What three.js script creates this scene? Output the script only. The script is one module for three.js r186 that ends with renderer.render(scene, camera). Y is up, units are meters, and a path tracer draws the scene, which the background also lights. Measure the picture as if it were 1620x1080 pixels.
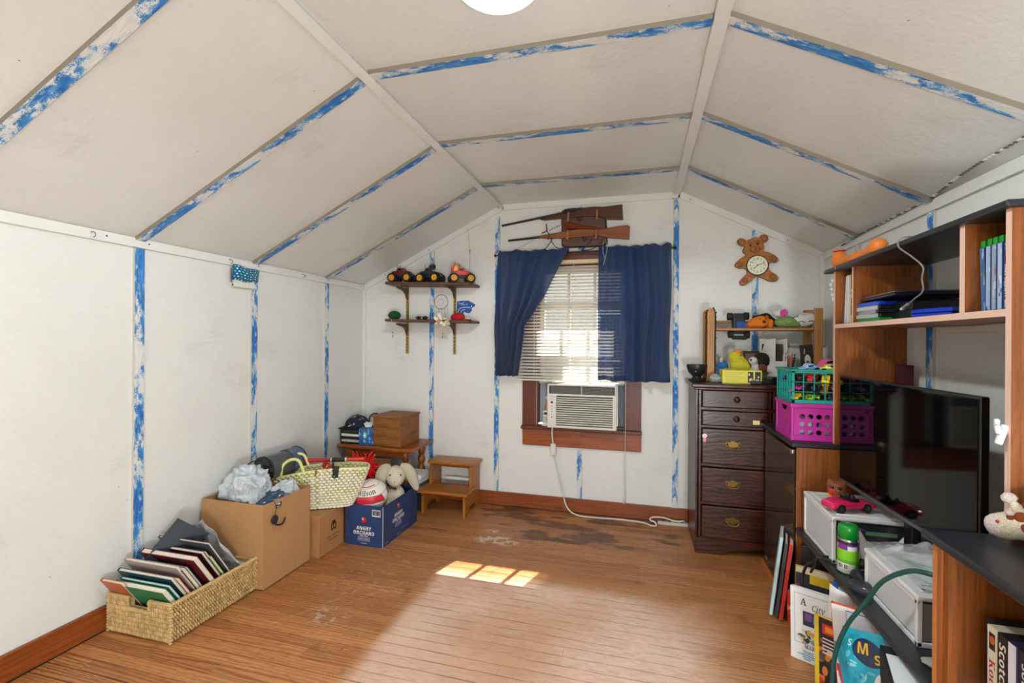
import * as THREE from 'three';
import { RoundedBoxGeometry } from 'three/addons/geometries/RoundedBoxGeometry.js';
import { mergeGeometries, mergeVertices, toCreasedNormals } from 'three/addons/utils/BufferGeometryUtils.js';

// ---------------------------------------------------------------- camera, sky, sun, exposure
const scene = new THREE.Scene();
const V3 = (x, y, z) => new THREE.Vector3(x, y, z);
const camera = new THREE.PerspectiveCamera(72.187, 1620 / 1080, 0.05, 80);
camera.position.set(0, 1.25, 0);
camera.rotation.order = 'YXZ';
camera.rotation.set(0, 0.2665, 0.0065);
const renderer = new THREE.WebGLRenderer({ antialias: true });
renderer.toneMapping = THREE.LinearToneMapping;
renderer.toneMappingExposure = 0.77;
renderer.shadowMap.enabled = true;
renderer.shadowMap.type = THREE.PCFSoftShadowMap;
scene.background = new THREE.Color().setRGB(6.6, 7, 7.5);          // hazy bright sky, even in every direction

const sun = new THREE.DirectionalLight(0xfff1dc, 54);
sun.position.set(0.3 * 6 - 0.4, 1.25 * 6, -3.4 - 6);
sun.target.position.set(-0.4, 0, -3.4);
sun.castShadow = true; sun.shadow.mapSize.set(2048, 2048);
Object.assign(sun.shadow.camera, { left: -4, right: 4, top: 4, bottom: -4, near: 0.5, far: 20 });
scene.add(sun, sun.target);
const LAMP_POWER = 5.2, LAMP_GLOW = 3.0, LAMP_COLOR = new THREE.Color(0.93, 1.0, 1.02), UNSEEN_GLOBE_POWER = 12.5, UNSEEN_GLOBE_GLOW = 4;

// ---------------------------------------------------------------- measures of the room (metres)
const ZB = -3.443, ZF = 1.7, XL = -2.224, XR = 1.148, YL = 1.709, YR = 1.834, YF = 2.296, S1 = -1.027, S2 = 0.267;
const WIN = { x0: -0.745, x1: -0.093, y0: 0.625, y1: 1.82 };
const BAYS = [-2.952, -2.285, -1.62, -0.96, -0.30, 0.36, 1.02];
const DESK = { top: 0.80, front: 0.668, carcass: 0.692, far: -2.945, gapFar: -2.385, gapNear: -1.378, low: 0.42 };

// ---------------------------------------------------------------- helpers
function rng(seed) { let s = seed >>> 0; return () => { s = (s + 0x6d2b79f5) | 0; let t = Math.imul(s ^ (s >>> 15), 1 | s); t = (t + Math.imul(t ^ (t >>> 7), 61 | t)) ^ t; return ((t ^ (t >>> 14)) >>> 0) / 4294967296; }; }
const hash = (x, y, s) => { let h = Math.imul(x, 374761393) + Math.imul(y, 668265263) + Math.imul(s, 974634777); h = Math.imul(h ^ (h >>> 13), 1274126177); return ((h ^ (h >>> 16)) >>> 0) / 4294967296; };
function vnoise(x, y, s = 0, per = 0) {
  const xi = Math.floor(x), yi = Math.floor(y), fx = x - xi, fy = y - yi, u = fx * fx * (3 - 2 * fx), v = fy * fy * (3 - 2 * fy);
  const w = per ? (n) => ((n % per) + per) % per : (n) => n;
  const a = hash(w(xi), w(yi), s), b = hash(w(xi + 1), w(yi), s), c = hash(w(xi), w(yi + 1), s), d = hash(w(xi + 1), w(yi + 1), s);
  return a + (b - a) * u + (c - a) * v + (a - b - c + d) * u * v;
}
function fbm(x, y, s, o = 4) { let a = 0.5, r = 0, t = 0; for (let i = 0; i < o; i++) { r += a * vnoise(x, y, s + i * 17); t += a; a *= 0.5; x *= 2.03; y *= 2.03; } return r / t; }
function fbmT(x, y, s, o, per) { let a = 0.5, r = 0, t = 0; for (let i = 0; i < o; i++) { r += a * vnoise(x, y, s + i * 17, per); t += a; a *= 0.5; x *= 2; y *= 2; per *= 2; } return r / t; }
const hash3 = (x, y, z, s) => hash(x + Math.imul(z, 7919), y - Math.imul(z, 104729), s);
function noise3(x, y, z, s = 0) {
  const xi = Math.floor(x), yi = Math.floor(y), zi = Math.floor(z), f = (t) => t * t * (3 - 2 * t), u = f(x - xi), v = f(y - yi), w = f(z - zi); let r = 0;
  for (let k = 0; k < 8; k++) { const a = k & 1, b = (k >> 1) & 1, c = k >> 2; r += hash3(xi + a, yi + b, zi + c, s) * (a ? u : 1 - u) * (b ? v : 1 - v) * (c ? w : 1 - w); }
  return r;
}
const clamp = (x, a = 0, b = 1) => Math.min(b, Math.max(a, x)), mix = (a, b, t) => a + (b - a) * t, sstep = (a, b, x) => { const t = clamp((x - a) / (b - a)); return t * t * (3 - 2 * t); };
const hex3 = (h) => [(h >> 16) & 255, (h >> 8) & 255, h & 255];
const mix3 = (a, b, t) => [mix(a[0], b[0], t), mix(a[1], b[1], t), mix(a[2], b[2], t)];

const counts = new Map();
function numbered(name) { const n = counts.get(name) ?? 0; counts.set(name, n + 1); return n ? `${name}_${String(n).padStart(3, '0')}` : name; }
function tag(o, label, category, group) { o.userData.label = label; o.userData.category = category; if (group) o.userData.group = group; return o; }
function thing(name, label, category, pos = [0, 0, 0], ry = 0, group) {
  const o = new THREE.Group(); o.name = numbered(name); o.position.set(...pos); o.rotation.y = ry; scene.add(o); return tag(o, label, category, group);
}
function part(name, geo, m, parent, pos, rot, label) {
  const o = new THREE.Mesh(geo, m); o.name = name; o.castShadow = o.receiveShadow = true;
  if (pos) o.position.set(...pos);
  if (rot) o.rotation.set(...rot);
  if (label) o.userData.label = label;
  parent.add(o); return o;
}
function solo(name, label, category, geo, m, pos, rot, group) { const o = part(numbered(name), geo, m, scene, pos, rot); return tag(o, label, category, group); }
function struct(name, parent = scene) { const o = new THREE.Group(); o.name = name; o.userData.kind = 'structure'; parent.add(o); return o; }
function copyOf(o, pos, ry, label, group) { const c = o.clone(); c.name = numbered(o.name.replace(/_\d{3}$/, '')); scene.add(c); c.position.set(...pos); if (ry !== undefined) c.rotation.y = ry; c.userData = { ...o.userData }; if (label) c.userData.label = label; if (group) c.userData.group = group; return c; }

function uvBox(g, du = 0, dv = 0) {                                     // uv in metres from the dominant axis of each face
  if (g.index) g = g.toNonIndexed();
  const p = g.attributes.position, uv = new Float32Array(p.count * 2), a = V3(), b = V3(), c = V3();
  for (let i = 0; i < p.count; i += 3) {
    a.fromBufferAttribute(p, i); b.fromBufferAttribute(p, i + 1); c.fromBufferAttribute(p, i + 2);
    const n = b.clone().sub(a).cross(c.clone().sub(a)), x = Math.abs(n.x), y = Math.abs(n.y), z = Math.abs(n.z);
    [a, b, c].forEach((q, k) => { const [s, t] = x >= y && x >= z ? [q.z, q.y] : y >= z ? [q.x, q.z] : [q.x, q.y]; uv[(i + k) * 2] = s + du; uv[(i + k) * 2 + 1] = t + dv; });
  }
  g.setAttribute('uv', new THREE.BufferAttribute(uv, 2)); return g;
}
function xf(g, x = 0, y = 0, z = 0, rx = 0, ry = 0, rz = 0) { if (rx || ry || rz) g.applyMatrix4(new THREE.Matrix4().makeRotationFromEuler(new THREE.Euler(rx, ry, rz))); g.translate(x, y, z); return g; }
function bx(w, h, d, x = 0, y = 0, z = 0, r = 0.0015, rx = 0, ry = 0, rz = 0, turnUV = false) {
  const m = Math.min(w, h, d) * 0.49;
  let g = r > 0 ? new RoundedBoxGeometry(w, h, d, 1, Math.min(r, m)) : new THREE.BoxGeometry(w, h, d);
  g = uvBox(g); if (turnUV) { const u = g.attributes.uv; for (let i = 0; i < u.count; i++) u.setXY(i, u.getY(i), u.getX(i)); }
  return xf(g, x, y, z, rx, ry, rz);
}
// box from its extremes
const bb = (x0, x1, y0, y1, z0, z1, r, t) => bx(x1 - x0, y1 - y0, z1 - z0, (x0 + x1) / 2, (y0 + y1) / 2, (z0 + z1) / 2, r, 0, 0, 0, t);
function cyl(r0, r1, h, x = 0, y = 0, z = 0, seg = 20, rx = 0, rz = 0, ry = 0) { return xf(new THREE.CylinderGeometry(r1, r0, h, seg).toNonIndexed(), x, y, z, rx, ry, rz); }
function lathe(pts, seg = 24) { return new THREE.LatheGeometry(pts.map(([r, y]) => new THREE.Vector2(r, y)), seg).toNonIndexed(); }
function sph(r, x = 0, y = 0, z = 0, sx = 1, sy = 1, sz = 1, seg = 18) { const g = new THREE.SphereGeometry(r, seg, Math.round(seg * 0.7)).toNonIndexed(); g.scale(sx, sy, sz); g.computeVertexNormals(); const h = new THREE.SphereGeometry(r, seg, Math.round(seg * 0.7)); h.scale(sx, sy, sz); return xf(h.toNonIndexed(), x, y, z); }
function tube(pts, r, seg = 40, rad = 8, closed = false, tension = 0.5) { return new THREE.TubeGeometry(new THREE.CatmullRomCurve3(pts.map((p) => V3(...p)), closed, 'catmullrom', tension), seg, r, rad, closed).toNonIndexed(); }
function torus(R, r, x = 0, y = 0, z = 0, rx = 0, ry = 0, rz = 0, a = 24, b = 8, arc = Math.PI * 2) { return xf(new THREE.TorusGeometry(R, r, b, a, arc).toNonIndexed(), x, y, z, rx, ry, rz); }
function shapeOf(pts) { const s = new THREE.Shape(); pts.forEach(([x, y], i) => (i ? s.lineTo(x, y) : s.moveTo(x, y))); return s; }
function smoothShape(pts, n = 80) { const c = new THREE.SplineCurve([...pts, pts[0]].map(([x, y]) => new THREE.Vector2(x, y))); return shapeOf(c.getPoints(n).map((p) => [p.x, p.y])); }
function extrude(shape, depth, bevel = 0, seg = 1, curve = 12) {
  return new THREE.ExtrudeGeometry(shape, { depth: depth - 2 * bevel, bevelEnabled: bevel > 0, bevelThickness: bevel, bevelSize: bevel, bevelOffset: -bevel, bevelSegments: seg, curveSegments: curve }).translate(0, 0, bevel);
}
function merge(...gs) { return mergeGeometries(gs.flat().map((g) => { const q = g.index ? g.toNonIndexed() : g; for (const k of Object.keys(q.attributes)) if (!['position', 'normal', 'uv'].includes(k)) q.deleteAttribute(k); if (!q.attributes.uv) q.setAttribute('uv', new THREE.BufferAttribute(new Float32Array(q.attributes.position.count * 2), 2)); q.morphAttributes = {}; return q; }), false); }
// a parametric sheet: f(u, v) -> [x, y, z], optional thickness
function sheet(f, nu, nv, thick = 0) {
  const pos = [], uv = [], idx = [];
  for (let j = 0; j <= nv; j++) for (let i = 0; i <= nu; i++) { pos.push(...f(i / nu, j / nv)); uv.push(i / nu, j / nv); }
  for (let j = 0; j < nv; j++) for (let i = 0; i < nu; i++) { const a = j * (nu + 1) + i, b = a + 1, c = a + nu + 1, d = c + 1; idx.push(a, b, d, a, d, c); }
  const g = new THREE.BufferGeometry(); g.setAttribute('position', new THREE.Float32BufferAttribute(pos, 3)); g.setAttribute('uv', new THREE.Float32BufferAttribute(uv, 2)); g.setIndex(idx); g.computeVertexNormals();
  if (!thick) return g;
  const n = g.attributes.normal, N = (nu + 1) * (nv + 1), p2 = pos.slice(), uv2 = [...uv, ...uv], id2 = idx.slice();
  for (let k = 0; k < N; k++) p2.push(pos[k * 3] - n.getX(k) * thick, pos[k * 3 + 1] - n.getY(k) * thick, pos[k * 3 + 2] - n.getZ(k) * thick);
  for (let k = 0; k < idx.length; k += 3) id2.push(idx[k] + N, idx[k + 2] + N, idx[k + 1] + N);
  const edge = (a, b) => id2.push(a, b + N, b, a, a + N, b + N);
  for (let i = 0; i < nu; i++) { edge(i + 1, i); edge(nv * (nu + 1) + i, nv * (nu + 1) + i + 1); }
  for (let j = 0; j < nv; j++) { edge(j * (nu + 1), (j + 1) * (nu + 1)); edge((j + 1) * (nu + 1) + nu, j * (nu + 1) + nu); }
  const h = new THREE.BufferGeometry(); h.setAttribute('position', new THREE.Float32BufferAttribute(p2, 3)); h.setAttribute('uv', new THREE.Float32BufferAttribute(uv2, 2)); h.setIndex(id2);
  return toCreasedNormals(h.toNonIndexed(), 0.9);
}
// closed surface of a signed field by surface nets; f(x, y, z) < 0 inside
function sdf(f, lo, hi, cell) {
  const n = [0, 1, 2].map((k) => Math.ceil((hi[k] - lo[k]) / cell) + 1), val = new Float32Array(n[0] * n[1] * n[2]), at = (i, j, k) => (k * n[1] + j) * n[0] + i;
  for (let k = 0; k < n[2]; k++) for (let j = 0; j < n[1]; j++) for (let i = 0; i < n[0]; i++) val[at(i, j, k)] = f(lo[0] + i * cell, lo[1] + j * cell, lo[2] + k * cell);
  const id = new Int32Array(val.length).fill(-1), pos = [], idx = [];
  for (let k = 0; k < n[2] - 1; k++) for (let j = 0; j < n[1] - 1; j++) for (let i = 0; i < n[0] - 1; i++) {
    let c = 0, x = 0, y = 0, z = 0, any = 0;
    const corner = (q) => val[at(i + (q & 1), j + ((q >> 1) & 1), k + (q >> 2))];
    for (let q = 0; q < 8; q++) any |= corner(q) < 0 ? 1 : 2;
    if (any !== 3) continue;
    for (let q = 0; q < 8; q++) for (let b = 0; b < 3; b++) { if (q & (1 << b)) continue; const r = q | (1 << b), v0 = corner(q), v1 = corner(r); if ((v0 < 0) === (v1 < 0)) continue; const t = v0 / (v0 - v1); x += (q & 1) + (b === 0 ? t : 0); y += ((q >> 1) & 1) + (b === 1 ? t : 0); z += (q >> 2) + (b === 2 ? t : 0); c++; }
    id[at(i, j, k)] = pos.length / 3; pos.push(lo[0] + (i + x / c) * cell, lo[1] + (j + y / c) * cell, lo[2] + (k + z / c) * cell);
  }
  for (let k = 1; k < n[2] - 1; k++) for (let j = 1; j < n[1] - 1; j++) for (let i = 1; i < n[0] - 1; i++) {
    const v0 = val[at(i, j, k)];
    const quad = (v1, a, b, c, d) => { if ((v0 < 0) === (v1 < 0)) return; v0 < 0 ? idx.push(a, b, c, a, c, d) : idx.push(a, c, b, a, d, c); };
    quad(val[at(i + 1, j, k)], id[at(i, j - 1, k - 1)], id[at(i, j, k - 1)], id[at(i, j, k)], id[at(i, j - 1, k)]);
    quad(val[at(i, j + 1, k)], id[at(i - 1, j, k - 1)], id[at(i - 1, j, k)], id[at(i, j, k)], id[at(i, j, k - 1)]);
    quad(val[at(i, j, k + 1)], id[at(i - 1, j - 1, k)], id[at(i, j - 1, k)], id[at(i, j, k)], id[at(i - 1, j, k)]);
  }
  const g = new THREE.BufferGeometry(); g.setAttribute('position', new THREE.Float32BufferAttribute(pos, 3)); g.setIndex(idx); g.computeVertexNormals();
  const uv = new Float32Array(pos.length / 3 * 2); for (let q = 0; q < pos.length / 3; q++) { uv[q * 2] = pos[q * 3] + pos[q * 3 + 2] * 0.5; uv[q * 2 + 1] = pos[q * 3 + 1]; }
  g.setAttribute('uv', new THREE.BufferAttribute(uv, 2)); return g;
}
const smin = (a, b, k) => { const h = Math.max(k - Math.abs(a - b), 0) / k; return Math.min(a, b) - h * h * k * 0.25; };
const ell = (x, y, z, c, r) => { const a = (x - c[0]) / r[0], b = (y - c[1]) / r[1], d = (z - c[2]) / r[2], k = Math.hypot(a, b, d); return (k - 1) * Math.min(r[0], r[1], r[2]); };
const cap = (x, y, z, a, b, ra, rb) => { const vx = b[0] - a[0], vy = b[1] - a[1], vz = b[2] - a[2], t = clamp(((x - a[0]) * vx + (y - a[1]) * vy + (z - a[2]) * vz) / (vx * vx + vy * vy + vz * vz)); return Math.hypot(x - a[0] - vx * t, y - a[1] - vy * t, z - a[2] - vz * t) - mix(ra, rb, t); };
// a soft toy's body: list of ['e', centre, radii] and ['c', a, b, ra, rb] joined smoothly
function plush(list, k = 0.02, cell = 0.006, fuzz = 0.0015) {
  const lo = [9, 9, 9], hi = [-9, -9, -9];
  const grow = (c, r) => { for (let q = 0; q < 3; q++) { lo[q] = Math.min(lo[q], c[q] - r - 2.5 * cell); hi[q] = Math.max(hi[q], c[q] + r + 2.5 * cell); } };
  for (const s of list) s[0] === 'e' ? grow(s[1], Math.max(...s[2])) : (grow(s[1], s[3]), grow(s[2], s[4]));
  return sdf((x, y, z) => { let d = 9; for (const s of list) d = smin(d, s[0] === 'e' ? ell(x, y, z, s[1], s[2]) : cap(x, y, z, s[1], s[2], s[3], s[4]), k); return d + (fuzz ? (noise3(x * 260, y * 260, z * 260, 5) - 0.5) * fuzz * 2 : 0); }, lo, hi, cell);
}

// ---------------------------------------------------------------- textures and materials
function dataTex(w, h, f, srgb = true, sx = 1, sy = 1) {
  const d = new Uint8Array(w * h * 4);
  for (let j = 0; j < h; j++) for (let i = 0; i < w; i++) { const c = f(i / w, j / h, i, j), k = (j * w + i) * 4; d[k] = clamp(c[0], 0, 255); d[k + 1] = clamp(c[1], 0, 255); d[k + 2] = clamp(c[2], 0, 255); d[k + 3] = 255; }
  const t = new THREE.DataTexture(d, w, h); t.wrapS = t.wrapT = THREE.RepeatWrapping; t.magFilter = THREE.LinearFilter; t.minFilter = THREE.LinearMipmapLinearFilter; t.generateMipmaps = true;
  if (srgb) t.colorSpace = THREE.SRGBColorSpace; t.repeat.set(1 / sx, 1 / sy); t.needsUpdate = true; return t;
}
function canvasTex(w, h, draw) {
  const c = document.createElement('canvas'); c.width = w; c.height = h; const x = c.getContext('2d'); draw(x, w, h);
  const t = new THREE.CanvasTexture(c); t.colorSpace = THREE.SRGBColorSpace; t.wrapS = t.wrapT = THREE.RepeatWrapping; return t;
}
const MATS = new Map();
function mat(color, roughness = 0.6, o = {}) {
  const key = color + '|' + roughness + '|' + Object.entries(o).map(([k, v]) => k + (v?.uuid ?? v)).join();
  if (!MATS.has(key)) MATS.set(key, new (o.transmission || o.specularIntensity || o.clearcoat || o.sheen ? THREE.MeshPhysicalMaterial : THREE.MeshStandardMaterial)({ color, roughness, ...o }));
  return MATS.get(key);
}
// wood grain: neutral tones around white, multiplied by the colour of each wood; runs along u, sizes in metres
const grainTex = dataTex(1024, 512, (u, v) => {
  const wx = u * 4, wy = v * 24, warp = vnoise(wx, v * 6, 3, 0) * 2.2;
  const rings = Math.abs(Math.sin((v * 26 + warp * 1.6) * 3.1)), fine = vnoise(u * 90, v * 420, 9), streak = vnoise(u * 6, v * 110, 4);
  const k = 0.80 + 0.14 * rings * vnoise(u * 5, v * 9, 8) + 0.10 * (fine - 0.5) + 0.20 * (streak - 0.5) + 0.08 * vnoise(wx * 2, wy, 21);
  return [255 * k, 250 * k, 244 * k];
}, true, 0.9, 0.42);
const wood = (color, rough = 0.45, o = {}) => mat(color, rough, { map: grainTex, bumpMap: grainTex, bumpScale: 0.0004, ...o });
const cardTex = dataTex(256, 256, (u, v) => { const k = 0.93 + 0.05 * vnoise(u * 60, v * 2, 5) + 0.05 * fbm(u * 10, v * 10, 6); return [255 * k, 254 * k, 251 * k]; }, true, 0.25, 0.25);
const clothTex = dataTex(256, 256, (u, v) => { const k = 0.86 + 0.09 * Math.abs(Math.sin(u * 64 * Math.PI)) + 0.09 * Math.abs(Math.sin(v * 64 * Math.PI)) + 0.06 * (vnoise(u * 90, v * 90, 2) - 0.5); return [255 * k, 255 * k, 255 * k]; }, true, 0.06, 0.06);
const plushTex = dataTex(256, 256, (u, v) => { const k = 0.84 + 0.22 * (vnoise(u * 110, v * 110, 8) - 0.3) + 0.1 * (vnoise(u * 40, v * 40, 18) - 0.5); return [255 * k, 255 * k, 255 * k]; }, true, 0.12, 0.12);
const cloth = (color, o = {}) => mat(color, 0.95, { map: clothTex, ...o });
const fur = (color, o = {}) => mat(color, 1, { map: plushTex, bumpMap: plushTex, bumpScale: 0.002, ...o });
const card = (color, o = {}) => mat(color, 0.85, { map: cardTex, ...o });
const plastic = (color, rough = 0.35, o = {}) => mat(color, rough, o);
const metal = (color, rough = 0.35) => mat(color, rough, { metalness: 1 });

// ================================================================ the room
const paintTex = dataTex(1024, 1024, (u, v, i, j) => {
  let k = 0.955 + 0.035 * fbmT(u * 8, v * 8, 31, 4, 8) + 0.015 * vnoise(u * 130, v * 130, 7, 130);
  const smear = sstep(0.60, 0.8, fbmT(u * 5, v * 5, 77, 4, 5)) * 0.05, dot = hash(i >> 1, j >> 1, 12) > 0.99996 ? 0.55 : 0;
  k -= smear * vnoise(u * 60, v * 200, 4, 0) + dot;
  return [232 * k, 232 * k, 227 * k];
}, true, 1.7, 1.7);
const paintBump = dataTex(256, 256, (u, v) => { const k = 128 + 90 * (vnoise(u * 40, v * 40, 3, 40) - 0.5) + 60 * (vnoise(u * 110, v * 110, 5, 110) - 0.5); return [k, k, k]; }, false, 0.5, 0.5);
const wallMat = mat(0xffffff, 0.5, { map: paintTex, bumpMap: paintBump, bumpScale: 0.0006 });
const ceilMat = mat(0xfdfeff, 0.34, { map: paintTex, bumpMap: paintBump, bumpScale: 0.0012 });
const trimMat = mat(0xffffff, 0.4, { map: paintTex });
const edgeMat = mat(0x8d8474, 0.85), dirtyEdge = mat(0xc9c3b4, 0.7);
// blue tape-like paint on the battens, with white paint dragged over it; v runs along the batten
const batTex = dataTex(256, 2048, (u, v) => {
  const L = v * 4, n = fbm(u * 3 + 1, L * 5, 51, 5), s = fbm(u * 5, L * 16, 83, 4), f = vnoise(u * 60, v * 900, 5), big = fbm(0.3, L * 1.7, 19, 3);
  const w = sstep(0.44, 0.58, n * 0.5 + s * 0.34 + f * 0.16 + (big - 0.5) * 0.6), drag = 0.55 * sstep(0.45, 0.75, vnoise(u * 26, L * 22, 15)) * vnoise(u * 4, L * 5, 66);
  const blue = mix3([18, 92, 172], [58, 142, 212], vnoise(u * 8, L * 10, 44));
  return mix3(blue, [228, 226, 220], clamp(w * 0.92 + drag * 0.9));
}, true, 0.09, 2.0);
const batMats = [0, 1].map((k) => mat(0xffffff, 0.6, { map: batTex }));
const baseWood = wood(0x9c4f1f, 0.42), sillWood = wood(0xa55423, 0.4), caseWood = wood(0x6e2c14, 0.4);

// a board from a to b lying on a face whose outward normal is n (the board stands proud of it)
const boardRand = rng(7);
function board(name, parent, a, b, width, thick, n, front, sides, lift = 0) {
  const A = V3(...a), B = V3(...b), d = B.clone().sub(A), L = d.length(), N = V3(...n).normalize(); d.normalize();
  const g = new THREE.BoxGeometry(width, thick, L), uv = g.attributes.uv, p = g.attributes.position, off = boardRand() * 3, du = boardRand();
  for (let i = 0; i < uv.count; i++) { const k = i >> 2; if (k === 2 || k === 3) uv.setXY(i, p.getX(i) + width / 2, p.getZ(i) + off); else uv.setXY(i, (k < 2 ? p.getY(i) : p.getX(i)) + du, p.getZ(i) + off); }
  const m = new THREE.Mesh(g, sides ? [sides, sides, front, sides, sides, sides] : front);
  m.name = name; m.castShadow = m.receiveShadow = true;
  const X = N.clone().cross(d); m.matrix.makeBasis(X, N, d); m.quaternion.setFromRotationMatrix(m.matrix);
  m.position.copy(A.add(B).multiplyScalar(0.5).addScaledVector(N, thick / 2 + lift)); parent.add(m); return m;
}

// ---- floor: subfloor and strip boards, every board a piece of its own
const floorRand = rng(21), ROW = 0.0575, floor = struct('floor');
const FX0 = XL - 0.02, FX1 = XR + 0.02, FZ0 = ZB - 0.02;
const seg = []; // boards: row, x0, x1
{
  const rows = Math.ceil((ZF + 0.05 - FZ0) / ROW);
  for (let r = 0; r < rows; r++) { let x = FX0 - floorRand() * 0.9; while (x < FX1) { const len = 0.75 + floorRand() * 1.15; seg.push([r, Math.max(x, FX0), Math.min(x + len, FX1)]); x += len; } }
}
const boardOf = new Map(); seg.forEach((s, i) => { (boardOf.get(s[0]) ?? boardOf.set(s[0], []).get(s[0])).push([s[1], s[2], i]); });
const rugEdge = (x, z) => { // the worn rectangle a rug has left, a little crooked
  const wob = 0.03 * (fbm(x * 6, z * 6, 88, 3) - 0.5);
  return Math.min(sstep(-1.09, -1.0, x + wob), sstep(-2.46, -2.3, z + wob * 2), 1 - sstep(0.12, 0.5, x + wob * 5));
};
const TW = 1664, TH = 1280, tx0 = FX0, tz0 = FZ0, TSX = FX1 - FX0, TSZ = 2.62;
const roughField = new Uint8Array(TW * TH);
const floorTex = dataTex(TW, TH, (u, v, i, j) => {
  const x = tx0 + u * TSX, z = tz0 + v * TSZ, r = Math.floor((z - FZ0) / ROW), list = boardOf.get(r) ?? [];
  let id = 0; for (const b of list) if (x >= b[0] && x < b[1]) id = b[2];
  const t = hash(id, 3, 9), t2 = hash(id, 8, 4), lz = (z - FZ0) / ROW - r;
  const cath = Math.abs(Math.sin((lz * 3.2 + 2.6 * fbm(x * 1.7 + id * 5.3, lz * 0.9 + id, 61, 3)) * 4.2)), fine = vnoise(x * 26 + id * 7, z * 620, 5), pore = vnoise(x * 70, z * 1500, 13);
  let c = mix3([166, 102, 56], [212, 150, 92], 0.15 + 0.5 * t + 0.35 * fbm(x * 2.5 + id, z * 20, 71, 3));
  c = mix3(c, [112, 62, 32], 0.58 * sstep(0.55, 1.0, cath) * (0.4 + t2)); c = mix3(c, [100, 56, 32], 0.42 * sstep(0.62, 0.85, fine)); c = mix3(c, [226, 172, 122], 0.2 * sstep(0.6, 0.9, pore));
  const amber = sstep(0.15, 0.7, x) * 0.35; c = mix3(c, [198, 134, 74], amber * (0.4 + 0.6 * t));
  let rough = 0.36 + 0.1 * fine;
  // grey-pink worn field with the mesh print of a rug backing
  const worn = rugEdge(x, z), patch = fbm(x * 2.1 + 3, z * 2.1, 14, 4), mesh = 0.5 + 0.5 * Math.sin(x * 620) * Math.sin(z * 620);
  if (worn > 0) {
    const w = worn * clamp(0.78 + 0.65 * (patch - 0.4)) * (0.8 + 0.3 * vnoise(x * 40, z * 160, 6));
    c = mix3(c, mix3([224, 182, 158], [248, 218, 200], patch), clamp(w)); c = mix3(c, [172, 126, 100], 0.5 * worn * mesh * sstep(0.40, 0.58, fbm(x * 1.3, z * 1.3 + 4, 29, 3)));
    rough += 0.16 * worn;
  }
  // wet-dark old stains by the window, scraped paint and dust specks
  const near = (1 - sstep(-3.05, -2.55, z)) * (1 - sstep(0.0, 0.5, x)) * sstep(-1.35, -0.95, x), st = sstep(0.56, 0.68, fbm(x * 4.6, z * 13, 101, 5) + 0.36 * near - 0.26);
  c = mix3(c, [64, 38, 24], 0.8 * st * (0.5 + 0.5 * vnoise(x * 30, z * 60, 9)));
  const blot = (1 - worn) * sstep(0.76, 0.82, fbm(x * 6.3 + 9, z * 9.1, 151, 3)); c = mix3(c, [104, 64, 44], 0.3 * blot);
  const scr = (cx, cz, rx, rz, s, col, lim) => { const q = Math.hypot((x - cx) / rx, (z - cz) / rz); if (q < 1.4) { const m = sstep(lim, lim + 0.07, fbm(x * 38, z * 46, s, 4)) * sstep(1.3, 0.6, q); c = mix3(c, col, 0.8 * m); rough += 0.2 * m; } };
  scr(-0.86, -2.82, 0.17, 0.07, 201, [216, 204, 190], 0.52); scr(-0.93, -2.95, 0.05, 0.04, 205, [214, 196, 176], 0.5); scr(-1.36, -1.84, 0.10, 0.07, 207, [196, 170, 158], 0.54); scr(-0.2, -3.18, 0.12, 0.04, 211, [178, 160, 140], 0.55);
  scr(0.30, -1.80, 0.16, 0.16, 215, [214, 170, 120], 0.6); scr(0.52, -1.55, 0.14, 0.14, 219, [205, 178, 150], 0.6); scr(-1.5, -2.25, 0.5, 0.3, 223, [196, 150, 110], 0.66);
  if (hash(i >> 1, j >> 1, 77) > 0.99985) c = mix3(c, [225, 205, 185], 0.7);
  const ln = (ax, az, bx_, bz, wd, k) => { const dx = bx_ - ax, dz = bz - az, q = clamp(((x - ax) * dx + (z - az) * dz) / (dx * dx + dz * dz)), d = Math.hypot(x - ax - dx * q, z - az - dz * q); if (d < wd) c = mix3(c, [212, 182, 160], k * vnoise(x * 80, z * 80, 3)); };
  ln(-1.62, -1.62, -1.38, -2.0, 0.006, 0.5); ln(-1.36, -1.9, -0.95, -2.55, 0.004, 0.4);
  const jd = Math.min(lz, 1 - lz) * ROW; if (jd < 0.0032) c = mix3(c, [52, 30, 18], (0.25 + 0.5 * worn) * (1 - jd / 0.0032) * sstep(0.3, 0.62, vnoise(x * 9, r * 3.7, 8)));
  roughField[j * TW + i] = clamp(rough * 255, 0, 255);
  return c;
}, true, TSX, TSZ);
const floorRough = dataTex(TW / 2, TH / 2, (u, v, i, j) => { const k = roughField[(j * 2) * TW + i * 2]; return [k, k, k]; }, false, TSX, TSZ);
const floorMat = mat(0xffffff, 1, { map: floorTex, roughnessMap: floorRough });
part('subfloor', bb(FX0 - 0.1, FX1 + 0.1, -0.16, -0.02, FZ0 - 0.1, ZF + 0.15, 0), mat(0x2a1a10, 0.95), floor);
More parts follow.
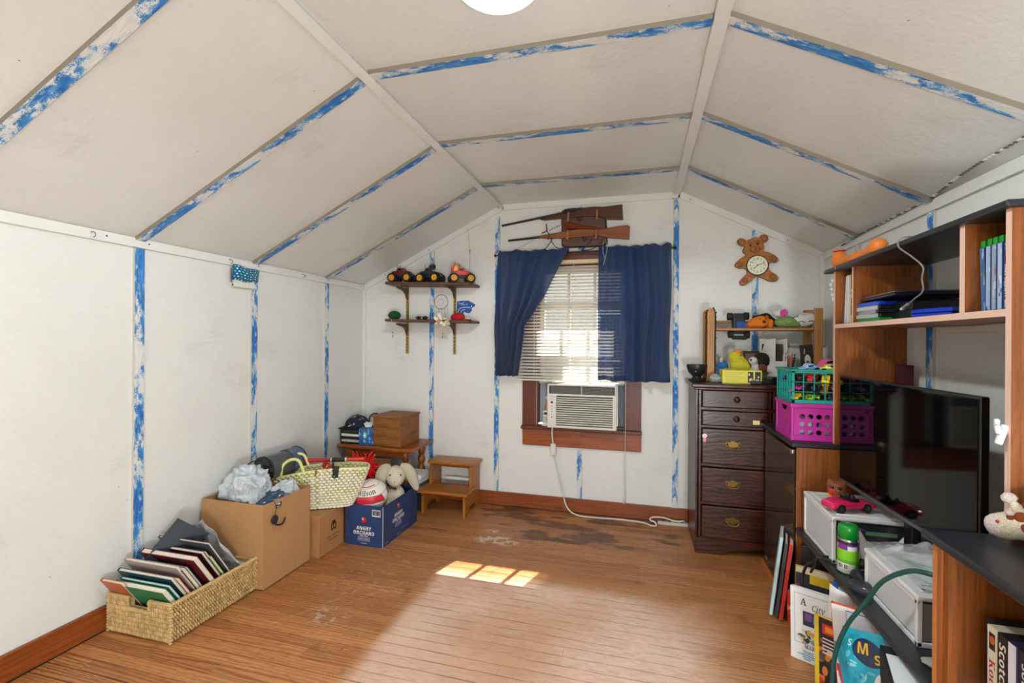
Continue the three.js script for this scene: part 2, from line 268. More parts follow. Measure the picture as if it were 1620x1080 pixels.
function plankGeo(x0, x1, z0, z1, y1) {                                 // a strip with eased long edges; uv from its place on the floor
  const e = 0.0008, y0 = -0.02, P = [[z0, y0], [z0, y1 - e], [z0 + e, y1], [z1 - e, y1], [z1, y1 - e], [z1, y0]], pos = [], uv = [];
  const push = (x, q) => { pos.push(x, q[1], q[0]); uv.push(x - tx0, q[0] - tz0); };
  for (let k = 0; k < 5; k++) { const a = P[k], b = P[k + 1]; for (const [x, q] of [[x0, a], [x0, b], [x1, b], [x0, a], [x1, b], [x1, a]].map(([x, q]) => [x, q])) push(x, q); }
  for (const [x, f] of [[x0, 1], [x1, 0]]) for (let k = 1; k < 5; k++) { const t = f ? [P[0], P[k + 1], P[k]] : [P[0], P[k], P[k + 1]]; t.forEach((q) => push(x, q)); }
  const g = new THREE.BufferGeometry(); g.setAttribute('position', new THREE.Float32BufferAttribute(pos, 3)); g.setAttribute('uv', new THREE.Float32BufferAttribute(uv, 2)); g.computeVertexNormals(); return g;
}
{
  const far = [];
  for (const [r, x0, x1] of seg) {
    const z0 = FZ0 + r * ROW, gap = 0.0006 + (z0 > -2.45 ? 0.0030 : 0.0010) * (hash(r, 2, 5) > 0.3 ? hash(r, 1, 5) : 0.1), h = -0.0006 * hash(r, Math.round(x0 * 90), 3);
    if (z0 > ZF + 0.08) continue;
    const g = plankGeo(x0 + 0.0004, x1 - 0.0004, z0 + gap / 2, z0 + ROW - gap / 2, h);
    if (z0 > -0.98) far.push(g); else part('floor_board', g, floorMat, floor);
  }
  part('boards_behind_view', merge(far), floorMat, floor).userData.kind = 'stuff';
}

// ---- walls
const WT = 0.14;
function wallShape(pts, holes = []) { const s = shapeOf(pts); for (const h of holes) { const p = new THREE.Path(); h.forEach(([x, y], i) => (i ? p.lineTo(x, y) : p.moveTo(x, y))); p.closePath(); s.holes.push(p); } return s; }
const gable = [[XL - WT, -0.1], [XR + WT, -0.1], [XR + WT, YR + 0.06], [S2, YF + 0.12], [S1, YF + 0.12], [XL - WT, YL + 0.06]];
const hole = [[WIN.x0, WIN.y0], [WIN.x0, WIN.y1], [WIN.x1, WIN.y1], [WIN.x1, WIN.y0]];
const wallBack = struct('wall_back'), wallFront = struct('wall_front'), wallLeft = struct('wall_left'), wallRight = struct('wall_right'), ceiling = struct('ceiling');
part('wallboard', uvBox(extrude(wallShape(gable, [hole]), WT)), wallMat, wallBack, [0, 0, ZB - WT]);
const FW = { x0: -0.65, x1: 0.25, y0: 0.6, y1: 1.95 };  // opening out of view, sized for the daylight it lets in from the front
part('wallboard', uvBox(extrude(wallShape(gable, [[[FW.x0, FW.y0], [FW.x0, FW.y1], [FW.x1, FW.y1], [FW.x1, FW.y0]]]), WT)), wallMat, wallFront, [0, 0, ZF]);
part('wallboard', bb(XL - WT, XL, -0.1, YL + 0.06, ZB - WT, ZF + WT, 0), wallMat, wallLeft);
part('wallboard', bb(XR, XR + WT, -0.1, YR + 0.06, ZB - WT, ZF + WT, 0), wallMat, wallRight);
// sheets of the ceiling: one panel per bay, on the two slopes and the flat
const slopeL = V3(S1 - XL, YF - YL, 0), slopeR = V3(XR - S2, YR - YF, 0);
const nL = V3(slopeL.y, -slopeL.x, 0).normalize(), nR = V3(slopeR.y, -slopeR.x, 0).normalize();
{
  const zs = [ZB - 0.02, ...BAYS, ZF + 0.02];
  const UNSEEN_EAVE = 0.57, slab = (ax, ay, bx_, by, n, z0, z1, t, name, m, lift) => { const A = V3(ax, ay, (z0 + z1) / 2), B = V3(bx_, by, (z0 + z1) / 2), d = B.clone().sub(A), L = d.length(); const g = uvBox(new THREE.BoxGeometry(L, t, z1 - z0), z0 * 0.7, 0); const o = part(name, g, m, ceiling); const c = A.add(B).multiplyScalar(0.5).addScaledVector(n, -t / 2 - lift); o.position.copy(c); o.rotation.z = Math.atan2(d.y, d.x); };
  for (let i = 0; i + 1 < zs.length; i++) {
    const z0 = zs[i] + 0.001, z1 = zs[i + 1] - 0.001;
    slab(XL, YL, S1, YF, nL, z0, z1, 0.012, 'ceiling_panel', ceilMat, 0); slab(S1, YF, S2, YF, V3(0, -1, 0), z0, z1, 0.012, 'ceiling_panel', ceilMat, 0); slab(S2, YF, XR, YR, nR, z0, z1, 0.012, 'ceiling_panel', ceilMat, 0);
  }
  const e = 0.35, dl = slopeL.clone().normalize(), dr = slopeR.clone().normalize(), rf = mat(0x6b5f50, 0.9);
  slab(XL - dl.x * e, YL - dl.y * e, S1 + dl.x * 0.05, YF + dl.y * 0.05, nL, ZB - WT - UNSEEN_EAVE, ZF + WT, 0.06, 'unseen_roof_deck', rf, 0.013);  // unseen roof, run out past the back wall to cut off the sun
  slab(S1 - 0.03, YF, S2 + 0.03, YF, V3(0, -1, 0), ZB - WT - UNSEEN_EAVE, ZF + WT, 0.06, 'unseen_roof_deck', rf, 0.013);
  slab(S2 - dr.x * 0.05, YF - dr.y * 0.05, XR + dr.x * e, YR + dr.y * e, nR, ZB - WT - UNSEEN_EAVE, ZF + WT, 0.06, 'unseen_roof_deck', rf, 0.013);
}
// battens over the joints, painted blue and white
const BW = 0.044, BT = 0.017;
for (const z of BAYS) {
  const dl = slopeL.clone().normalize(), dr = slopeR.clone().normalize();
  board('batten', ceiling, [XL + dl.x * 0.012, YL + dl.y * 0.012, z], [S1 - dl.x * 0.042, YF - dl.y * 0.042, z], BW, BT, nL.toArray(), batMats[0], edgeMat);
  board('batten', ceiling, [S1 + 0.004, YF, z], [S2 - 0.05, YF, z], BW, BT, [0, -1, 0], batMats[0], edgeMat);
  board('batten', ceiling, [S2 + dr.x * 0.004, YF + dr.y * 0.004, z], [XR - dr.x * 0.012, YR - dr.y * 0.012, z], BW, BT, nR.toArray(), batMats[0], edgeMat);
  board('batten', wallLeft, [XL, 0.1, z], [XL, YL - 0.045, z], BW, 0.012, [1, 0, 0], batMats[1], dirtyEdge);
  board('batten', wallRight, [XR, 0.1, z], [XR, YR - 0.045, z], BW, 0.012, [-1, 0, 0], batMats[1], dirtyEdge);
}
for (const [x, y0, y1] of [[-1.602, 0.1, 1.965], [-1.058, 0.1, YF - 0.085], [-0.42, 0.1, 0.455], [-0.42, 1.93, YF - 0.06], [0.24, 0.1, YF - 0.05], [0.738, 0.1, 2.0]]) board('batten', wallBack, [x, y0, ZB], [x, y1, ZB], 0.036, 0.012, [0, 0, 1], batMats[1], dirtyEdge);
// seam boards under the ceiling and along the tops of the walls
{
  const dl = slopeL.clone().normalize();
  board('seam_board', ceiling, [S1 - dl.x * 0.019, YF - dl.y * 0.019, ZB], [S1 - dl.x * 0.019, YF - dl.y * 0.019, ZF], 0.038, 0.02, nL.toArray(), trimMat);
  board('seam_board', ceiling, [S2 - 0.023, YF, ZB], [S2 - 0.023, YF, ZF], 0.046, 0.02, [0, -1, 0], trimMat);
  board('cornice_board', wallLeft, [XL, YL - 0.02, ZB], [XL, YL - 0.02, ZF], 0.042, 0.014, [1, 0, 0], trimMat);
  board('cornice_board', wallRight, [XR, YR - 0.022, ZB], [XR, YR - 0.022, ZF], 0.044, 0.014, [-1, 0, 0], trimMat);
  const off = (p, n, k) => [p[0] + n.x * k, p[1] + n.y * k, ZB];
  board('gable_board', wallBack, off([XL, YL], nL, 0.021), off([S1, YF], nL, 0.021), 0.042, 0.012, [0, 0, 1], trimMat);
  board('gable_board', wallBack, [S1 + 0.005, YF - 0.021, ZB], [S2 - 0.005, YF - 0.021, ZB], 0.046, 0.012, [0, 0, 1], trimMat);
  board('gable_board', wallBack, off([S2, YF], nR, 0.021), off([XR, YR], nR, 0.021), 0.042, 0.012, [0, 0, 1], trimMat);
  board('corner_strip', wallBack, [XL + 0.012, 0, ZB], [XL + 0.012, YL, ZB], 0.024, 0.014, [0, 0, 1], trimMat);
  board('corner_strip', wallBack, [XR - 0.016, 0, ZB], [XR - 0.016, YR, ZB], 0.03, 0.014, [0, 0, 1], trimMat);
}
// nail heads rusting through the seam boards
const nailMat = mat(0x3a2c22, 0.8);
for (const z of [-3.38, -2.96, -2.72, -2.31, -1.66, -1.48]) part('nail', sph(0.004, 0, 0, 0, 0.5, 1, 1, 8), nailMat, wallLeft, [XL + 0.014, YL - 0.017, z]);
for (const [x, y] of [[-1.63, 1.975], [-2.02, 1.79], [0.215, 2.25], [0.33, 2.235], [0.93, 1.925]]) part('nail', sph(0.004, 0, 0, 0, 1, 1, 0.5, 8), nailMat, wallBack, [x, y, ZB + 0.013]);
const hookMat = metal(0x55504a, 0.5);
for (const [z] of [[-1.42], [-2.1], [-2.68]]) part('cup_hook', merge(tube([[0, 0, 0], [0.016, 0, 0], [0.026, -0.006, 0], [0.026, -0.018, 0], [0.016, -0.022, 0]], 0.0016, 12, 6)), hookMat, wallLeft, [XL + 0.012, YL - 0.014, z]);

// baseboards
for (const [n, geo] of [['left', bb(XL, XL + 0.02, 0, 0.103, ZB, ZF, 0.004, false)], ['back', bb(XL, XR, 0, 0.103, ZB, ZB + 0.02, 0.004)], ['right', bb(XR - 0.02, XR, 0, 0.103, ZB, ZF, 0.004)], ['front', bb(XL, XR, 0, 0.103, ZF - 0.02, ZF, 0.004)]]) { const o = struct('baseboard_' + n); part('board', geo, baseWood, o); part('shoe_joint', n === 'left' ? bb(XL + 0.02, XL + 0.023, 0, 0.004, ZB, ZF, 0) : n === 'right' ? bb(XR - 0.023, XR - 0.02, 0, 0.004, ZB, ZF, 0) : n === 'back' ? bb(XL, XR, 0, 0.004, ZB + 0.02, ZB + 0.023, 0) : bb(XL, XR, 0, 0.004, ZF - 0.023, ZF - 0.02, 0), mat(0x1c120c, 0.9), o); }

// ---- window in the back wall
const window1 = struct('window_1');
{
  const { x0, x1, y0, y1 } = WIN, z = ZB, sash = mat(0xd9d4c8, 0.5);
  part('casing', bb(x0 - 0.105, x0 - 0.002, y0 - 0.005, y1 + 0.09, z, z + 0.022, 0.003, true), caseWood, window1);
  part('casing', bb(x1 + 0.002, x1 + 0.105, y0 - 0.005, y1 + 0.09, z, z + 0.022, 0.003, true), caseWood, window1);
  part('head_casing', bb(x0 - 0.115, x1 + 0.115, y1, y1 + 0.092, z, z + 0.026, 0.003), caseWood, window1);
  part('stool', bb(x0 - 0.11, x1 + 0.11, y0 - 0.026, y0, z - 0.06, z + 0.055, 0.006), caseWood, window1);
  part('apron', bb(x0 - 0.103, x1 + 0.107, y0 - 0.15, y0 - 0.026, z, z + 0.024, 0.006), sillWood, window1);
  part('outer_sill', bb(x0 - 0.05, x1 + 0.05, y0 - 0.05, y0 - 0.004, z - 0.2, z - 0.06, 0.004), sash, window1);
  part('jamb', bb(x0, x0 + 0.012, y0, y1, z - WT, z, 0), caseWood, window1); part('jamb', bb(x1 - 0.012, x1, y0, y1, z - WT, z, 0), caseWood, window1); part('jamb', bb(x0, x1, y1 - 0.012, y1, z - WT, z, 0), caseWood, window1);
  // raised sash: three panes by three, the lowest on one side an added panel against stray sun, its bottom rail resting on the air conditioner
  const zs = z - 0.075, sy0 = 0.955, sx0 = x0 + 0.012, sx1 = x1 - 0.012, st = 0.034, f = [];
  f.push(bb(sx0, sx0 + st, sy0, y1, zs - 0.016, zs + 0.016, 0.002), bb(sx1 - st, sx1, sy0, y1, zs - 0.016, zs + 0.016, 0.002), bb(sx0, sx1, sy0, sy0 + 0.052, zs - 0.016, zs + 0.016, 0.002), bb(sx0, sx1, y1 - 0.05, y1 - 0.012, zs - 0.016, zs + 0.016, 0.002));
  part('sash', merge(f), sash, window1);
  const gx0 = sx0 + st, gx1 = sx1 - st, gy0 = sy0 + 0.052, gy1 = y1 - 0.05, mw = 0.022, cw = (gx1 - gx0 - 2 * mw) / 3, mh = 0.05, rh = (gy1 - gy0 - 2 * mh) / 3;
  for (const k of [1, 2]) part('muntin', bb(gx0 + k * cw + (k - 1) * mw, gx0 + k * (cw + mw), gy0, gy1, zs - 0.012, zs + 0.012, 0.002), sash, window1);
  for (const k of [1, 2]) part('muntin', bb(gx0, gx1, gy0 + k * rh + (k - 1) * mh, gy0 + k * (rh + mh), zs - 0.012, zs + 0.012, 0.002), sash, window1);
  part('added_sun_block', bb(gx0, gx0 + cw, gy0, gy0 + rh, zs - 0.01, zs + 0.01, 0.002), mat(0xb9bcbc, 0.9), window1);  // added panel, keeps sun from slipping past the air conditioner
  const glass = new THREE.MeshPhysicalMaterial({ color: 0xffffff, roughness: 0.02, transmission: 1, thickness: 0, ior: 1.5 });
  for (let i = 0; i < 3; i++) for (let j = 0; j < 3; j++) if (i || j) part('pane', new THREE.BoxGeometry(cw, rh, 0.003), glass, window1, [gx0 + i * (cw + mw) + cw / 2, gy0 + j * (rh + mh) + rh / 2, zs]);
}

// ---- unseen window behind the camera, placed to light the room from the front
const unseenWindow2 = struct('window_2');
{
  const { x0, x1, y0, y1 } = FW, m = (x0 + x1) / 2, w = mat(0xe4dfd3, 0.5);
  part('casing', bb(x0 - 0.1, x0, y0, y1 + 0.1, ZF - 0.022, ZF, 0.003), caseWood, unseenWindow2); part('casing', bb(x1, x1 + 0.1, y0, y1 + 0.1, ZF - 0.022, ZF, 0.003), caseWood, unseenWindow2);
  part('head_casing', bb(x0 - 0.11, x1 + 0.11, y1, y1 + 0.1, ZF - 0.024, ZF, 0.003), caseWood, unseenWindow2); part('stool', bb(x0 - 0.12, x1 + 0.12, y0 - 0.03, y0, ZF - 0.05, ZF + 0.06, 0.005), caseWood, unseenWindow2);
  part('sash', merge(bb(x0, x0 + 0.045, y0, y1, ZF + 0.05, ZF + 0.085, 0.002), bb(x1 - 0.045, x1, y0, y1, ZF + 0.05, ZF + 0.085, 0.002), bb(m - 0.05, m + 0.05, y0, y1, ZF + 0.05, ZF + 0.085, 0.002), bb(x0, x1, y0, y0 + 0.06, ZF + 0.05, ZF + 0.085, 0.002), bb(x0, x1, y1 - 0.05, y1, ZF + 0.05, ZF + 0.085, 0.002), bb(x0, x1, 1.26, 1.3, ZF + 0.05, ZF + 0.085, 0.002)), w, unseenWindow2);
}

// ---- outside the window: ground, the neighbour's house
{
  const gr = struct('ground'); part('lawn', bb(-30, 30, -3.2, -3.0, -40, 34, 0), mat(0x6a6c58, 0.95), gr);
  const hs = thing('neighbour_house', 'pale clapboard house next door behind the blind', 'house', [-1.6, -3.0, -13.5]);
  const side = mat(0x7a7976, 0.8), n = 34;
  for (let k = 0; k < n; k++) part('clapboard', bx(9, 0.17, 0.03, 0, 0.08 + k * 0.16, 0, 0.004, -0.06), side, hs);
  part('roof', xf(extrude(shapeOf([[-4.9, 5.4], [4.9, 5.4], [4.2, 8.2], [-4.2, 8.2]]), 0.3), 0, 0, -0.1), mat(0x77726c, 0.9), hs);
  for (const x of [-1.6, 0.9, 3.0]) for (const y of [1.0, 3.7]) { const w = part('window', bx(0.95, 1.45, 0.07, x, y + 0.72, 0.02, 0.01), mat(0xf4f2ec, 0.6), hs); part('pane', bx(0.75, 1.22, 0.03, x, y + 0.72, 0.05, 0), mat(0x46525c, 0.15), w); }
}

// ---- ceiling lamp over the middle of the room
function ceilingLamp(x, z, label) {
  const t = thing('ceiling_lamp', label, 'lamp', [x, YF, z]);
  part('canopy_ring', lathe([[0, 0], [0.135, 0], [0.138, -0.006], [0.136, -0.02], [0.128, -0.024], [0, -0.024]].map(([r, y]) => [r, y]), 48), mat(0xf2f1ee, 0.35), t);
  part('glowing_dome', lathe([[0.124, -0.0245], [0.120, -0.040], [0.105, -0.052], [0.075, -0.061], [0.04, -0.0655], [0, -0.067]], 48), mat(0xffffff, 0.4, { emissive: LAMP_COLOR, emissiveIntensity: LAMP_GLOW, side: THREE.DoubleSide }), t);
  const L = new THREE.SpotLight(LAMP_COLOR, LAMP_POWER, 0, 1.48, 0.12, 2); L.position.set(0, -0.112, 0); L.target.position.set(0, -2, 0); L.castShadow = true; L.shadow.radius = 2; L.shadow.mapSize.set(2048, 2048); t.add(L, L.target);
  return t;
}
ceilingLamp(-0.395, -1.262, 'round white flush ceiling lamp, switched on, at the top edge of the photo');
{ // unseen globe lamp behind the camera, placed to light ceiling and back wall
  const t = thing('unseen_globe_lamp', 'unseen globe lamp behind the camera, placed to light the room from the front', 'lamp', [0.5, 0, 0.85]);
  part('stand', lathe([[0, 0], [0.12, 0], [0.12, 0.015], [0.02, 0.03], [0.014, 0.05], [0.014, 0.38], [0.05, 0.40], [0.05, 0.42], [0, 0.42]], 32), plastic(0x2b2b2b, 0.4), t);
  part('unseen_globe', sph(0.15, 0, 0.56, 0, 1, 1, 1, 32), mat(0xffffff, 0.5, { emissive: LAMP_COLOR, emissiveIntensity: UNSEEN_GLOBE_GLOW }), t);
  const L = new THREE.PointLight(LAMP_COLOR, UNSEEN_GLOBE_POWER, 0, 2); L.position.set(0, 0.56, 0); L.castShadow = true; L.shadow.radius = 7; L.shadow.mapSize.set(1024, 1024); t.add(L);
}

// ================================================================ along the left wall
// a closed book or magazine: cover boards round a block of pages; w along x, h along y, t along z, origin at its centre
const pageMat = mat(0xe9e2d2, 0.9, { map: cardTex });
function bookGeo(w, h, t) {
  const c = Math.max(0.0014, t * 0.09);
  return [merge(bx(w, h, c, 0, 0, t / 2 - c / 2, 0.0006), bx(w, h, c, 0, 0, -t / 2 + c / 2, 0.0006), bx(c, h, t - c, -w / 2 + c / 2, 0, 0, 0.0005)), bx(w - 0.008, h - 0.008, t - 2 * c, 0.001, 0, 0, 0)];
}
function book(label, pos, rot, [w, h, t], cover, group, front, cat = 'book', dark = false) {
  const o = thing(cat === 'magazine' ? 'magazine' : cat === 'game case' ? 'game_case' : 'book', label, cat, pos, 0, group); o.rotation.set(...rot.slice(0, 3)); if (rot[3]) o.rotation.order = rot[3];
  const [c, p] = bookGeo(w, h, t); part('cover', c, typeof cover === 'number' ? mat(cover, 0.5) : cover, o); part('pages', p, dark ? mat(0x2a292b, 0.7) : pageMat, o);
  if (front) part('cover_print', sheetPrint(w - 0.004, h - 0.004), front, o, [0, 0, t / 2 + 0.0004]);
  return o;
}
function sheetPrint(w, h) { const g = new THREE.BoxGeometry(w, h, 0.0006), uv = g.attributes.uv; for (let i = 0; i < uv.count; i++) if ((i >> 2) < 4) uv.setXY(i, 0.02, 0.02); return g; }
const printMat = (tex, rough = 0.5) => mat(0xffffff, rough, { map: tex });
function text(c, s, x, y, size, color, font = 'sans-serif', align = 'center', weight = 'bold') { c.fillStyle = color; c.font = `${weight} ${size}px ${font}`; c.textAlign = align; c.textBaseline = 'middle'; c.fillText(s, x, y); }

// ---- wicker basket of books
{
  const x0 = -2.188, x1 = -1.845, z0 = -1.935, z1 = -1.482, h = 0.165, cx = (x0 + x1) / 2, cz = (z0 + z1) / 2;
  const t = thing('wicker_basket', 'long woven seagrass basket on the floor, full of books and papers', 'basket', [cx, 0, cz]);
  const W = x1 - x0, D = z1 - z0, straw = mat(0xe6c88c, 0.75, { map: grainTex }), straw2 = straw;
  const notch = (s, y) => s === 0 && y > 0.125;                       // hand hole in the short ends
  // walls behind the weave, with a hand hole in each end
  const th = 0.008, wall = straw, endShape = shapeOf([[-W / 2 + 0.012, 0.004], [W / 2 - 0.012, 0.004], [W / 2 - 0.012, h - 0.01], [0.05, h - 0.01], [0.05, h - 0.045], [-0.05, h - 0.045], [-0.05, h - 0.01], [-W / 2 + 0.012, h - 0.01]]);
  part('lining', merge(bx(W - 0.02, 0.008, D - 0.02, 0, 0.008, 0, 0), bx(th, h - 0.014, D - 0.02, -W / 2 + 0.016, h / 2, 0, 0), bx(th, h - 0.014, D - 0.02, W / 2 - 0.016, h / 2, 0, 0),
    xf(extrude(endShape, th), 0, 0, D / 2 - 0.02), xf(extrude(endShape, th), 0, 0, -D / 2 + 0.012)), wall, t);
  const r = rng(5), strand = new THREE.SphereGeometry(1, 7, 5), rows = 8, mtx = [], step = 0.0118, rh = (h - 0.012) / rows;
  const per = [[-W / 2, D / 2, 1, 0, W], [W / 2, D / 2, 0, -1, D], [W / 2, -D / 2, -1, 0, W], [-W / 2, -D / 2, 0, 1, D]];
  const e = new THREE.Euler(), q = new THREE.Quaternion(), m4 = new THREE.Matrix4();
  for (let k = 0; k < rows; k++) for (const [px, pz, dx, dz, L] of per) for (let s = 0.006; s < L; s += step) {
    const y = 0.008 + (k + 0.5) * rh, u = s - L / 2; if (L === W && Math.abs(u) < 0.048 && y > h - 0.05) continue;
    const lean = 0.34 + (r() - 0.5) * 0.24, sc = 0.85 + r() * 0.35, out = 0.003 * (r() - 0.2);
    const ang = Math.atan2(-dz, dx); q.setFromEuler(e.set(0, ang, 0)).multiply(new THREE.Quaternion().setFromEuler(new THREE.Euler(0, 0, lean)));
    m4.compose(V3(px + dx * s + dz * -out, y, pz + dz * s + dx * out), q, V3(0.0049 * sc, rh * 0.62, 0.0085)); mtx.push(m4.clone());
  }
  const im = new THREE.InstancedMesh(strand, straw, mtx.length), col = new THREE.Color(); mtx.forEach((m, i) => { im.setMatrixAt(i, m); const v = 0.72 + r() * 0.4; im.setColorAt(i, col.setRGB(v, v * 0.95, v * (0.78 + r() * 0.2))); });
  im.name = 'weave'; im.userData.kind = 'stuff'; t.add(im);
  const rim = []; for (const y of [h - 0.004]) for (const [px, pz, dx, dz, L] of per) for (let s = 0; s < L; s += 0.011) { const u = s - L / 2, dip = L === W && Math.abs(u) < 0.052 ? 0.046 : 0; const g = new THREE.SphereGeometry(1, 7, 5); g.scale(0.0075, 0.0065, 0.0105); g.rotateZ(0.7); g.rotateY(Math.atan2(-dz, dx)); g.translate(px + dx * s, y - dip, pz + dz * s); rim.push(g); }
  part('rim', merge(rim), straw2, t);
  part('corner_post', merge(...[[-1, -1], [1, -1], [1, 1], [-1, 1]].map(([a, b]) => { const gs = []; for (let y = 0.006; y < h - 0.004; y += 0.012) gs.push(xf(new THREE.SphereGeometry(0.0075, 7, 5).scale(1, 0.8, 1), a * (W / 2 + 0.001), y, b * (D / 2 + 0.001))); return merge(gs); })), straw2, t);
  // its books, leaning towards the near end
  const B = [ // z of centre, y, w, h, t, lean, x shift, colour, label
    [-1.520, 0.150, 0.12, 0.20, 0.012, 0.62, -0.19, 0xb9643a, 'thin rust-coloured booklet sticking out beside the green hardback in the basket'],
    [-1.535, 0.135, 0.275, 0.20, 0.022, 0.60, 0.012, 0x2f7a4a, 'green hardback at the near end of the wicker basket, foremost of the books in it'],
    [-1.572, 0.145, 0.27, 0.20, 0.010, 0.62, 0.02, 0x2e8a93, 'thin teal book right behind the green hardback in the basket'],
    [-1.590, 0.165, 0.30, 0.215, 0.014, 0.62, -0.006, 0x1d4a52, 'dark petrol book with pale page edges third from the near end of the basket'],
    [-1.615, 0.160, 0.26, 0.20, 0.012, 0.62, 0.036, 0xa85a34, 'rusty brown paperback behind the dark petrol book in the basket'],
    [-1.640, 0.192, 0.30, 0.225, 0.012, 0.62, -0.018, 0xb9a9a2, 'grey-pink magazine with a yellow spine leaning in the basket'],
    [-1.662, 0.182, 0.26, 0.21, 0.016, 0.6, 0.026, 0x6e3a2c, 'brown paperback behind the grey-pink magazine in the basket'],
    [-1.685, 0.172, 0.25, 0.22, 0.016, 0.58, 0.022, 0x1f6d86, 'blue-green picture book in the middle of the wicker basket'],
    [-1.715, 0.205, 0.31, 0.22, 0.024, 0.58, 0.008, 0x6a1c22, 'long maroon hardback across the middle of the basket'],
    [-1.748, 0.165, 0.20, 0.19, 0.012, 0.55, 0.05, 0xc9702e, 'orange paperback behind the maroon hardback'],
    [-1.765, 0.172, 0.19, 0.20, 0.012, 0.52, 0.052, 0xcaa06c, 'tan paperback behind the orange one in the basket'],
    [-1.790, 0.205, 0.27, 0.22, 0.014, 0.5, 0.0, 0x4a1f24, 'dark red glossy magazine under the black booklet in the basket'],
    [-1.808, 0.198, 0.25, 0.23, 0.010, 0.48, 0.02, 0x1c1b1e, 'black glossy booklet behind the dark red magazine'],
    [-1.832, 0.180, 0.22, 0.20, 0.010, 0.45, 0.055, 0x9db04a, 'light green booklet with white edge near the far end of the basket'],
    [-1.866, 0.215, 0.30, 0.26, 0.010, 0.42, -0.02, 0x54535c, 'dark grey folder sticking up near the far end of the basket'],
  ];
  let bz = -1.498, prev = 0; for (const [, y, w, bh, bt, , dx, col2, label] of B) { const lean = 0.56; bz -= (prev + bt) / 2 / Math.cos(lean) + 0.0015; prev = bt; book(label, [cx + dx * 0.6, y, bz], [lean, 0, 0], [w, bh, bt], col2, 'books leaning in the wicker basket'); }
  book('large navy hardback propped askew on top of the other books in the basket', [-2.065, 0.285, -1.685], [-0.2, 1.0, -0.7, 'YXZ'], [0.155, 0.21, 0.03], 0x14212f, 'books leaning in the wicker basket');
  // crumpled newspaper
  const np = canvasTex(256, 256, (c, w, hh) => { c.fillStyle = '#c9c9cd'; c.fillRect(0, 0, w, hh); const q = rng(3); for (let k = 0; k < 4; k++) for (let y = 12; y < hh - 8; y += 5) { c.fillStyle = 'rgba(60,60,68,0.55)'; c.fillRect(8 + k * 62, y, 40 + q() * 14, 1.6); } });
  const f = (u, v) => { const n = (noise3(u * 5, v * 5, 1, 4) - 0.5) * 0.05, a = (u - 0.5) * 2; return [mix(-2.17, -1.87, u) + n, 0.10 + (0.275 - 0.12 * Math.abs(a + 0.1) - 0.05 * a) * v + n, -1.865 + 0.075 * v - 0.05 * Math.abs(a) + (noise3(u * 9, v * 9, 3, 7) - 0.5) * 0.025]; };
  solo('newspaper', 'crumpled pale newspaper standing at the far end of the wicker basket', 'newspaper', sheet(f, 18, 14, 0.001), mat(0xffffff, 0.9, { map: np, side: THREE.DoubleSide }));
}

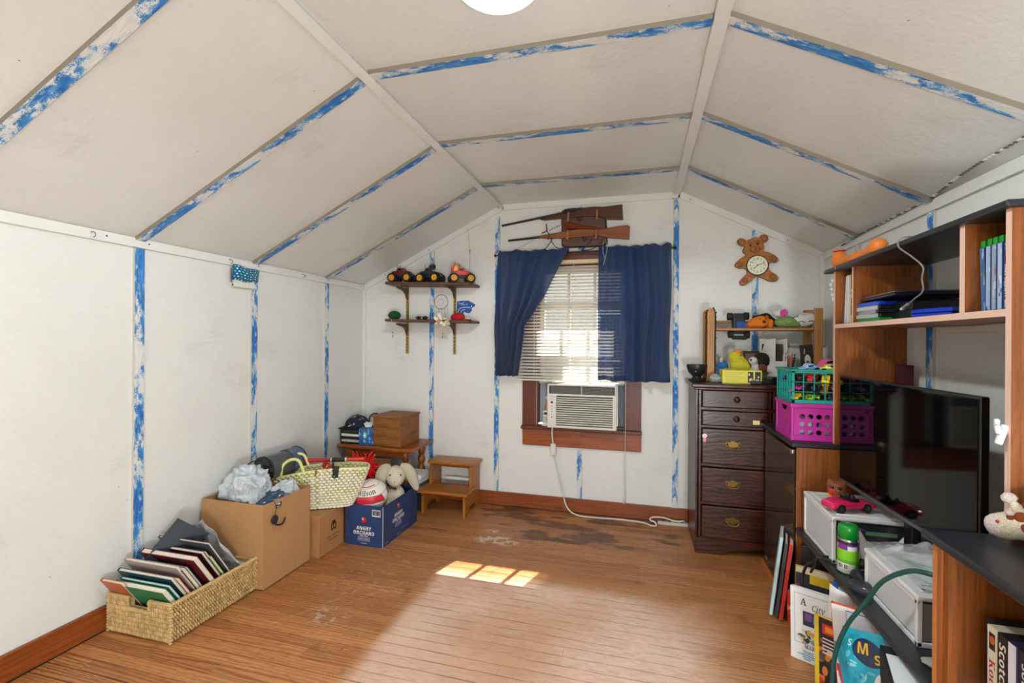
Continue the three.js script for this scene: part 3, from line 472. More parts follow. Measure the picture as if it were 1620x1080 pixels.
// ---- cardboard boxes
const cardboard = card(0xb88a5c);
{
  const x0 = -2.19, x1 = -1.80, z0 = -2.265, z1 = -1.923, h = 0.425, t = thing('cardboard_box', 'tall open brown cardboard box full of plastic bags, next to the wicker basket', 'box', [(x0 + x1) / 2, 0, (z0 + z1) / 2]);
  const W = x1 - x0, D = z1 - z0, c = 0.005;
  part('carton', merge(bx(W, h, c, 0, h / 2, D / 2 - c / 2, 0.001), bx(W, h, c, 0, h / 2, -D / 2 + c / 2, 0.001), bx(c, h, D - 2 * c, W / 2 - c / 2, h / 2, 0, 0.001), bx(c, h, D - 2 * c, -W / 2 + c / 2, h / 2, 0, 0.001), bx(W, c, D, 0, c / 2, 0, 0.001)), cardboard, t);
  part('flap', bx(W - 0.02, 0.16, c, 0, h - 0.085, D / 2 - 0.012, 0.001, 0.08), cardboard, t); part('flap', bx(W - 0.02, 0.16, c, 0, h - 0.085, -D / 2 + 0.012, 0.001, -0.08), cardboard, t);
  // what lies in it
  const bag = (label, c0, r, s, seed) => { let g = new THREE.IcosahedronGeometry(1, 24); g.deleteAttribute('normal'); g.deleteAttribute('uv'); g = mergeVertices(g, 1e-5); const p = g.attributes.position; for (let i = 0; i < p.count; i++) { const x = p.getX(i), y = p.getY(i), z = p.getZ(i), a = 1 - Math.abs(noise3(x * 1.4 + seed, y * 1.1, z * 1.6, seed) - 0.5) * 0.9 - Math.abs(noise3(x * 3.6, y * 1.8 + seed, z * 3.6, seed) - 0.5) * 0.62 - Math.abs(noise3(x * 8, y * 5, z * 8, seed) - 0.5) * 0.26; p.setXYZ(i, x * r[0] * (a + 0.22), y * r[1] * (a + 0.22), z * r[2] * (a + 0.22)); } g.computeVertexNormals(); return solo('plastic_bag', label, 'bag', g, mat(0xdfe4ea, 0.25, { transmission: 0.3, thickness: 0, side: THREE.DoubleSide }), c0, [0, s, 0], undefined); };
  bag('large crumpled white plastic bag bulging out of the tall cardboard box', [-2.045, 0.44, -2.07], [0.118, 0.122, 0.12], 0.4, 3);
  bag('small smooth white plastic bag at the right inside the tall cardboard box', [-1.885, 0.405, -2.165], [0.068, 0.075, 0.06], 0.9, 8);
  bag('flat white plastic bag low at the front inside the tall cardboard box', [-1.93, 0.345, -2.03], [0.09, 0.05, 0.06], 0, 12);
  const mg = canvasTex(128, 128, (c2, w, hh) => { c2.fillStyle = '#23415f'; c2.fillRect(0, 0, w, hh); const q = rng(9); for (let i = 0; i < 46; i++) { c2.fillStyle = ['#d9dde2', '#7f95a8', '#3b6a8c', '#a8424a', '#16222e'][i % 5]; c2.fillRect(q() * w, q() * hh, 4 + q() * 22, 2 + q() * 7); } });
  book('blue patterned magazine lying on the bags in the tall cardboard box', [-1.885, 0.412, -2.06], [-1.25, 0.0, 0.55], [0.13, 0.2, 0.008], 0x2c4460, undefined, printMat(mg, 0.4), 'magazine');
  const st = solo('filler_papers', 'loose dark papers filling the tall cardboard box under the bags', 'papers', bx(0.34, 0.26, 0.27, 0, 0, 0, 0.01), card(0x8b8c8e), [-1.995, 0.15, -2.094]);
  // headset hung over the edge
  const hd = thing('headset', 'small black headset hanging by its wire on the side of the tall cardboard box', 'headset', [x1 + 0.004, 0.335, -1.985]);
  part('ear_pad', lathe([[0, 0], [0.02, 0.001], [0.023, 0.006], [0.019, 0.012], [0, 0.013]], 20).rotateZ(-Math.PI / 2), plastic(0x23221f, 0.6), hd);
  part('boom', tube([[0.006, -0.02, 0.0], [0.01, -0.035, -0.02], [0.014, -0.035, -0.05], [0.012, -0.012, -0.068]], 0.0042, 18, 6), plastic(0x1b1a18, 0.5), hd);
  part('wire', tube([[0.006, 0.02, 0.0], [0.01, 0.06, -0.008], [0.002, 0.094, 0.004], [-0.02, 0.085, 0.01]], 0.0016, 18, 5), plastic(0x2b2925, 0.6), hd); part('wire_end', tube([[0.006, -0.018, 0.002], [0.006, -0.06, 0.01]], 0.0012, 6, 5), plastic(0x8a8478, 0.6), hd);
}
{
  const x0 = -2.18, x1 = -1.762, z0 = -2.525, z1 = -2.295, h = 0.234, t = thing('cardboard_box', 'low closed brown cardboard box under the woven tote bag', 'box', [(x0 + x1) / 2, 0, (z0 + z1) / 2]);
  const W = x1 - x0, D = z1 - z0;
  const pr = canvasTex(256, 256, (c, w, hh) => { c.fillStyle = '#b07d4e'; c.fillRect(0, 0, w, hh); c.fillStyle = '#3a2412'; c.fillRect(118, 78, 56, 44); c.fillRect(128, 62, 36, 20); c.fillStyle = '#b07d4e'; c.fillRect(128, 88, 14, 26); c.fillRect(150, 88, 14, 26); c.fillStyle = '#3a2412'; c.fillRect(124, 118, 12, 10); c.fillRect(158, 118, 12, 10); text(c, 'HANDLE WITH CARE', 140, 160, 14, '#3a2412'); text(c, 'THIS SIDE UP', 140, 182, 16, '#3a2412'); });
  part('carton', bx(W, h, D, 0, h / 2, 0, 0.003), card(0xb07d4e), t);
  part('printed_side', (() => { const g = new THREE.PlaneGeometry(D - 0.01, h - 0.01); return g; })(), mat(0xffffff, 0.85, { map: pr }), t, [W / 2 + 0.0006, h / 2, 0], [0, Math.PI / 2, 0]);
  part('flap', bx(W - 0.006, 0.003, D / 2 - 0.003, 0, h + 0.0015, D / 4, 0.001), card(0xbb8a5a), t); part('flap', bx(W - 0.006, 0.003, D / 2 - 0.003, 0, h + 0.0015, -D / 4, 0.001), card(0xbb8a5a), t);
}

// ---- woven tote of plastic strips
{
  const t = thing('woven_tote', 'cream and lime woven plastic tote bag standing on the low cardboard box', 'tote bag', [-1.885, 0.242, -2.46], Math.atan2(0.25, 0.48));
  const H = 0.235, prof = (v) => 0.19 + 0.10 * Math.pow(v, 0.8), dep = (v) => 0.075 + 0.012 * Math.sin(v * 3), top = (u) => 1 + 0.10 * u - 0.12 * u * u;
  const N = 46, R = 15, cream = mat(0xefe9cf, 0.45), lime = mat(0xe2dfa0, 0.45), cells = [], cells2 = [];
  const P = (a, v) => { const c = Math.cos(a), s = Math.sin(a), w = prof(v), d = dep(v), u = Math.sign(c) * Math.pow(Math.abs(c), 0.55); return [u * w, v * H * top(u), Math.sign(s) * Math.pow(Math.abs(s), 0.5) * d + 0.02 * v]; };
  part('body', sheet((u, v) => { const p = P(u * Math.PI * 2, v); return [p[0] * 0.97, p[1], p[2] * 0.93]; }, 64, 10), mat(0xcdc48e, 0.6, { side: THREE.DoubleSide }), t);
  part('bottom', bx(0.36, 0.006, 0.13, 0, 0.004, 0, 0.002), cream, t);
  for (let j = 0; j < R; j++) { const cum = [0]; for (let k = 1; k <= 400; k++) { const p = P(k / 400 * 6.28319, (j + 0.5) / R), q = P((k - 1) / 400 * 6.28319, (j + 0.5) / R); cum.push(cum[k - 1] + Math.hypot(p[0] - q[0], p[2] - q[2])); } const along = (s) => { let k = 0; while (k < 399 && cum[k + 1] < s * cum[400]) k++; return (k + (s * cum[400] - cum[k]) / (cum[k + 1] - cum[k] + 1e-9)) / 400 * 6.28319; };
  for (let i = 0; i < N; i++) {
    const a = along((i + (j % 2) * 0.5) / N), p = P(a, (j + 0.5) / R), p1 = P(a + 0.04, (j + 0.5) / R), p2 = P(a - 0.04, (j + 0.5) / R);
    const g = new THREE.SphereGeometry(1, 7, 5); g.scale(0.0135, 0.0088, 0.0085); g.rotateY(Math.atan2(-(p1[2] - p2[2]), p1[0] - p2[0])); g.translate(...p); (hash(i, j, 2) > 0.9 || (j > 12 && p[0] < -0.02) || (p[0] < -0.05 && hash(i, j, 3) > 0.6) ? cells2 : cells).push(g);
  } }
  part('weave', merge(cells), cream, t).userData.kind = 'stuff'; part('weave', merge(cells2), lime, t, undefined, undefined, 'lime-coloured strips of the weave').userData.kind = 'stuff';
  const y = (u) => H * top(u);
  part('rim', tube(Array.from({ length: 40 }, (_, i) => { const p = P(i / 40 * Math.PI * 2, 1); return p; }), 0.006, 80, 6, true), lime, t);
  for (const s of [0.085, -0.055]) part('handle', tube([[-0.20, y(-0.6) - 0.02, s], [-0.195, y(-0.6) + 0.05, s], [-0.155, y(-0.6) + 0.09, s], [-0.105, y(-0.4) + 0.075, s], [-0.075, y(-0.3) - 0.0, s]], 0.009, 30, 8), mat(0xdfe08c, 0.4), t);
  part('luggage_tag', merge(bx(0.034, 0.075, 0.008, 0.105, H - 0.012, 0.104, 0.003, 0.1, 0, -0.1), bx(0.014, 0.05, 0.006, 0.09, H + 0.02, 0.098, 0.002)), mat(0x23241f, 0.7), t, undefined, undefined, 'black luggage tag');
  part('brown_mark', bx(0.014, 0.035, 0.004, -0.005, H - 0.012, 0.103, 0.001), mat(0x8a6a48, 0.8), t);
}
// ---- what sticks out of the tote
{
  const t = thing('mesh_bin', 'smoky see-through mesh bin with black hoops lying behind the tote', 'bin', [-2.09, 0.50, -2.36], 0);
  const smoke = mat(0x8a9096, 0.3, { transmission: 0.7, thickness: 0, side: THREE.DoubleSide }), pat = mat(0x5a6c88, 0.5, { map: clothTex, side: THREE.DoubleSide }), blk = plastic(0x1d1d1e, 0.5);
  part('mesh_wall', xf(new THREE.CylinderGeometry(0.078, 0.07, 0.26, 36, 1, true), 0, 0, 0.0, Math.PI / 2), smoke, t);
  part('patterned_end', xf(new THREE.CylinderGeometry(0.0775, 0.0775, 0.1, 36, 1, true), 0, 0, -0.09, Math.PI / 2), pat, t); part('end_disc', cyl(0.076, 0.076, 0.004, 0, 0, -0.14, 36, Math.PI / 2), pat, t);
  for (const [z, r] of [[-0.14, 0.078], [0.13, 0.07]]) part('hoop', torus(r, 0.0035, 0, 0, z, 0, 0, 0, 40, 6), blk, t);
  part('strap', torus(0.062, 0.003, -0.01, 0.0, 0.17, 0, 0.5, 0, 32, 6), blk, t); part('strap', torus(0.07, 0.0028, 0.02, -0.012, 0.15, 0.2, 0.9, 0, 32, 6), blk, t);
  part('dark_lump', sph(0.05, 0, -0.015, 0.05, 0.9, 0.8, 1.1, 18), mat(0x2a2c2c, 0.5), t);
}
{
  const t = thing('toy_baton', 'red and black toy baton laid across the top of the tote', 'toy', [-1.93, 0.502, -2.50]); t.rotation.y = 0.42;
  const rot = [0, 0, -Math.PI / 2 - 0.05];
  part('shaft', cyl(0.012, 0.012, 0.16, 0, 0, 0, 16, 0, Math.PI / 2), mat(0xb81622, 0.4), t); part('grip', cyl(0.013, 0.013, 0.09, 0.115, 0, 0, 16, 0, Math.PI / 2), plastic(0x17171a, 0.5), t);
  part('band', merge(cyl(0.0135, 0.0135, 0.008, 0.078, 0, 0, 16, 0, Math.PI / 2), cyl(0.0135, 0.0135, 0.008, 0.165, 0, 0, 16, 0, Math.PI / 2)), mat(0xe8e6e2, 0.4), t); part('tip', cyl(0.011, 0.009, 0.11, 0.22, 0, 0, 16, 0, Math.PI / 2), mat(0xe0402c, 0.4), t);
  const m = thing('red_horn', 'short red plastic tube pointing out over the rim of the tote', 'toy', [-1.80, 0.49, -2.43]); m.rotation.set(1.15, 0, -0.3);
  part('tube', new THREE.LatheGeometry([[0.017, 0], [0.019, 0.0], [0.02, 0.07], [0.017, 0.07], [0.017, 0]].map(([r, y]) => new THREE.Vector2(r, y)), 24), mat(0xd23c32, 0.4), m);
  const p = thing('pompom', 'bright red shaggy pompom lying over the end of the tote', 'pompom', [-1.765, 0.395, -2.75]);
  const q = rng(17), st = []; for (let i = 0; i < 260; i++) { const a = q() * 6.28, b = Math.acos(2 * q() - 1), d = V3(Math.sin(b) * Math.cos(a), Math.cos(b), Math.sin(b) * Math.sin(a)), r = 0.07 + q() * 0.018; const w = V3(q() - 0.5, q() - 0.5, q() - 0.5).multiplyScalar(0.05); st.push(tube([d.clone().multiplyScalar(0.03).toArray(), d.clone().multiplyScalar(r * 0.8).add(w).toArray(), d.clone().multiplyScalar(r).add(w.multiplyScalar(2)).toArray()], 0.005, 5, 4)); }
  part('core', sph(0.066, 0, 0, 0, 1.05, 0.95, 1), mat(0xd60f0c, 0.6), p); part('strands', merge(st), mat(0xe31410, 0.45), p).userData.kind = 'stuff';
}

// ---- blue drinks carton with ball and rabbit
{
  const x0 = -1.745, x1 = -1.485, z0 = -2.965, z1 = -2.516, h = 0.247, W = x1 - x0, D = z1 - z0, c = 0.005;
  const face = (w, hh, wide) => canvasTex(w, hh, (x) => {
    x.fillStyle = '#24406f'; x.fillRect(0, 0, w, hh); const q = rng(wide ? 4 : 2); x.strokeStyle = 'rgba(14,26,54,0.8)';
    for (let i = 0; i < (wide ? 26 : 10); i++) { const px = wide ? w * (0.72 + q() * 0.26) : w * (q() * 0.2), py = hh * q(); x.lineWidth = 2 + q() * 4; x.beginPath(); x.moveTo(px, py); x.bezierCurveTo(px - 20 * q(), py + 10, px + 12, py + 22 * q(), px - 18, py + 34 * q()); x.stroke(); }
    const cx = w * (wide ? 0.42 : 0.5), s = hh / 256; x.fillStyle = '#d2202c'; x.beginPath(); x.arc(cx, hh * (wide ? 0.20 : 0.36), 18 * s, 0, 7); x.fill(); x.fillStyle = '#f2ece6'; x.beginPath(); x.arc(cx - 10 * s, hh * (wide ? 0.18 : 0.34), 8 * s, 0, 7); x.fill(); x.fillStyle = '#24406f'; x.beginPath(); x.arc(cx - 14 * s, hh * (wide ? 0.19 : 0.35), 5 * s, 0, 7); x.fill();
    const y0 = wide ? 0.40 : 0.57; text(x, 'ANGRY', cx, hh * y0, 32 * s, '#f1eee8'); text(x, 'ORCHARD', cx, hh * (y0 + 0.115), 33 * s, '#f1eee8'); text(x, 'HARD CIDER', cx, hh * (y0 + 0.19), 10 * s, '#e6e2da'); x.strokeStyle = '#dcd8d0'; x.lineWidth = 2 * s; x.strokeRect(cx - 42 * s, hh * (y0 + 0.225), 84 * s, 22 * s); text(x, 'CRISP APPLE', cx, hh * (y0 + 0.268), 12 * s, '#dcd8d0'); text(x, 'Stay Crisp', cx, hh * 0.94, 9 * s, '#cfd3da');
    if (!wide) { x.fillStyle = '#e4e2de'; x.fillRect(w * 0.72, hh * 0.08, w * 0.22, hh * 0.17); x.fillStyle = '#222'; for (let i = 0; i < 17; i++) x.fillRect(w * 0.735 + i * w * 0.0115, hh * 0.1, 1 + q() * 2.2, hh * 0.12); }
    else { x.fillStyle = '#c9ced6'; x.fillRect(w * 0.5, hh * 0.86, w * 0.22, 2); x.fillRect(w * 0.05, hh * 0.93, w * 0.09, 3); }
  });
  const blue = mat(0x24406f, 0.5), t = thing('drinks_carton', 'open navy blue drinks carton holding the volleyball and the rabbit', 'carton', [(x0 + x1) / 2, 0, (z0 + z1) / 2]);
  part('carton', merge(bx(W, h, c, 0, h / 2, D / 2 - c / 2, 0.001), bx(W, h, c, 0, h / 2, -D / 2 + c / 2, 0.001), bx(c, h, D - 2 * c, W / 2 - c / 2, h / 2, 0, 0.001), bx(c, h, D - 2 * c, -W / 2 + c / 2, h / 2, 0, 0.001), bx(W, c, D, 0, c / 2, 0, 0)), blue, t);
  part('printed_end', new THREE.PlaneGeometry(W - 0.004, h - 0.004), mat(0xffffff, 0.45, { map: face(270, 256, false) }), t, [0, h / 2, D / 2 + 0.0006]);
  part('printed_side', new THREE.PlaneGeometry(D - 0.004, h - 0.004), mat(0xffffff, 0.45, { map: face(460, 256, true) }), t, [W / 2 + 0.0006, h / 2, 0], [0, Math.PI / 2, 0]);
  part('torn_edge', bx(0.003, h, 0.003, W / 2, h / 2, D / 2, 0.0005), card(0xd9d4c8), t);
  part('flap', bx(0.003, 0.09, D * 0.6, -W / 2 + 0.012, h + 0.012, 0.05, 0.001, 0, 0, 0.3), mat(0x2c4c82, 0.5), t);
  solo('black_cloth', 'black rumpled cloth filling the blue carton below the toys', 'cloth', (() => { const g = new THREE.BoxGeometry(W - 0.02, 0.12, D - 0.02, 14, 3, 20), p = g.attributes.position; for (let i = 0; i < p.count; i++) if (p.getY(i) > 0.05) p.setY(i, p.getY(i) + 0.045 * noise3(p.getX(i) * 22, 2, p.getZ(i) * 22)); g.computeVertexNormals(); return g; })(), cloth(0x25272b), [(x0 + x1) / 2, 0.07, (z0 + z1) / 2]);
  // volleyball
  const ball = thing('volleyball', 'white, red and sand volleyball in the blue carton', 'ball', [-1.63, 0.27, -2.622]); ball.rotation.set(0.25, 0.35, 0.05);
  const bt = canvasTex(512, 256, (x, w, hh) => {
    x.fillStyle = '#e9e4da'; x.fillRect(0, 0, w, hh); x.fillStyle = '#b9ab97'; x.fillRect(0, 60, 40, 130); x.fillRect(235, 140, 42, 60); x.fillRect(400, 40, 60, 150); x.fillStyle = '#c81f3a'; x.beginPath(); x.moveTo(60, 100); x.quadraticCurveTo(150, 78, 240, 100); x.lineTo(252, 140); x.quadraticCurveTo(150, 112, 66, 134); x.fill(); x.fillRect(290, 100, 80, 36); x.fillRect(60, 40, 180, 5);
    x.strokeStyle = '#8b8378'; x.lineWidth = 2; for (const y of [52, 98, 142, 190]) { x.beginPath(); x.moveTo(0, y); x.lineTo(w, y); x.stroke(); } for (const px of [50, 150, 255, 380]) { x.beginPath(); x.moveTo(px, 142); x.lineTo(px, 256); x.stroke(); } text(x, 'Wilson', 155, 72, 34, '#17171a', 'serif');
  });
  part('panels', new THREE.SphereGeometry(0.104, 40, 28).rotateY(-0.42), mat(0xffffff, 0.45, { map: bt }), ball); part('seam', merge(torus(0.1042, 0.0012, 0, 0, 0, 1.57, 0, 0, 60, 5), torus(0.1042, 0.0012, 0, 0, 0, 0, 0.9, 0, 60, 5)), mat(0x6e675c, 0.7), ball);
  // lop-eared rabbit
  const rb = thing('plush_rabbit', 'cream lop-eared plush rabbit with a dark neck ribbon in the blue carton', 'soft toy', [-1.558, 0.20, -2.795], 0.25);
  part('body', plush([['e', [0, 0.02, 0.0], [0.062, 0.075, 0.058]], ['e', [0.005, 0.163, 0.02], [0.066, 0.064, 0.06]], ['e', [0.016, 0.140, 0.064], [0.042, 0.036, 0.036]], ['c', [-0.05, 0.03, 0.01], [-0.125, 0.10, -0.03], 0.03, 0.04], ['c', [0.03, 0.03, 0.04], [0.02, -0.01, 0.085], 0.028, 0.03], ['c', [-0.03, 0.0, 0.05], [-0.03, -0.02, 0.095], 0.03, 0.034]], 0.03, 0.0065), fur(0xe6dcc3), rb);
  const ear = (pts, nm) => { const c2 = new THREE.CatmullRomCurve3(pts.map((p) => V3(...p))); const g = new THREE.TubeGeometry(c2, 20, 1, 14), p = g.attributes.position; const P0 = []; for (let i = 0; i <= 20; i++) P0.push(c2.getPointAt(i / 20)); for (let i = 0; i < p.count; i++) { const k = Math.min(20, Math.floor(i / 15)), u = k / 20, w = 0.016 + 0.022 * Math.sin(Math.PI * Math.min(1, u * 0.85 + 0.1)), c0 = P0[k]; p.setXYZ(i, c0.x + (p.getX(i) - c0.x) * w, c0.y + (p.getY(i) - c0.y) * w, c0.z + (p.getZ(i) - c0.z) * w * 0.55); } g.computeVertexNormals(); return merge(g, sph(0.014, ...pts[pts.length - 1])); };
  part('ear', ear([[-0.03, 0.215, 0.02], [-0.065, 0.208, 0.035], [-0.085, 0.15, 0.055], [-0.082, 0.07, 0.06]]), fur(0xe2d6ba), rb); part('ear', ear([[0.035, 0.218, 0.005], [0.08, 0.205, 0.01], [0.112, 0.15, 0.01], [0.142, 0.075, 0.008]]), fur(0xe6dcc3), rb);
  part('eye', sph(0.0065, -0.014, 0.178, 0.077, 1, 1.2, 0.7, 10), plastic(0x151212, 0.15), rb); part('eye', sph(0.0065, 0.05, 0.178, 0.066, 1, 1.2, 0.7, 10), plastic(0x151212, 0.15), rb); part('nose', sph(0.006, 0.02, 0.146, 0.1005, 1.3, 0.8, 0.6, 10), mat(0xd98f92, 0.7), rb);
  part('ribbon', torus(0.048, 0.005, 0.003, 0.1, 0.018, 1.35, 0.1, 0, 30, 6), cloth(0x1f2426), rb); part('bow', merge(sph(0.012, -0.012, 0.094, 0.066, 1.2, 0.7, 0.5, 10), sph(0.012, 0.012, 0.09, 0.066, 1.2, 0.7, 0.5, 10)), cloth(0x3a4038), rb);
}

// ---- bench with turned legs
{
  const x0 = -2.195, x1 = -1.575, z0 = -3.425, z1 = -3.045, yt = 0.468, t = thing('small_bench', 'low orange-brown pine bench with turned legs in the far left corner', 'bench', [(x0 + x1) / 2, 0, (z0 + z1) / 2]);
  const W = x1 - x0, D = z1 - z0, pine = wood(0xa85a22, 0.32);
  const q = []; const n = 40; for (let i = 0; i <= n; i++) { const u = i / n; q.push([-W / 2 + u * W, D / 2 - 0.014 * (0.5 + 0.5 * Math.cos(u * Math.PI * 2 * 2))]); } for (let i = n; i >= 0; i--) q.push([-W / 2 + (i / n) * W, -D / 2]);
  part('top', uvBox(extrude(shapeOf(q), 0.026, 0.007, 2).rotateX(Math.PI / 2)), pine, t, [0, yt, 0]);
  part('apron', merge(bx(W - 0.1, 0.045, 0.018, 0, yt - 0.05, D / 2 - 0.055, 0.002), bx(W - 0.1, 0.045, 0.018, 0, yt - 0.05, -D / 2 + 0.05, 0.002)), pine, t);
  const leg = lathe([[0, 0], [0.014, 0], [0.018, 0.03], [0.016, 0.1], [0.023, 0.125], [0.026, 0.15], [0.02, 0.17], [0.015, 0.18], [0.024, 0.2], [0.03, 0.225], [0.03, 0.25], [0.022, 0.275], [0.014, 0.285], [0.027, 0.305], [0.029, 0.33], [0.02, 0.35], [0.016, 0.36], [0.026, 0.375], [0.027, 0.44], [0, 0.44]], 20);
  for (const [a, b] of [[-1, 1], [1, 1], [-1, -1], [1, -1]]) part('leg', leg, pine, t, [a * (W / 2 - 0.075), 0, b * (D / 2 - 0.06)]);
}
// ---- on the bench
{
  const yt = 0.469;
  const t = thing('wooden_chest', 'square rough brown wooden box with a lid, on the bench', 'box', [-1.79, yt, -3.225], -0.05), w2 = wood(0x9a6228, 0.6, { bumpScale: 0.0012 }), W = 0.235, D = 0.27, H = 0.21, end = w2, lid = w2;
  for (let k = 0; k < 3; k++) part('side_board', bx(W - 0.012, H / 3 - 0.001, 0.012, 0, H / 6 + k * H / 3, D / 2 - 0.006, 0.002), w2, t);
  for (let k = 0; k < 3; k++) part('side_board', bx(W - 0.012, H / 3 - 0.001, 0.012, 0, H / 6 + k * H / 3, -D / 2 + 0.006, 0.002), w2, t);
  for (const s of [-1, 1]) part('end_board', bx(0.013, H, D - 0.002, s * (W / 2 - 0.006), H / 2, 0, 0.002), end, t);
  part('bottom', bx(W - 0.02, 0.01, D - 0.02, 0, 0.006, 0, 0), w2, t); part('lid', bx(W + 0.022, 0.013, D + 0.016, -0.004, H + 0.0075, 0.002, 0.003), lid, t);
  const tt = canvasTex(256, 128, (c, w, h) => { c.fillStyle = '#1d5f9e'; c.fillRect(0, 0, w, h); const q = rng(31); for (let i = 0; i < 30; i++) { c.fillStyle = ['#123a70', '#2f8f6a', '#8fc4dd', '#1f4f8e', '#56a6cf', '#12503f'][i % 6]; c.beginPath(); c.ellipse(q() * w, q() * h, 6 + q() * 20, 4 + q() * 10, q() * 3, 0, 7); c.fill(); } c.fillStyle = '#bfe0ee'; for (let k = 0; k < 6; k++) { c.beginPath(); c.ellipse(90 + Math.cos(k) * 16, 52 + Math.sin(k) * 16, 10, 7, k, 0, 7); c.fill(); } c.fillStyle = '#eef6f8'; c.beginPath(); c.arc(90, 52, 9, 0, 7); c.fill(); });
  const b = thing('tissue_box', 'blue floral tissue box on the bench beside the wooden box', 'tissue box', [-1.985, yt, -3.15], 0.35), bm = mat(0xffffff, 0.5, { map: tt }), pl = mat(0x2a6cab, 0.5);
  part('carton', new THREE.BoxGeometry(0.118, 0.122, 0.118), [bm, bm, pl, pl, bm, bm], b, [0, 0.061, 0]); part('opening', cyl(0.03, 0.03, 0.002, 0.0, 0.1225, 0, 20), mat(0x16324f, 0.8), b);
  part('tissue', sheet((u, v) => { const a = u * 6.28; return [Math.cos(a) * (0.012 + 0.02 * v + 0.008 * Math.sin(3 * a)), 0.115 + 0.04 * v + 0.006 * Math.sin(a * 2), Math.sin(a) * (0.01 + 0.014 * v)]; }, 24, 8), mat(0xeceae6, 0.9, { side: THREE.DoubleSide }), b);
  // stacked books and tablets under the cap
  const S = [[0.30, 0.006, 0.20, 0x16161a, 'black folder at the bottom of the stack on the bench'], [0.26, 0.024, 0.18, 0x2d2622, 'thick dark book with pale pages second from the bottom of the stack on the bench'], [0.30, 0.02, 0.2, 0x121316, 'black ring binder in the middle of the stack on the bench'], [0.31, 0.024, 0.21, 0x1b1a1c, 'black book with white pages below the tablet on the bench stack'], [0.32, 0.014, 0.21, 0x3a3a3f, 'grey-black notebook near the top of the stack on the bench'], [0.33, 0.012, 0.22, 0x54565b, 'grey glossy tablet at the top of the stack under the cap']];
  let y = yt; for (const [w, th, d, col, label] of S) { const o = book(label, [-2.115 + (w - 0.3) * 0.5 + 0.012, y + th / 2 + 0.0005, -3.2], [-Math.PI / 2, 0, 0], [w * 0.62, d, th], col, 'books stacked on the bench under the cap', undefined, 'book', !/pages/.test(label)); y += th + 0.001; }
  const cp = thing('baseball_cap', 'black baseball cap printed with purple and white scrawls, on the stack of books', 'cap', [-2.115, y, -3.2], 0.1);
  const ct = canvasTex(256, 128, (c, w, h) => { c.fillStyle = '#1b1930'; c.fillRect(0, 0, w, h); const q = rng(12); for (let i = 0; i < 60; i++) { c.strokeStyle = ['#cfcbe0', '#6a4a96', '#eeeef2', '#3fae8e', '#8d76b4'][i % 5]; c.lineWidth = 1.5 + q() * 4; c.beginPath(); const x = q() * w, yy = q() * h; c.moveTo(x, yy); c.bezierCurveTo(x + 20 * (q() - 0.5), yy + 30 * (q() - 0.5), x + 30 * (q() - 0.5), yy + 20 * (q() - 0.5), x + 34 * (q() - 0.5), yy + 30 * (q() - 0.5)); c.stroke(); } });
  part('crown', new THREE.SphereGeometry(0.088, 32, 16, 0, Math.PI * 2, 0, Math.PI / 2).scale(1.08, 0.98, 1.0), mat(0xffffff, 0.85, { map: ct, side: THREE.DoubleSide }), cp, [0, 0.012, 0]);
  part('brim', sheet((u, v) => { const a = mix(-1.25, 1.25, u), r = mix(0.08, 0.145, v); return [Math.sin(a) * r * 1.0, 0.012 - 0.012 * v * Math.abs(a), Math.cos(a) * r * 0.72 + 0.02]; }, 24, 6, 0.004), cloth(0x16151a), cp); part('button', sph(0.007, 0, 0.1, 0, 1, 0.6, 1, 10), cloth(0x16151a), cp);
  part('band', torus(0.09, 0.007, 0, 0.013, 0, 1.57, 0, 0, 40, 6), cloth(0x141318), cp);
  const lp = thing('black_earmuff', 'round black fluffy earmuff between the cap and the wooden box', 'earmuff', [-1.985, yt + 0.13, -3.29]); part('pad', plush([['e', [0, 0.03, 0], [0.038, 0.045, 0.03]]], 0.02, 0.006), fur(0x16161a), lp); part('band', torus(0.045, 0.005, -0.03, 0.03, 0.0, 0, 0.4, 0.2, 24, 6, 3.3), plastic(0x1a1a1c), lp); part('lower_pad', plush([['e', [-0.06, -0.09, 0.0], [0.05, 0.04, 0.03]]], 0.02, 0.008), fur(0x1b1a1e), lp);
}
// ---- under the bench
{
  const t = thing('cardboard_box', 'brown cardboard box pushed under the bench behind the tote', 'box', [-1.935, 0, -2.966]);
  part('carton', merge(bx(0.38, 0.385, 0.006, 0, 0.1925, 0.10, 0.001), bx(0.38, 0.385, 0.006, 0, 0.1925, -0.1, 0.001), bx(0.006, 0.385, 0.2, 0.187, 0.1925, 0, 0.001), bx(0.006, 0.385, 0.2, -0.187, 0.1925, 0, 0.001), bx(0.37, 0.006, 0.19, 0, 0.004, 0, 0)), card(0x9a6a44), t);
  const s = rng(8); for (let k = 0; k < 4; k++) solo('paper_stack', ['white paper pad lowest in the pile under the bench by the step stool', 'grey folder second in the pile under the bench by the step stool', 'white paper pad third in the pile under the bench by the step stool', 'white paper pad on top of the pile under the bench by the step stool'][k], 'paper', bx(0.22, 0.03, 0.16, 0, 0, 0, 0.001), card([0xe4e4e4, 0x55585c, 0xd9dadb, 0xeef0f2][k]), [-1.665, 0.149 + k * 0.0315, -3.235], [0, (s() - 0.5) * 0.2, 0]);
  solo('storage_tub', 'dark plastic tub under the bench carrying the pile of paper', 'tub', merge(bx(0.24, 0.13, 0.17, 0, 0.065, 0, 0.008), bx(0.25, 0.012, 0.18, 0, 0.126, 0, 0.004)), plastic(0x25262a, 0.5), [-1.665, 0, -3.235]);
}

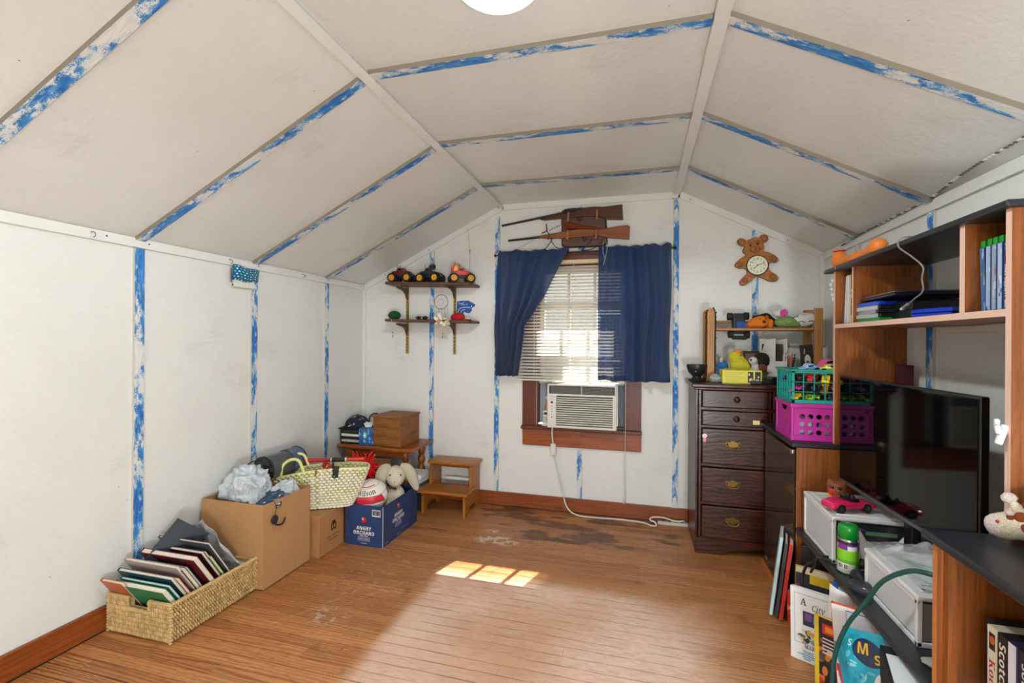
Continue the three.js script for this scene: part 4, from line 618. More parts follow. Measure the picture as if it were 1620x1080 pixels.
// ---- step stool
{
  const t = thing('step_stool', 'two-step honey-coloured wooden stool by the back wall', 'step stool', [-1.352, 0, -3.255]), o = wood(0xb8742a, 0.35), od = o;
  const W = 0.34, zf = 0.15, zb = -0.165;
  part('lower_step', bx(W + 0.05, 0.02, 0.2, 0, 0.168, zf - 0.065, 0.006), o, t); part('upper_step', bx(W + 0.04, 0.02, 0.185, 0, 0.338, zb + 0.085, 0.006), o, t);
  const side = smoothless([[zf, 0], [zf, 0.158], [0.02, 0.158], [0.02, 0.328], [zb, 0.328], [zb, 0], [zb + 0.05, 0], [zb + 0.075, 0.03], [zb + 0.1, 0.045], [-0.01, 0.048], [0.05, 0.045], [0.09, 0.03], [zf - 0.035, 0]]);
  for (const s of [-1, 1]) part('side', uvBox(extrude(side, 0.019, 0.002).rotateY(-Math.PI / 2)), od, t, [s * (W / 2 - 0.01) + 0.0095, 0, 0]);
  part('stretcher', merge(bx(W - 0.04, 0.05, 0.014, 0, 0.295, zb + 0.02, 0.002), bx(W - 0.04, 0.04, 0.014, 0, 0.12, zb + 0.02, 0.002), bx(W - 0.04, 0.03, 0.014, 0, 0.14, 0.06, 0.002)), od, t);
  const pc = thing('paper_card', 'white card standing on the step stool between its two steps', 'card', [-1.33, 0.1785, -3.385]); part('card', bx(0.24, 0.022, 0.004, 0, 0.0112, 0, 0.0005), card(0xe6e4de), pc);
}
function smoothless(p) { return shapeOf(p); }
// ---- pouch on the left wall
{
  const pt = canvasTex(256, 128, (c, w, h) => { c.fillStyle = '#14548a'; c.fillRect(0, 0, w, h); for (let j = 0; j < 6; j++) for (let i = 0; i < 9; i++) { c.fillStyle = (i + j) % 2 ? '#c8ecf2' : '#4fc7a8'; c.beginPath(); c.ellipse(18 + i * 28 + (j % 2) * 14, 12 + j * 22, 8, 6, 0.3, 0, 7); c.fill(); } });
  const t = thing('wall_pouch', 'blue pouch with pale dots pinned to the left wall below the ceiling', 'pouch', [XL + 0.012, 1.62, -2.2]);
  part('pouch', sheet((u, v) => { const b = Math.sin(Math.PI * u) * Math.sin(Math.PI * v); return [0.012 + 0.028 * b + 0.01 * v, mix(-0.035, 0.052 - 0.014 * u, v) + 0.004 * Math.sin(u * 9), mix(0.092, -0.095, u)]; }, 24, 12, 0.002), mat(0xffffff, 0.5, { map: pt, side: THREE.DoubleSide }), t);
  part('card', bx(0.003, 0.06, 0.15, 0.006, -0.04, 0.0, 0.0005), card(0xe6e4dd), t); part('hanger', merge(tube([[0.01, -0.05, 0.094], [0.01, 0.03, 0.094]], 0.002, 6, 5), sph(0.005, 0.012, -0.062, 0.085)), metal(0x59544a, 0.5), t);
}

// ================================================================ on the back wall
// ---- two shelves on slotted standards
{
  const t = thing('wall_shelf', 'pair of dark brown shelves on brass slotted standards on the back wall', 'shelf', [0, 0, ZB]);
  const w = wood(0x6b4630, 0.5), brass = metal(0xb29a58, 0.4), dk = mat(0x241a12, 0.8);
  for (const x of [-1.818, -1.407]) {
    const s = part('standard', merge(bx(0.02, 0.61, 0.008, x, 1.452, 0.004, 0.001), bx(0.003, 0.61, 0.012, x - 0.0085, 1.452, 0.006, 0.0005), bx(0.003, 0.61, 0.012, x + 0.0085, 1.452, 0.006, 0.0005)), brass, t), sl = [];
    for (let y = 1.17; y < 1.75; y += 0.026) sl.push(bx(0.006, 0.014, 0.001, x, y, 0.0085, 0)); part('slots', merge(sl), dk, s);
    for (const y of [1.672, 1.386]) part('bracket', uvBox(extrude(smoothless([[0, 0], [0, -0.085], [0.012, -0.085], [0.03, -0.05], [0.07, -0.026], [0.17, -0.012], [0.172, 0]]), 0.012, 0.001).rotateY(-Math.PI / 2)), w, t, [x + 0.006, y, 0.010]);
  }
  const brd = uvBox(extrude(shapeOf([[-0.36, 0], [0.36, 0], [0.36, 0.17], [0.345, 0.2], [-0.345, 0.2], [-0.36, 0.17]]), 0.02, 0.003).rotateX(Math.PI / 2));
  for (const [y, r] of [[1.695, -0.035], [1.412, -0.022]]) part('board', brd, w, t, [-1.56, y, 0.006], [0, 0, r]);
}
const onShelf = (x, lower) => (lower ? 1.412 - Math.tan(0.022) * (x + 1.56) : 1.695 - Math.tan(0.035) * (x + 1.56)) + 0.001;
// ---- toy monster trucks
function toyTruck(label, x, y, z, ry, bodyC, hoodC, sign) {
  const t = thing('toy_truck', label, 'toy truck', [x, y, z], ry, 'toy trucks on the top shelf'), blk = mat(0x141416, 0.7), b = mat(bodyC, 0.35), wb = 0.125;
  for (const s of [-1, 1]) for (const f of [-1, 1]) {
    const w = part('wheel', cyl(0.035, 0.035, 0.03, 0, 0, 0, 24, Math.PI / 2), blk, t, [f * wb / 2, 0.035, s * 0.045]);
    part('hub', merge(torus(0.018, 0.005, 0, 0, s * 0.016, 0, 0, 0, 24, 6), ...[0, 1, 2, 3, 4].map((k) => bx(0.007, 0.018, 0.004, Math.cos(k * 1.2566) * 0.010, Math.sin(k * 1.2566) * 0.010, s * 0.016, 0.001, 0, 0, k * 1.2566 - 1.57)), cyl(0.006, 0.006, 0.006, 0, 0, s * 0.016, 12, Math.PI / 2)), mat(0xe9a81c, 0.4), w);
    const tr = []; for (let k = 0; k < 16; k++) tr.push(bx(0.006, 0.005, 0.031, Math.cos(k * 0.3927) * 0.0355, Math.sin(k * 0.3927) * 0.0355, 0, 0.001, 0, 0, k * 0.3927)); part('tread', merge(tr), blk, w);
  }
  part('chassis', merge(bx(wb * 0.9, 0.016, 0.045, 0, 0.048, 0, 0.003), bx(0.012, 0.012, 0.1, -wb / 2, 0.038, 0, 0.002), bx(0.012, 0.012, 0.1, wb / 2, 0.038, 0, 0.002)), plastic(0x24252a, 0.5), t);
  const body = extrude(smoothless([[-0.075, 0.055], [0.078, 0.055], [0.084, 0.072], [0.06, 0.083], [0.032, 0.087], [0.016, 0.112], [-0.026, 0.114], [-0.04, 0.09], [-0.078, 0.086]]), 0.062, 0.006, 2); part('body', body, b, t, [0, 0, -0.031]);
  part('window', merge(bx(0.03, 0.014, 0.0635, -0.006, 0.099, 0, 0.002)), plastic(0x16181c, 0.15), t); part('hood', bx(0.04, 0.007, 0.05, 0.05, 0.085, 0, 0.002, 0, 0, -0.2), mat(hoodC, 0.4), t); part('bumper', merge(bx(0.008, 0.02, 0.062, 0.083, 0.055, 0, 0.002), bx(0.008, 0.02, 0.062, -0.08, 0.055, 0, 0.002)), metal(0x8d9196, 0.35), t);
  part('exhaust', merge(cyl(0.004, 0.004, 0.04, -0.03, 0.118, 0.027, 10), cyl(0.004, 0.004, 0.04, -0.03, 0.118, -0.027, 10)), metal(0x9a9da2, 0.3), t);
  if (sign) part('sign', bx(0.052, 0.03, 0.012, ...sign.at, 0.002), sign.m, t);
  return t;
}
{
  const tx = canvasTex(128, 64, (c, w, h) => { c.fillStyle = '#1c1c20'; c.fillRect(0, 0, w, h); c.fillStyle = '#d63a3a'; c.fillRect(6, 8, 116, 14); text(c, 'TRUCK', 64, 38, 26, '#f2f0ec'); });
  toyTruck('dark red toy monster truck with yellow hubs, first from the sloping ceiling', -1.80, onShelf(-1.80), ZB + 0.13, 0.05, 0x6a1418, 0x3d2426);
  toyTruck('black toy monster truck with yellow hubs and a lettered board on the top shelf', -1.556, onShelf(-1.556), ZB + 0.135, -0.06, 0x2a2b30, 0xd8d7d4, { at: [0.03, 0.118, 0.026], m: mat(0xffffff, 0.5, { map: tx }) });
  toyTruck('bright red toy monster truck with yellow hubs, beside the beaded string', -1.305, onShelf(-1.305), ZB + 0.125, 0.5, 0xc42a20, 0x5a6570);
  const sp = part('flame_spoiler', extrude(smoothShape([[-0.03, 0], [0.03, 0], [0.034, 0.04], [0.02, 0.062], [0.008, 0.05], [-0.006, 0.066], [-0.02, 0.046], [-0.034, 0.03]], 30), 0.05, 0.003), mat(0xd8321c, 0.4), scene.children[scene.children.length - 1], [-0.045, 0.085, -0.025]); part('flame', extrude(smoothShape([[-0.014, 0.004], [0.014, 0.004], [0.012, 0.03], [0, 0.046], [-0.012, 0.03]], 20), 0.003), mat(0xf0b428, 0.4), sp, [0, 0, 0.05]);
}
// ---- on the lower shelf
{
  solo('green_beanie', 'small dark green knitted beanie on the lower shelf', 'hat', plush([['e', [0, 0.018, 0], [0.05, 0.036, 0.045]]], 0.01, 0.005, 0.002), fur(0x135c2c), [-1.865, onShelf(-1.865, 1) + 0.012, ZB + 0.13]);
  const c = thing('baseball_cap', 'red cap with white edge on the lower shelf', 'cap', [-1.335, onShelf(-1.335, 1) + 0.005, ZB + 0.12]); part('crown', plush([['e', [0, 0.014, 0], [0.055, 0.04, 0.048]]], 0.01, 0.006, 0.001), cloth(0xc01822), c); part('brim', sheet((u, v) => { const a = mix(-1.2, 1.2, u), r = mix(0.045, 0.088, v); return [0.02 + Math.cos(a) * r, 0.006 - 0.006 * v, Math.sin(a) * r * 0.8]; }, 20, 5, 0.004), cloth(0xc9202a), c); part('edge', sph(0.013, 0.093, 0.005, 0.012, 1, 0.6, 1.3, 10), cloth(0xe6e2dc), c);
  const g = thing('sunglasses', 'dark folded sunglasses on the lower shelf behind the dreamcatcher', 'sunglasses', [-1.62, onShelf(-1.62, 1), ZB + 0.15]); part('lenses', merge(sph(0.022, -0.028, 0.014, 0, 1, 0.6, 0.2, 14), sph(0.022, 0.028, 0.014, 0, 1, 0.6, 0.2, 14)), plastic(0x121214, 0.1), g); part('frame', merge(tube([[-0.055, 0.016, 0], [0, 0.02, 0.003], [0.055, 0.016, 0]], 0.003, 12, 5), tube([[0.055, 0.016, 0], [0.02, 0.008, -0.03], [-0.05, 0.004, -0.03]], 0.0025, 12, 5), tube([[-0.055, 0.016, 0], [-0.02, 0.006, -0.036], [0.05, 0.003, -0.036]], 0.0025, 12, 5)), plastic(0x1a1410, 0.4), g);
}
// ---- dreamcatcher and charms
{
  const t = thing('dreamcatcher', 'dreamcatcher hoop with shells and feathers hanging from the top shelf', 'dreamcatcher', [-1.428, 1.541, ZB + 0.222]), th = mat(0x9a8868, 0.8);
  part('hoop', torus(0.054, 0.0024, 0, 0, 0, 0, 0, 0, 40, 6), mat(0x6e5a42, 0.7), t);
  const web = []; for (let k = 0; k < 8; k++) { const a = k * 0.785, b = (k + 3) * 0.785; web.push(tube([[Math.cos(a) * 0.053, Math.sin(a) * 0.053, 0], [Math.cos((a + b) / 2) * 0.016, Math.sin((a + b) / 2) * 0.016, 0.001], [Math.cos(b) * 0.053, Math.sin(b) * 0.053, 0]], 0.0006, 8, 3)); } part('web', merge(web), th, t);
  part('hanger', tube([[0, 0.054, 0], [0.003, 0.09, 0.0], [0, 0.142, -0.012]], 0.0013, 8, 4), th, t);
  const q = rng(23); for (let k = 0; k < 5; k++) { const x = -0.045 + k * 0.024, L = 0.06 + q() * 0.07, y0 = -Math.sqrt(Math.max(0, 0.054 ** 2 - x * x)); part('cord', tube([[x, y0, 0], [x + 0.006, y0 - L / 2, 0.003], [x + (q() - 0.5) * 0.02, y0 - L, 0]], 0.0011, 8, 4), th, t); }
  for (let k = 0; k < 9; k++) { const x = -0.05 + q() * 0.12, y = -0.11 - q() * 0.07; part('shell', sph(0.011 + q() * 0.009, x, y, 0.006 + q() * 0.012, 1, 0.75, 0.55, 12), mat([0xdccfb4, 0xc9b08a, 0xe8e0d0, 0xb98f70][k % 4], 0.5), t); }
  for (const [x, y, r] of [[-0.055, -0.13, 0.9], [0.015, -0.2, -0.3], [0.05, -0.16, -0.8], [-0.02, -0.1, 0.5]]) part('feather', xf(extrude(smoothShape([[0, 0], [0.012, -0.02], [0.01, -0.05], [0, -0.066], [-0.01, -0.05], [-0.012, -0.02]], 24), 0.002), x, y + 0.02, 0.012, 0, 0, r), mat([0xe2dccb, 0xbfa890][x > 0 ? 1 : 0], 0.9), t);
  const charm = (x, lower, label, dz) => { const c = thing('bead_charm', label, 'charm', [x, onShelf(x, lower) - 0.02, ZB + dz]); part('thread', tube([[0, 0, 0], [-0.008, -0.03, 0], [0.01, -0.07, 0.002], [0.006, -0.12, 0]], 0.0013, 16, 4), mat(0xd8d2c4, 0.8), c); for (const [y, cc] of [[-0.085, 0x22201c], [-0.098, 0xd8ceb8], [-0.11, 0x22201c], [-0.122, 0xb89a58]]) part('bead', sph(0.0045, 0.008, y, 0, 1, 1.2, 1, 8), mat(cc, 0.4), c); part('hook', tube([[0, 0.0, 0], [0, 0.006, 0.006], [0, 0.02, 0.007]], 0.0016, 6, 5), mat(0xe6e2da, 0.6), c); };
  charm(-1.845, 1, 'beaded charm hanging from the lower shelf below the green beanie', 0.207); charm(-1.43, 1, 'beaded charm hanging from the lower shelf below the dreamcatcher', 0.207);
  const st = thing('bead_string', 'thin string with small beads hanging from the sloping ceiling beside the red toy truck', 'string', [-1.27, 1.84, ZB + 0.06]); part('string', tube([[-0.02, 0.285, -0.02], [0, 0.17, 0], [0.01, 0.05, 0], [0.004, -0.06, 0.0]], 0.0009, 12, 4), mat(0x6b6250, 0.8), st); for (const [y, c] of [[0.105, 0xa8583c], [0.09, 0xc9a070], [0.04, 0xd0ccc0], [0.02, 0xd9d5ca]]) part('bead', sph(0.006, 0.006, y, 0, 1, 1, 1, 8), mat(c, 0.5), st);
  const cat = thing('wildcat_cutout', 'blue wildcat head cut-out with white lines stuck to the back wall behind the red cap', 'wall decal', [0, 0, ZB + 0.001]);
  part('head', extrude(shapeOf([[-1.388, 1.562], [-1.35, 1.567], [-1.293, 1.567], [-1.238, 1.537], [-1.245, 1.52], [-1.269, 1.508], [-1.264, 1.492], [-1.283, 1.469], [-1.312, 1.472], [-1.332, 1.484], [-1.336, 1.465], [-1.322, 1.447], [-1.366, 1.456], [-1.39, 1.48]]), 0.003), mat(0x1e56a8, 0.5), cat);
  const wl = mat(0xf0eeea, 0.6), ln = (pts, r) => tube(pts.map(([x, y]) => [x, y, 0.0032]), r, 16, 4); part('line', merge(ln([[-1.385, 1.468], [-1.365, 1.505], [-1.325, 1.515], [-1.275, 1.512]], 0.003)), wl, cat); part('line', merge(ln([[-1.36, 1.46], [-1.35, 1.488], [-1.32, 1.498]], 0.0025)), wl, cat); part('line', merge(ln([[-1.376, 1.55], [-1.352, 1.543], [-1.33, 1.556]], 0.002)), wl, cat); part('eye', merge(sph(0.007, -1.268, 1.522, 0.002, 1, 1, 0.3, 8)), wl, cat);
  const ct = canvasTex(128, 32, (c, w, h) => { c.fillStyle = '#1e56a8'; c.fillRect(0, 0, w, h); text(c, 'DAD  UP', 64, 17, 22, '#f0eeea'); }); part('lettering', new THREE.PlaneGeometry(0.075, 0.018), mat(0xffffff, 0.5, { map: ct }), cat, [-1.325, 1.537, 0.0036]);
}
// ---- wooden toy rifles on their plaque
{
  const Z = ZB + 0.026, dark = wood(0x5e3218, 0.4), lite = wood(0x9a5a26, 0.38), blk = plastic(0x201a16, 0.4), copper = metal(0x7a3a22, 0.45);
  const pl = thing('rifle_plaque', 'dark wooden wall plaque with pegs carrying the two toy rifles', 'plaque', [0, 0, ZB + 0.013]);
  part('board', uvBox(extrude(shapeOf([[-0.557, 2.215], [-0.25, 2.20], [-0.236, 1.965], [-0.258, 1.945], [-0.53, 1.948], [-0.555, 1.968]]), 0.012, 0.003)), wood(0x6f4a40, 0.4), pl); part('backing', uvBox(extrude(shapeOf([[-0.565, 2.205], [-0.24, 2.19], [-0.227, 1.96], [-0.252, 1.937], [-0.535, 1.94], [-0.563, 1.962]]), 0.006)), mat(0x1a1210, 0.6), pl, [0, 0, -0.007]);
  for (const [x, y] of [[-0.506, 2.13], [-0.300, 2.132], [-0.509, 2.0], [-0.306, 1.995]]) part('peg', merge(cyl(0.008, 0.008, 0.055, x, y, 0.03, 14, Math.PI / 2), tube([[x, y, 0.056], [x + 0.001, y + 0.03, 0.06], [x + 0.002, y + 0.058, 0.056]], 0.0065, 10, 8)), wood(0xb98a5c, 0.45), pl);
  const g = (label, stock, barrel, action, m, gd, letters) => {
    const t = thing('toy_rifle', label, 'toy rifle', [0, 0, Z]);
    part('stock', uvBox(extrude(shapeOf(stock), 0.026, 0.005, 2)), m, t); const [a, b] = barrel, L = Math.hypot(b[0] - a[0], b[1] - a[1]);
    part('barrel', xf(cyl(0.0095, 0.0075, L, 0, 0, 0, 16), (a[0] + b[0]) / 2, (a[1] + b[1]) / 2, 0.013, 0, 0, Math.atan2(b[1] - a[1], b[0] - a[0]) + Math.PI / 2), blk, t);
    if (action) part('action', extrude(shapeOf(action.p), 0.02, 0.003), action.m, t, [0, 0, 0.012]);
    part('trigger_guard', merge(torus(0.017, 0.0025, gd[0], gd[1], 0.013, 0, 0, 0, 20, 6), tube([[gd[0], gd[1] + 0.014, 0.013], [gd[0] - 0.004, gd[1], 0.013], [gd[0] + 0.004, gd[1] - 0.008, 0.013]], 0.002, 8, 5)), blk, t);
    if (letters) { const tx = canvasTex(256, 64, (c, w, h) => { c.fillStyle = letters.bg; c.fillRect(0, 0, w, h); text(c, letters.s, 128, 34, 44, '#3a1c0a', 'serif'); }); part('carving', new THREE.PlaneGeometry(...letters.size), mat(0xffffff, 0.5, { map: tx }), t, letters.at, [0, 0, letters.rot]); }
  };
  g('upper wooden toy rifle with a dark receiver, above the curtain rod', [[-0.720, 2.156], [-0.640, 2.172], [-0.560, 2.186], [-0.455, 2.216], [-0.326, 2.221], [-0.250, 2.215], [-0.126, 2.224], [-0.119, 2.116], [-0.218, 2.122], [-0.288, 2.150], [-0.371, 2.157], [-0.468, 2.155], [-0.560, 2.151], [-0.693, 2.146]], [[-1.015, 2.126], [-0.52, 2.195]], { p: [[-0.553, 2.197], [-0.534, 2.214], [-0.468, 2.219], [-0.40, 2.212], [-0.46, 2.192], [-0.540, 2.183]], m: blk }, dark, [-0.424, 2.146], { s: 'e.Babe', bg: '#54300f', size: [0.07, 0.016], at: [-0.21, 2.178, 0.0266], rot: 0.05 });
  g('lower light wooden toy rifle with carved letters, just above the blue curtains', [[-0.723, 2.032], [-0.599, 2.048], [-0.448, 2.067], [-0.338, 2.063], [-0.294, 2.054], [-0.19, 2.066], [-0.088, 2.077], [-0.072, 2.064], [-0.075, 1.975], [-0.211, 1.990], [-0.293, 2.013], [-0.351, 2.011], [-0.500, 2.007], [-0.652, 2.008], [-0.719, 2.015]], [[-0.964, 2.010], [-0.71, 2.025]], { p: [[-0.540, 2.112], [-0.5, 2.118], [-0.487, 2.114], [-0.403, 2.089], [-0.306, 2.076], [-0.297, 2.056], [-0.402, 2.065], [-0.520, 2.070]], m: copper }, lite, [-0.39, 1.999], { s: 'G L B', bg: '#8f5424', size: [0.085, 0.02], at: [-0.392, 2.044, 0.0266], rot: 0.03 });
  // leather thongs and thin wires hung on them
  const th = thing('leather_thongs', 'dark leather thongs and pale cords dangling from the rifles onto the curtains', 'cord', [0, 0, ZB + 0.06]), lea = mat(0x3a281c, 0.7), cord = mat(0xc9c4b6, 0.8);
  part('thong', tube([[-0.668, 2.115, 0], [-0.664, 2.065, 0.004], [-0.70, 2.045, 0.012]], 0.004, 12, 6), lea, th); part('thong', tube([[-0.664, 2.065, 0.004], [-0.645, 2.03, 0.015], [-0.652, 1.995, 0.012]], 0.004, 12, 6), lea, th); part('thong', tube([[-0.63, 2.01, 0.0], [-0.627, 1.985, 0.012], [-0.67, 1.93, 0.02], [-0.70, 1.912, 0.02]], 0.0035, 14, 6), lea, th); part('thong', tube([[-0.627, 1.985, 0.012], [-0.59, 1.935, 0.02], [-0.53, 1.916, 0.018]], 0.003, 14, 6), lea, th);
  part('thong', tube([[-0.335, 1.99, 0.0], [-0.35, 1.96, 0.012], [-0.40, 1.905, 0.02]], 0.003, 12, 6), lea, th); part('thong', tube([[-0.245, 1.985, 0.0], [-0.27, 1.955, 0.014], [-0.33, 1.912, 0.02], [-0.41, 1.902, 0.02]], 0.0035, 14, 6), lea, th);
  part('wire', tube([[-0.745, 2.012, 0.0], [-0.83, 1.97, 0.0], [-0.93, 1.925, 0.0]], 0.0012, 10, 4), lea, th); part('pale_cord', tube([[-0.24, 1.98, 0.01], [-0.225, 1.92, 0.045], [-0.232, 1.86, 0.05], [-0.25, 1.79, 0.05]], 0.0018, 16, 4), cord, th); part('pale_cord', tube([[-0.25, 1.97, 0.01], [-0.255, 1.9, 0.045], [-0.243, 1.84, 0.05]], 0.0018, 14, 4), cord, th);
  part('bracelet', merge(tube([[-0.645, 2.06, 0.01], [-0.60, 2.083, 0.02], [-0.545, 2.1, 0.012]], 0.0015, 10, 4), ...[0, 1, 2, 3, 4, 5].map((k) => sph(0.005, -0.64 + k * 0.017, 2.062 + k * 0.007, 0.014, 1, 1, 1, 8))), mat(0x7f8a94, 0.5), th);
  part('blue_tag', bx(0.022, 0.02, 0.002, -0.408, 1.932, -0.05, 0.0005), mat(0x2f78b8, 0.5), th);
}
// ---- curtain rod, curtains, blind
{
  const zr = ZB + 0.085, t = thing('curtain_rod', 'thin black curtain rod above the window', 'curtain rod', [0, 1.893, zr]);
  part('rod', cyl(0.0055, 0.0055, 1.27, -0.41, 0, 0, 12, 0, Math.PI / 2), plastic(0x1c1a1a, 0.4), t); for (const x of [-1.05, 0.228]) part('finial', sph(0.011, x, 0, 0, 1, 1, 1, 12), plastic(0x1c1a1a, 0.4), t); for (const x of [-1.012, 0.19]) part('bracket', bx(0.01, 0.014, 0.085, x, 0, -0.0425, 0.002), plastic(0x1c1a1a, 0.4), t);
  const navy = new THREE.MeshPhysicalMaterial({ color: 0x173c70, roughness: 0.95, map: clothTex, side: THREE.DoubleSide, transmission: 0.25, thickness: 0, transparent: true, opacity: 0.91 });
  clothTex.wrapS = clothTex.wrapT = THREE.RepeatWrapping;
  const track = (pts, y) => { let i = 0; while (i < pts.length - 2 && y < pts[i + 1][1]) i++; const [a, b] = [pts[i], pts[i + 1]], k = clamp((y - a[1]) / (b[1] - a[1])); return mix(a[0], b[0], k); };
  const mk = (label, xl, xr, y0, y1, folds, seed) => {
    const c = thing('curtain', label, 'curtain', [0, 0, zr]);
    const f = (u, v) => { const y = mix(y1 + 0.012 * (noise3(u * 14, seed, 1) - 0.4), y0 + 0.012 * (noise3(u * 5, seed, 7) - 0.5), v), a = xl(y), b = xr(y), narrow = clamp(1.3 - (b - a) / 0.56), uu = u + 0.018 * Math.sin(u * 19 + v * 2 + seed);
      const z = (0.012 + 0.022 * v + 0.014 * narrow) * Math.sin(uu * folds * 6.283 + 1.4 * noise3(u * 4, v * 2.2, seed) * 2) + 0.010 * (noise3(u * 7, v * 5, seed, 3) - 0.5) + 0.028 + 0.012 * v; return [mix(a, b, uu), y, z]; };
    const g = sheet(f, 110, 60); const uv = g.attributes.uv; for (let i = 0; i < uv.count; i++) uv.setXY(i, uv.getX(i) * 0.55, uv.getY(i) * 0.9); part('cloth', g, navy, c);
    part('hem', sheet((u, v) => { const p = f(u, 0.965 + 0.035 * v); return [p[0], p[1], p[2] + 0.0018]; }, 110, 3), navy, c); part('ruffle', sheet((u, v) => { const p = f(u, 0); return [p[0], p[1] - 0.012 + 0.026 * v + 0.008 * noise3(u * 20, 3, seed), -0.004 + 0.014 * Math.sin(u * 46 + seed) * v]; }, 90, 4), navy, c);
  };
  const edge = [[-0.503, 1.905], [-0.58, 1.755], [-0.66, 1.585], [-0.761, 1.43], [-0.808, 1.365], [-0.826, 1.2], [-0.858, 0.99]];
  mk('navy blue curtain drawn aside in a slant, next to the wall shelves', (y) => -1.022 - 0.012 * Math.sin((y - 1) * 3), (y) => track(edge, y), 0.995, 1.905, 5, 2);
  mk('navy blue curtain hanging straight beside the bear clock, daylight showing through it', (y) => -0.286 + 0.016 * clamp((1.9 - y) / 0.9), (y) => 0.206 + 0.004 * Math.sin(y * 9), 0.982, 1.905, 4.5, 9);
}
{
  const zb = ZB + 0.046, t = thing('venetian_blind', 'white slatted window blind between the blue curtains, let down onto the air conditioner', 'window blind', [-0.487, 0, zb]), slat = mat(0xe4e0d6, 0.45, { transmission: 0.15, thickness: 0 }), W = 0.775;
  const sg = sheet((u, v) => [mix(-W / 2, W / 2, u), 0.0022 * (1 - Math.pow(v * 2 - 1, 2)), mix(-0.0125, 0.0125, v)], 1, 4, 0.0008);
  for (let y = 0.986, k = 0; y < 1.80; y += 0.0238, k++) part('slat', sg, slat, t, [0, y, 0], [0.58 + 0.05 * Math.sin(k * 2.3), 0, 0.0015 * Math.sin(k * 1.7)]);
  part('headrail', bx(W, 0.026, 0.028, 0, 1.832, 0, 0.002), mat(0xd9c49a, 0.5), t); part('bottom_rail', bx(W, 0.012, 0.027, 0, 0.967, 0, 0.003), mat(0xe3dcc8, 0.5), t);
  for (const x of [-0.27, 0.02, 0.30]) part('ladder_cord', merge(tube([[x, 0.965, 0.0135], [x, 1.82, 0.0135]], 0.0009, 2, 4), tube([[x, 0.965, -0.0135], [x, 1.82, -0.0135]], 0.0009, 2, 4)), mat(0xe6e0d0, 0.8), t);
  const c = thing('blind_cord', 'white pull cord hanging from the blind down past the window apron to the floor', 'cord', [-0.093, 0, ZB + 0.085]); part('cord', tube([[0, 0.97, 0], [0.001, 0.7, 0.002], [-0.003, 0.4, -0.02], [0.0, 0.13, -0.05], [0.004, 0.105, -0.055]], 0.0022, 30, 5), mat(0xdad4c6, 0.8), c); part('tassel', merge(bx(0.008, 0.03, 0.008, 0.002, 0.128, -0.052, 0.002), bx(0.007, 0.028, 0.007, -0.012, 0.118, -0.052, 0.002)), mat(0xcac3b4, 0.6), c);
}
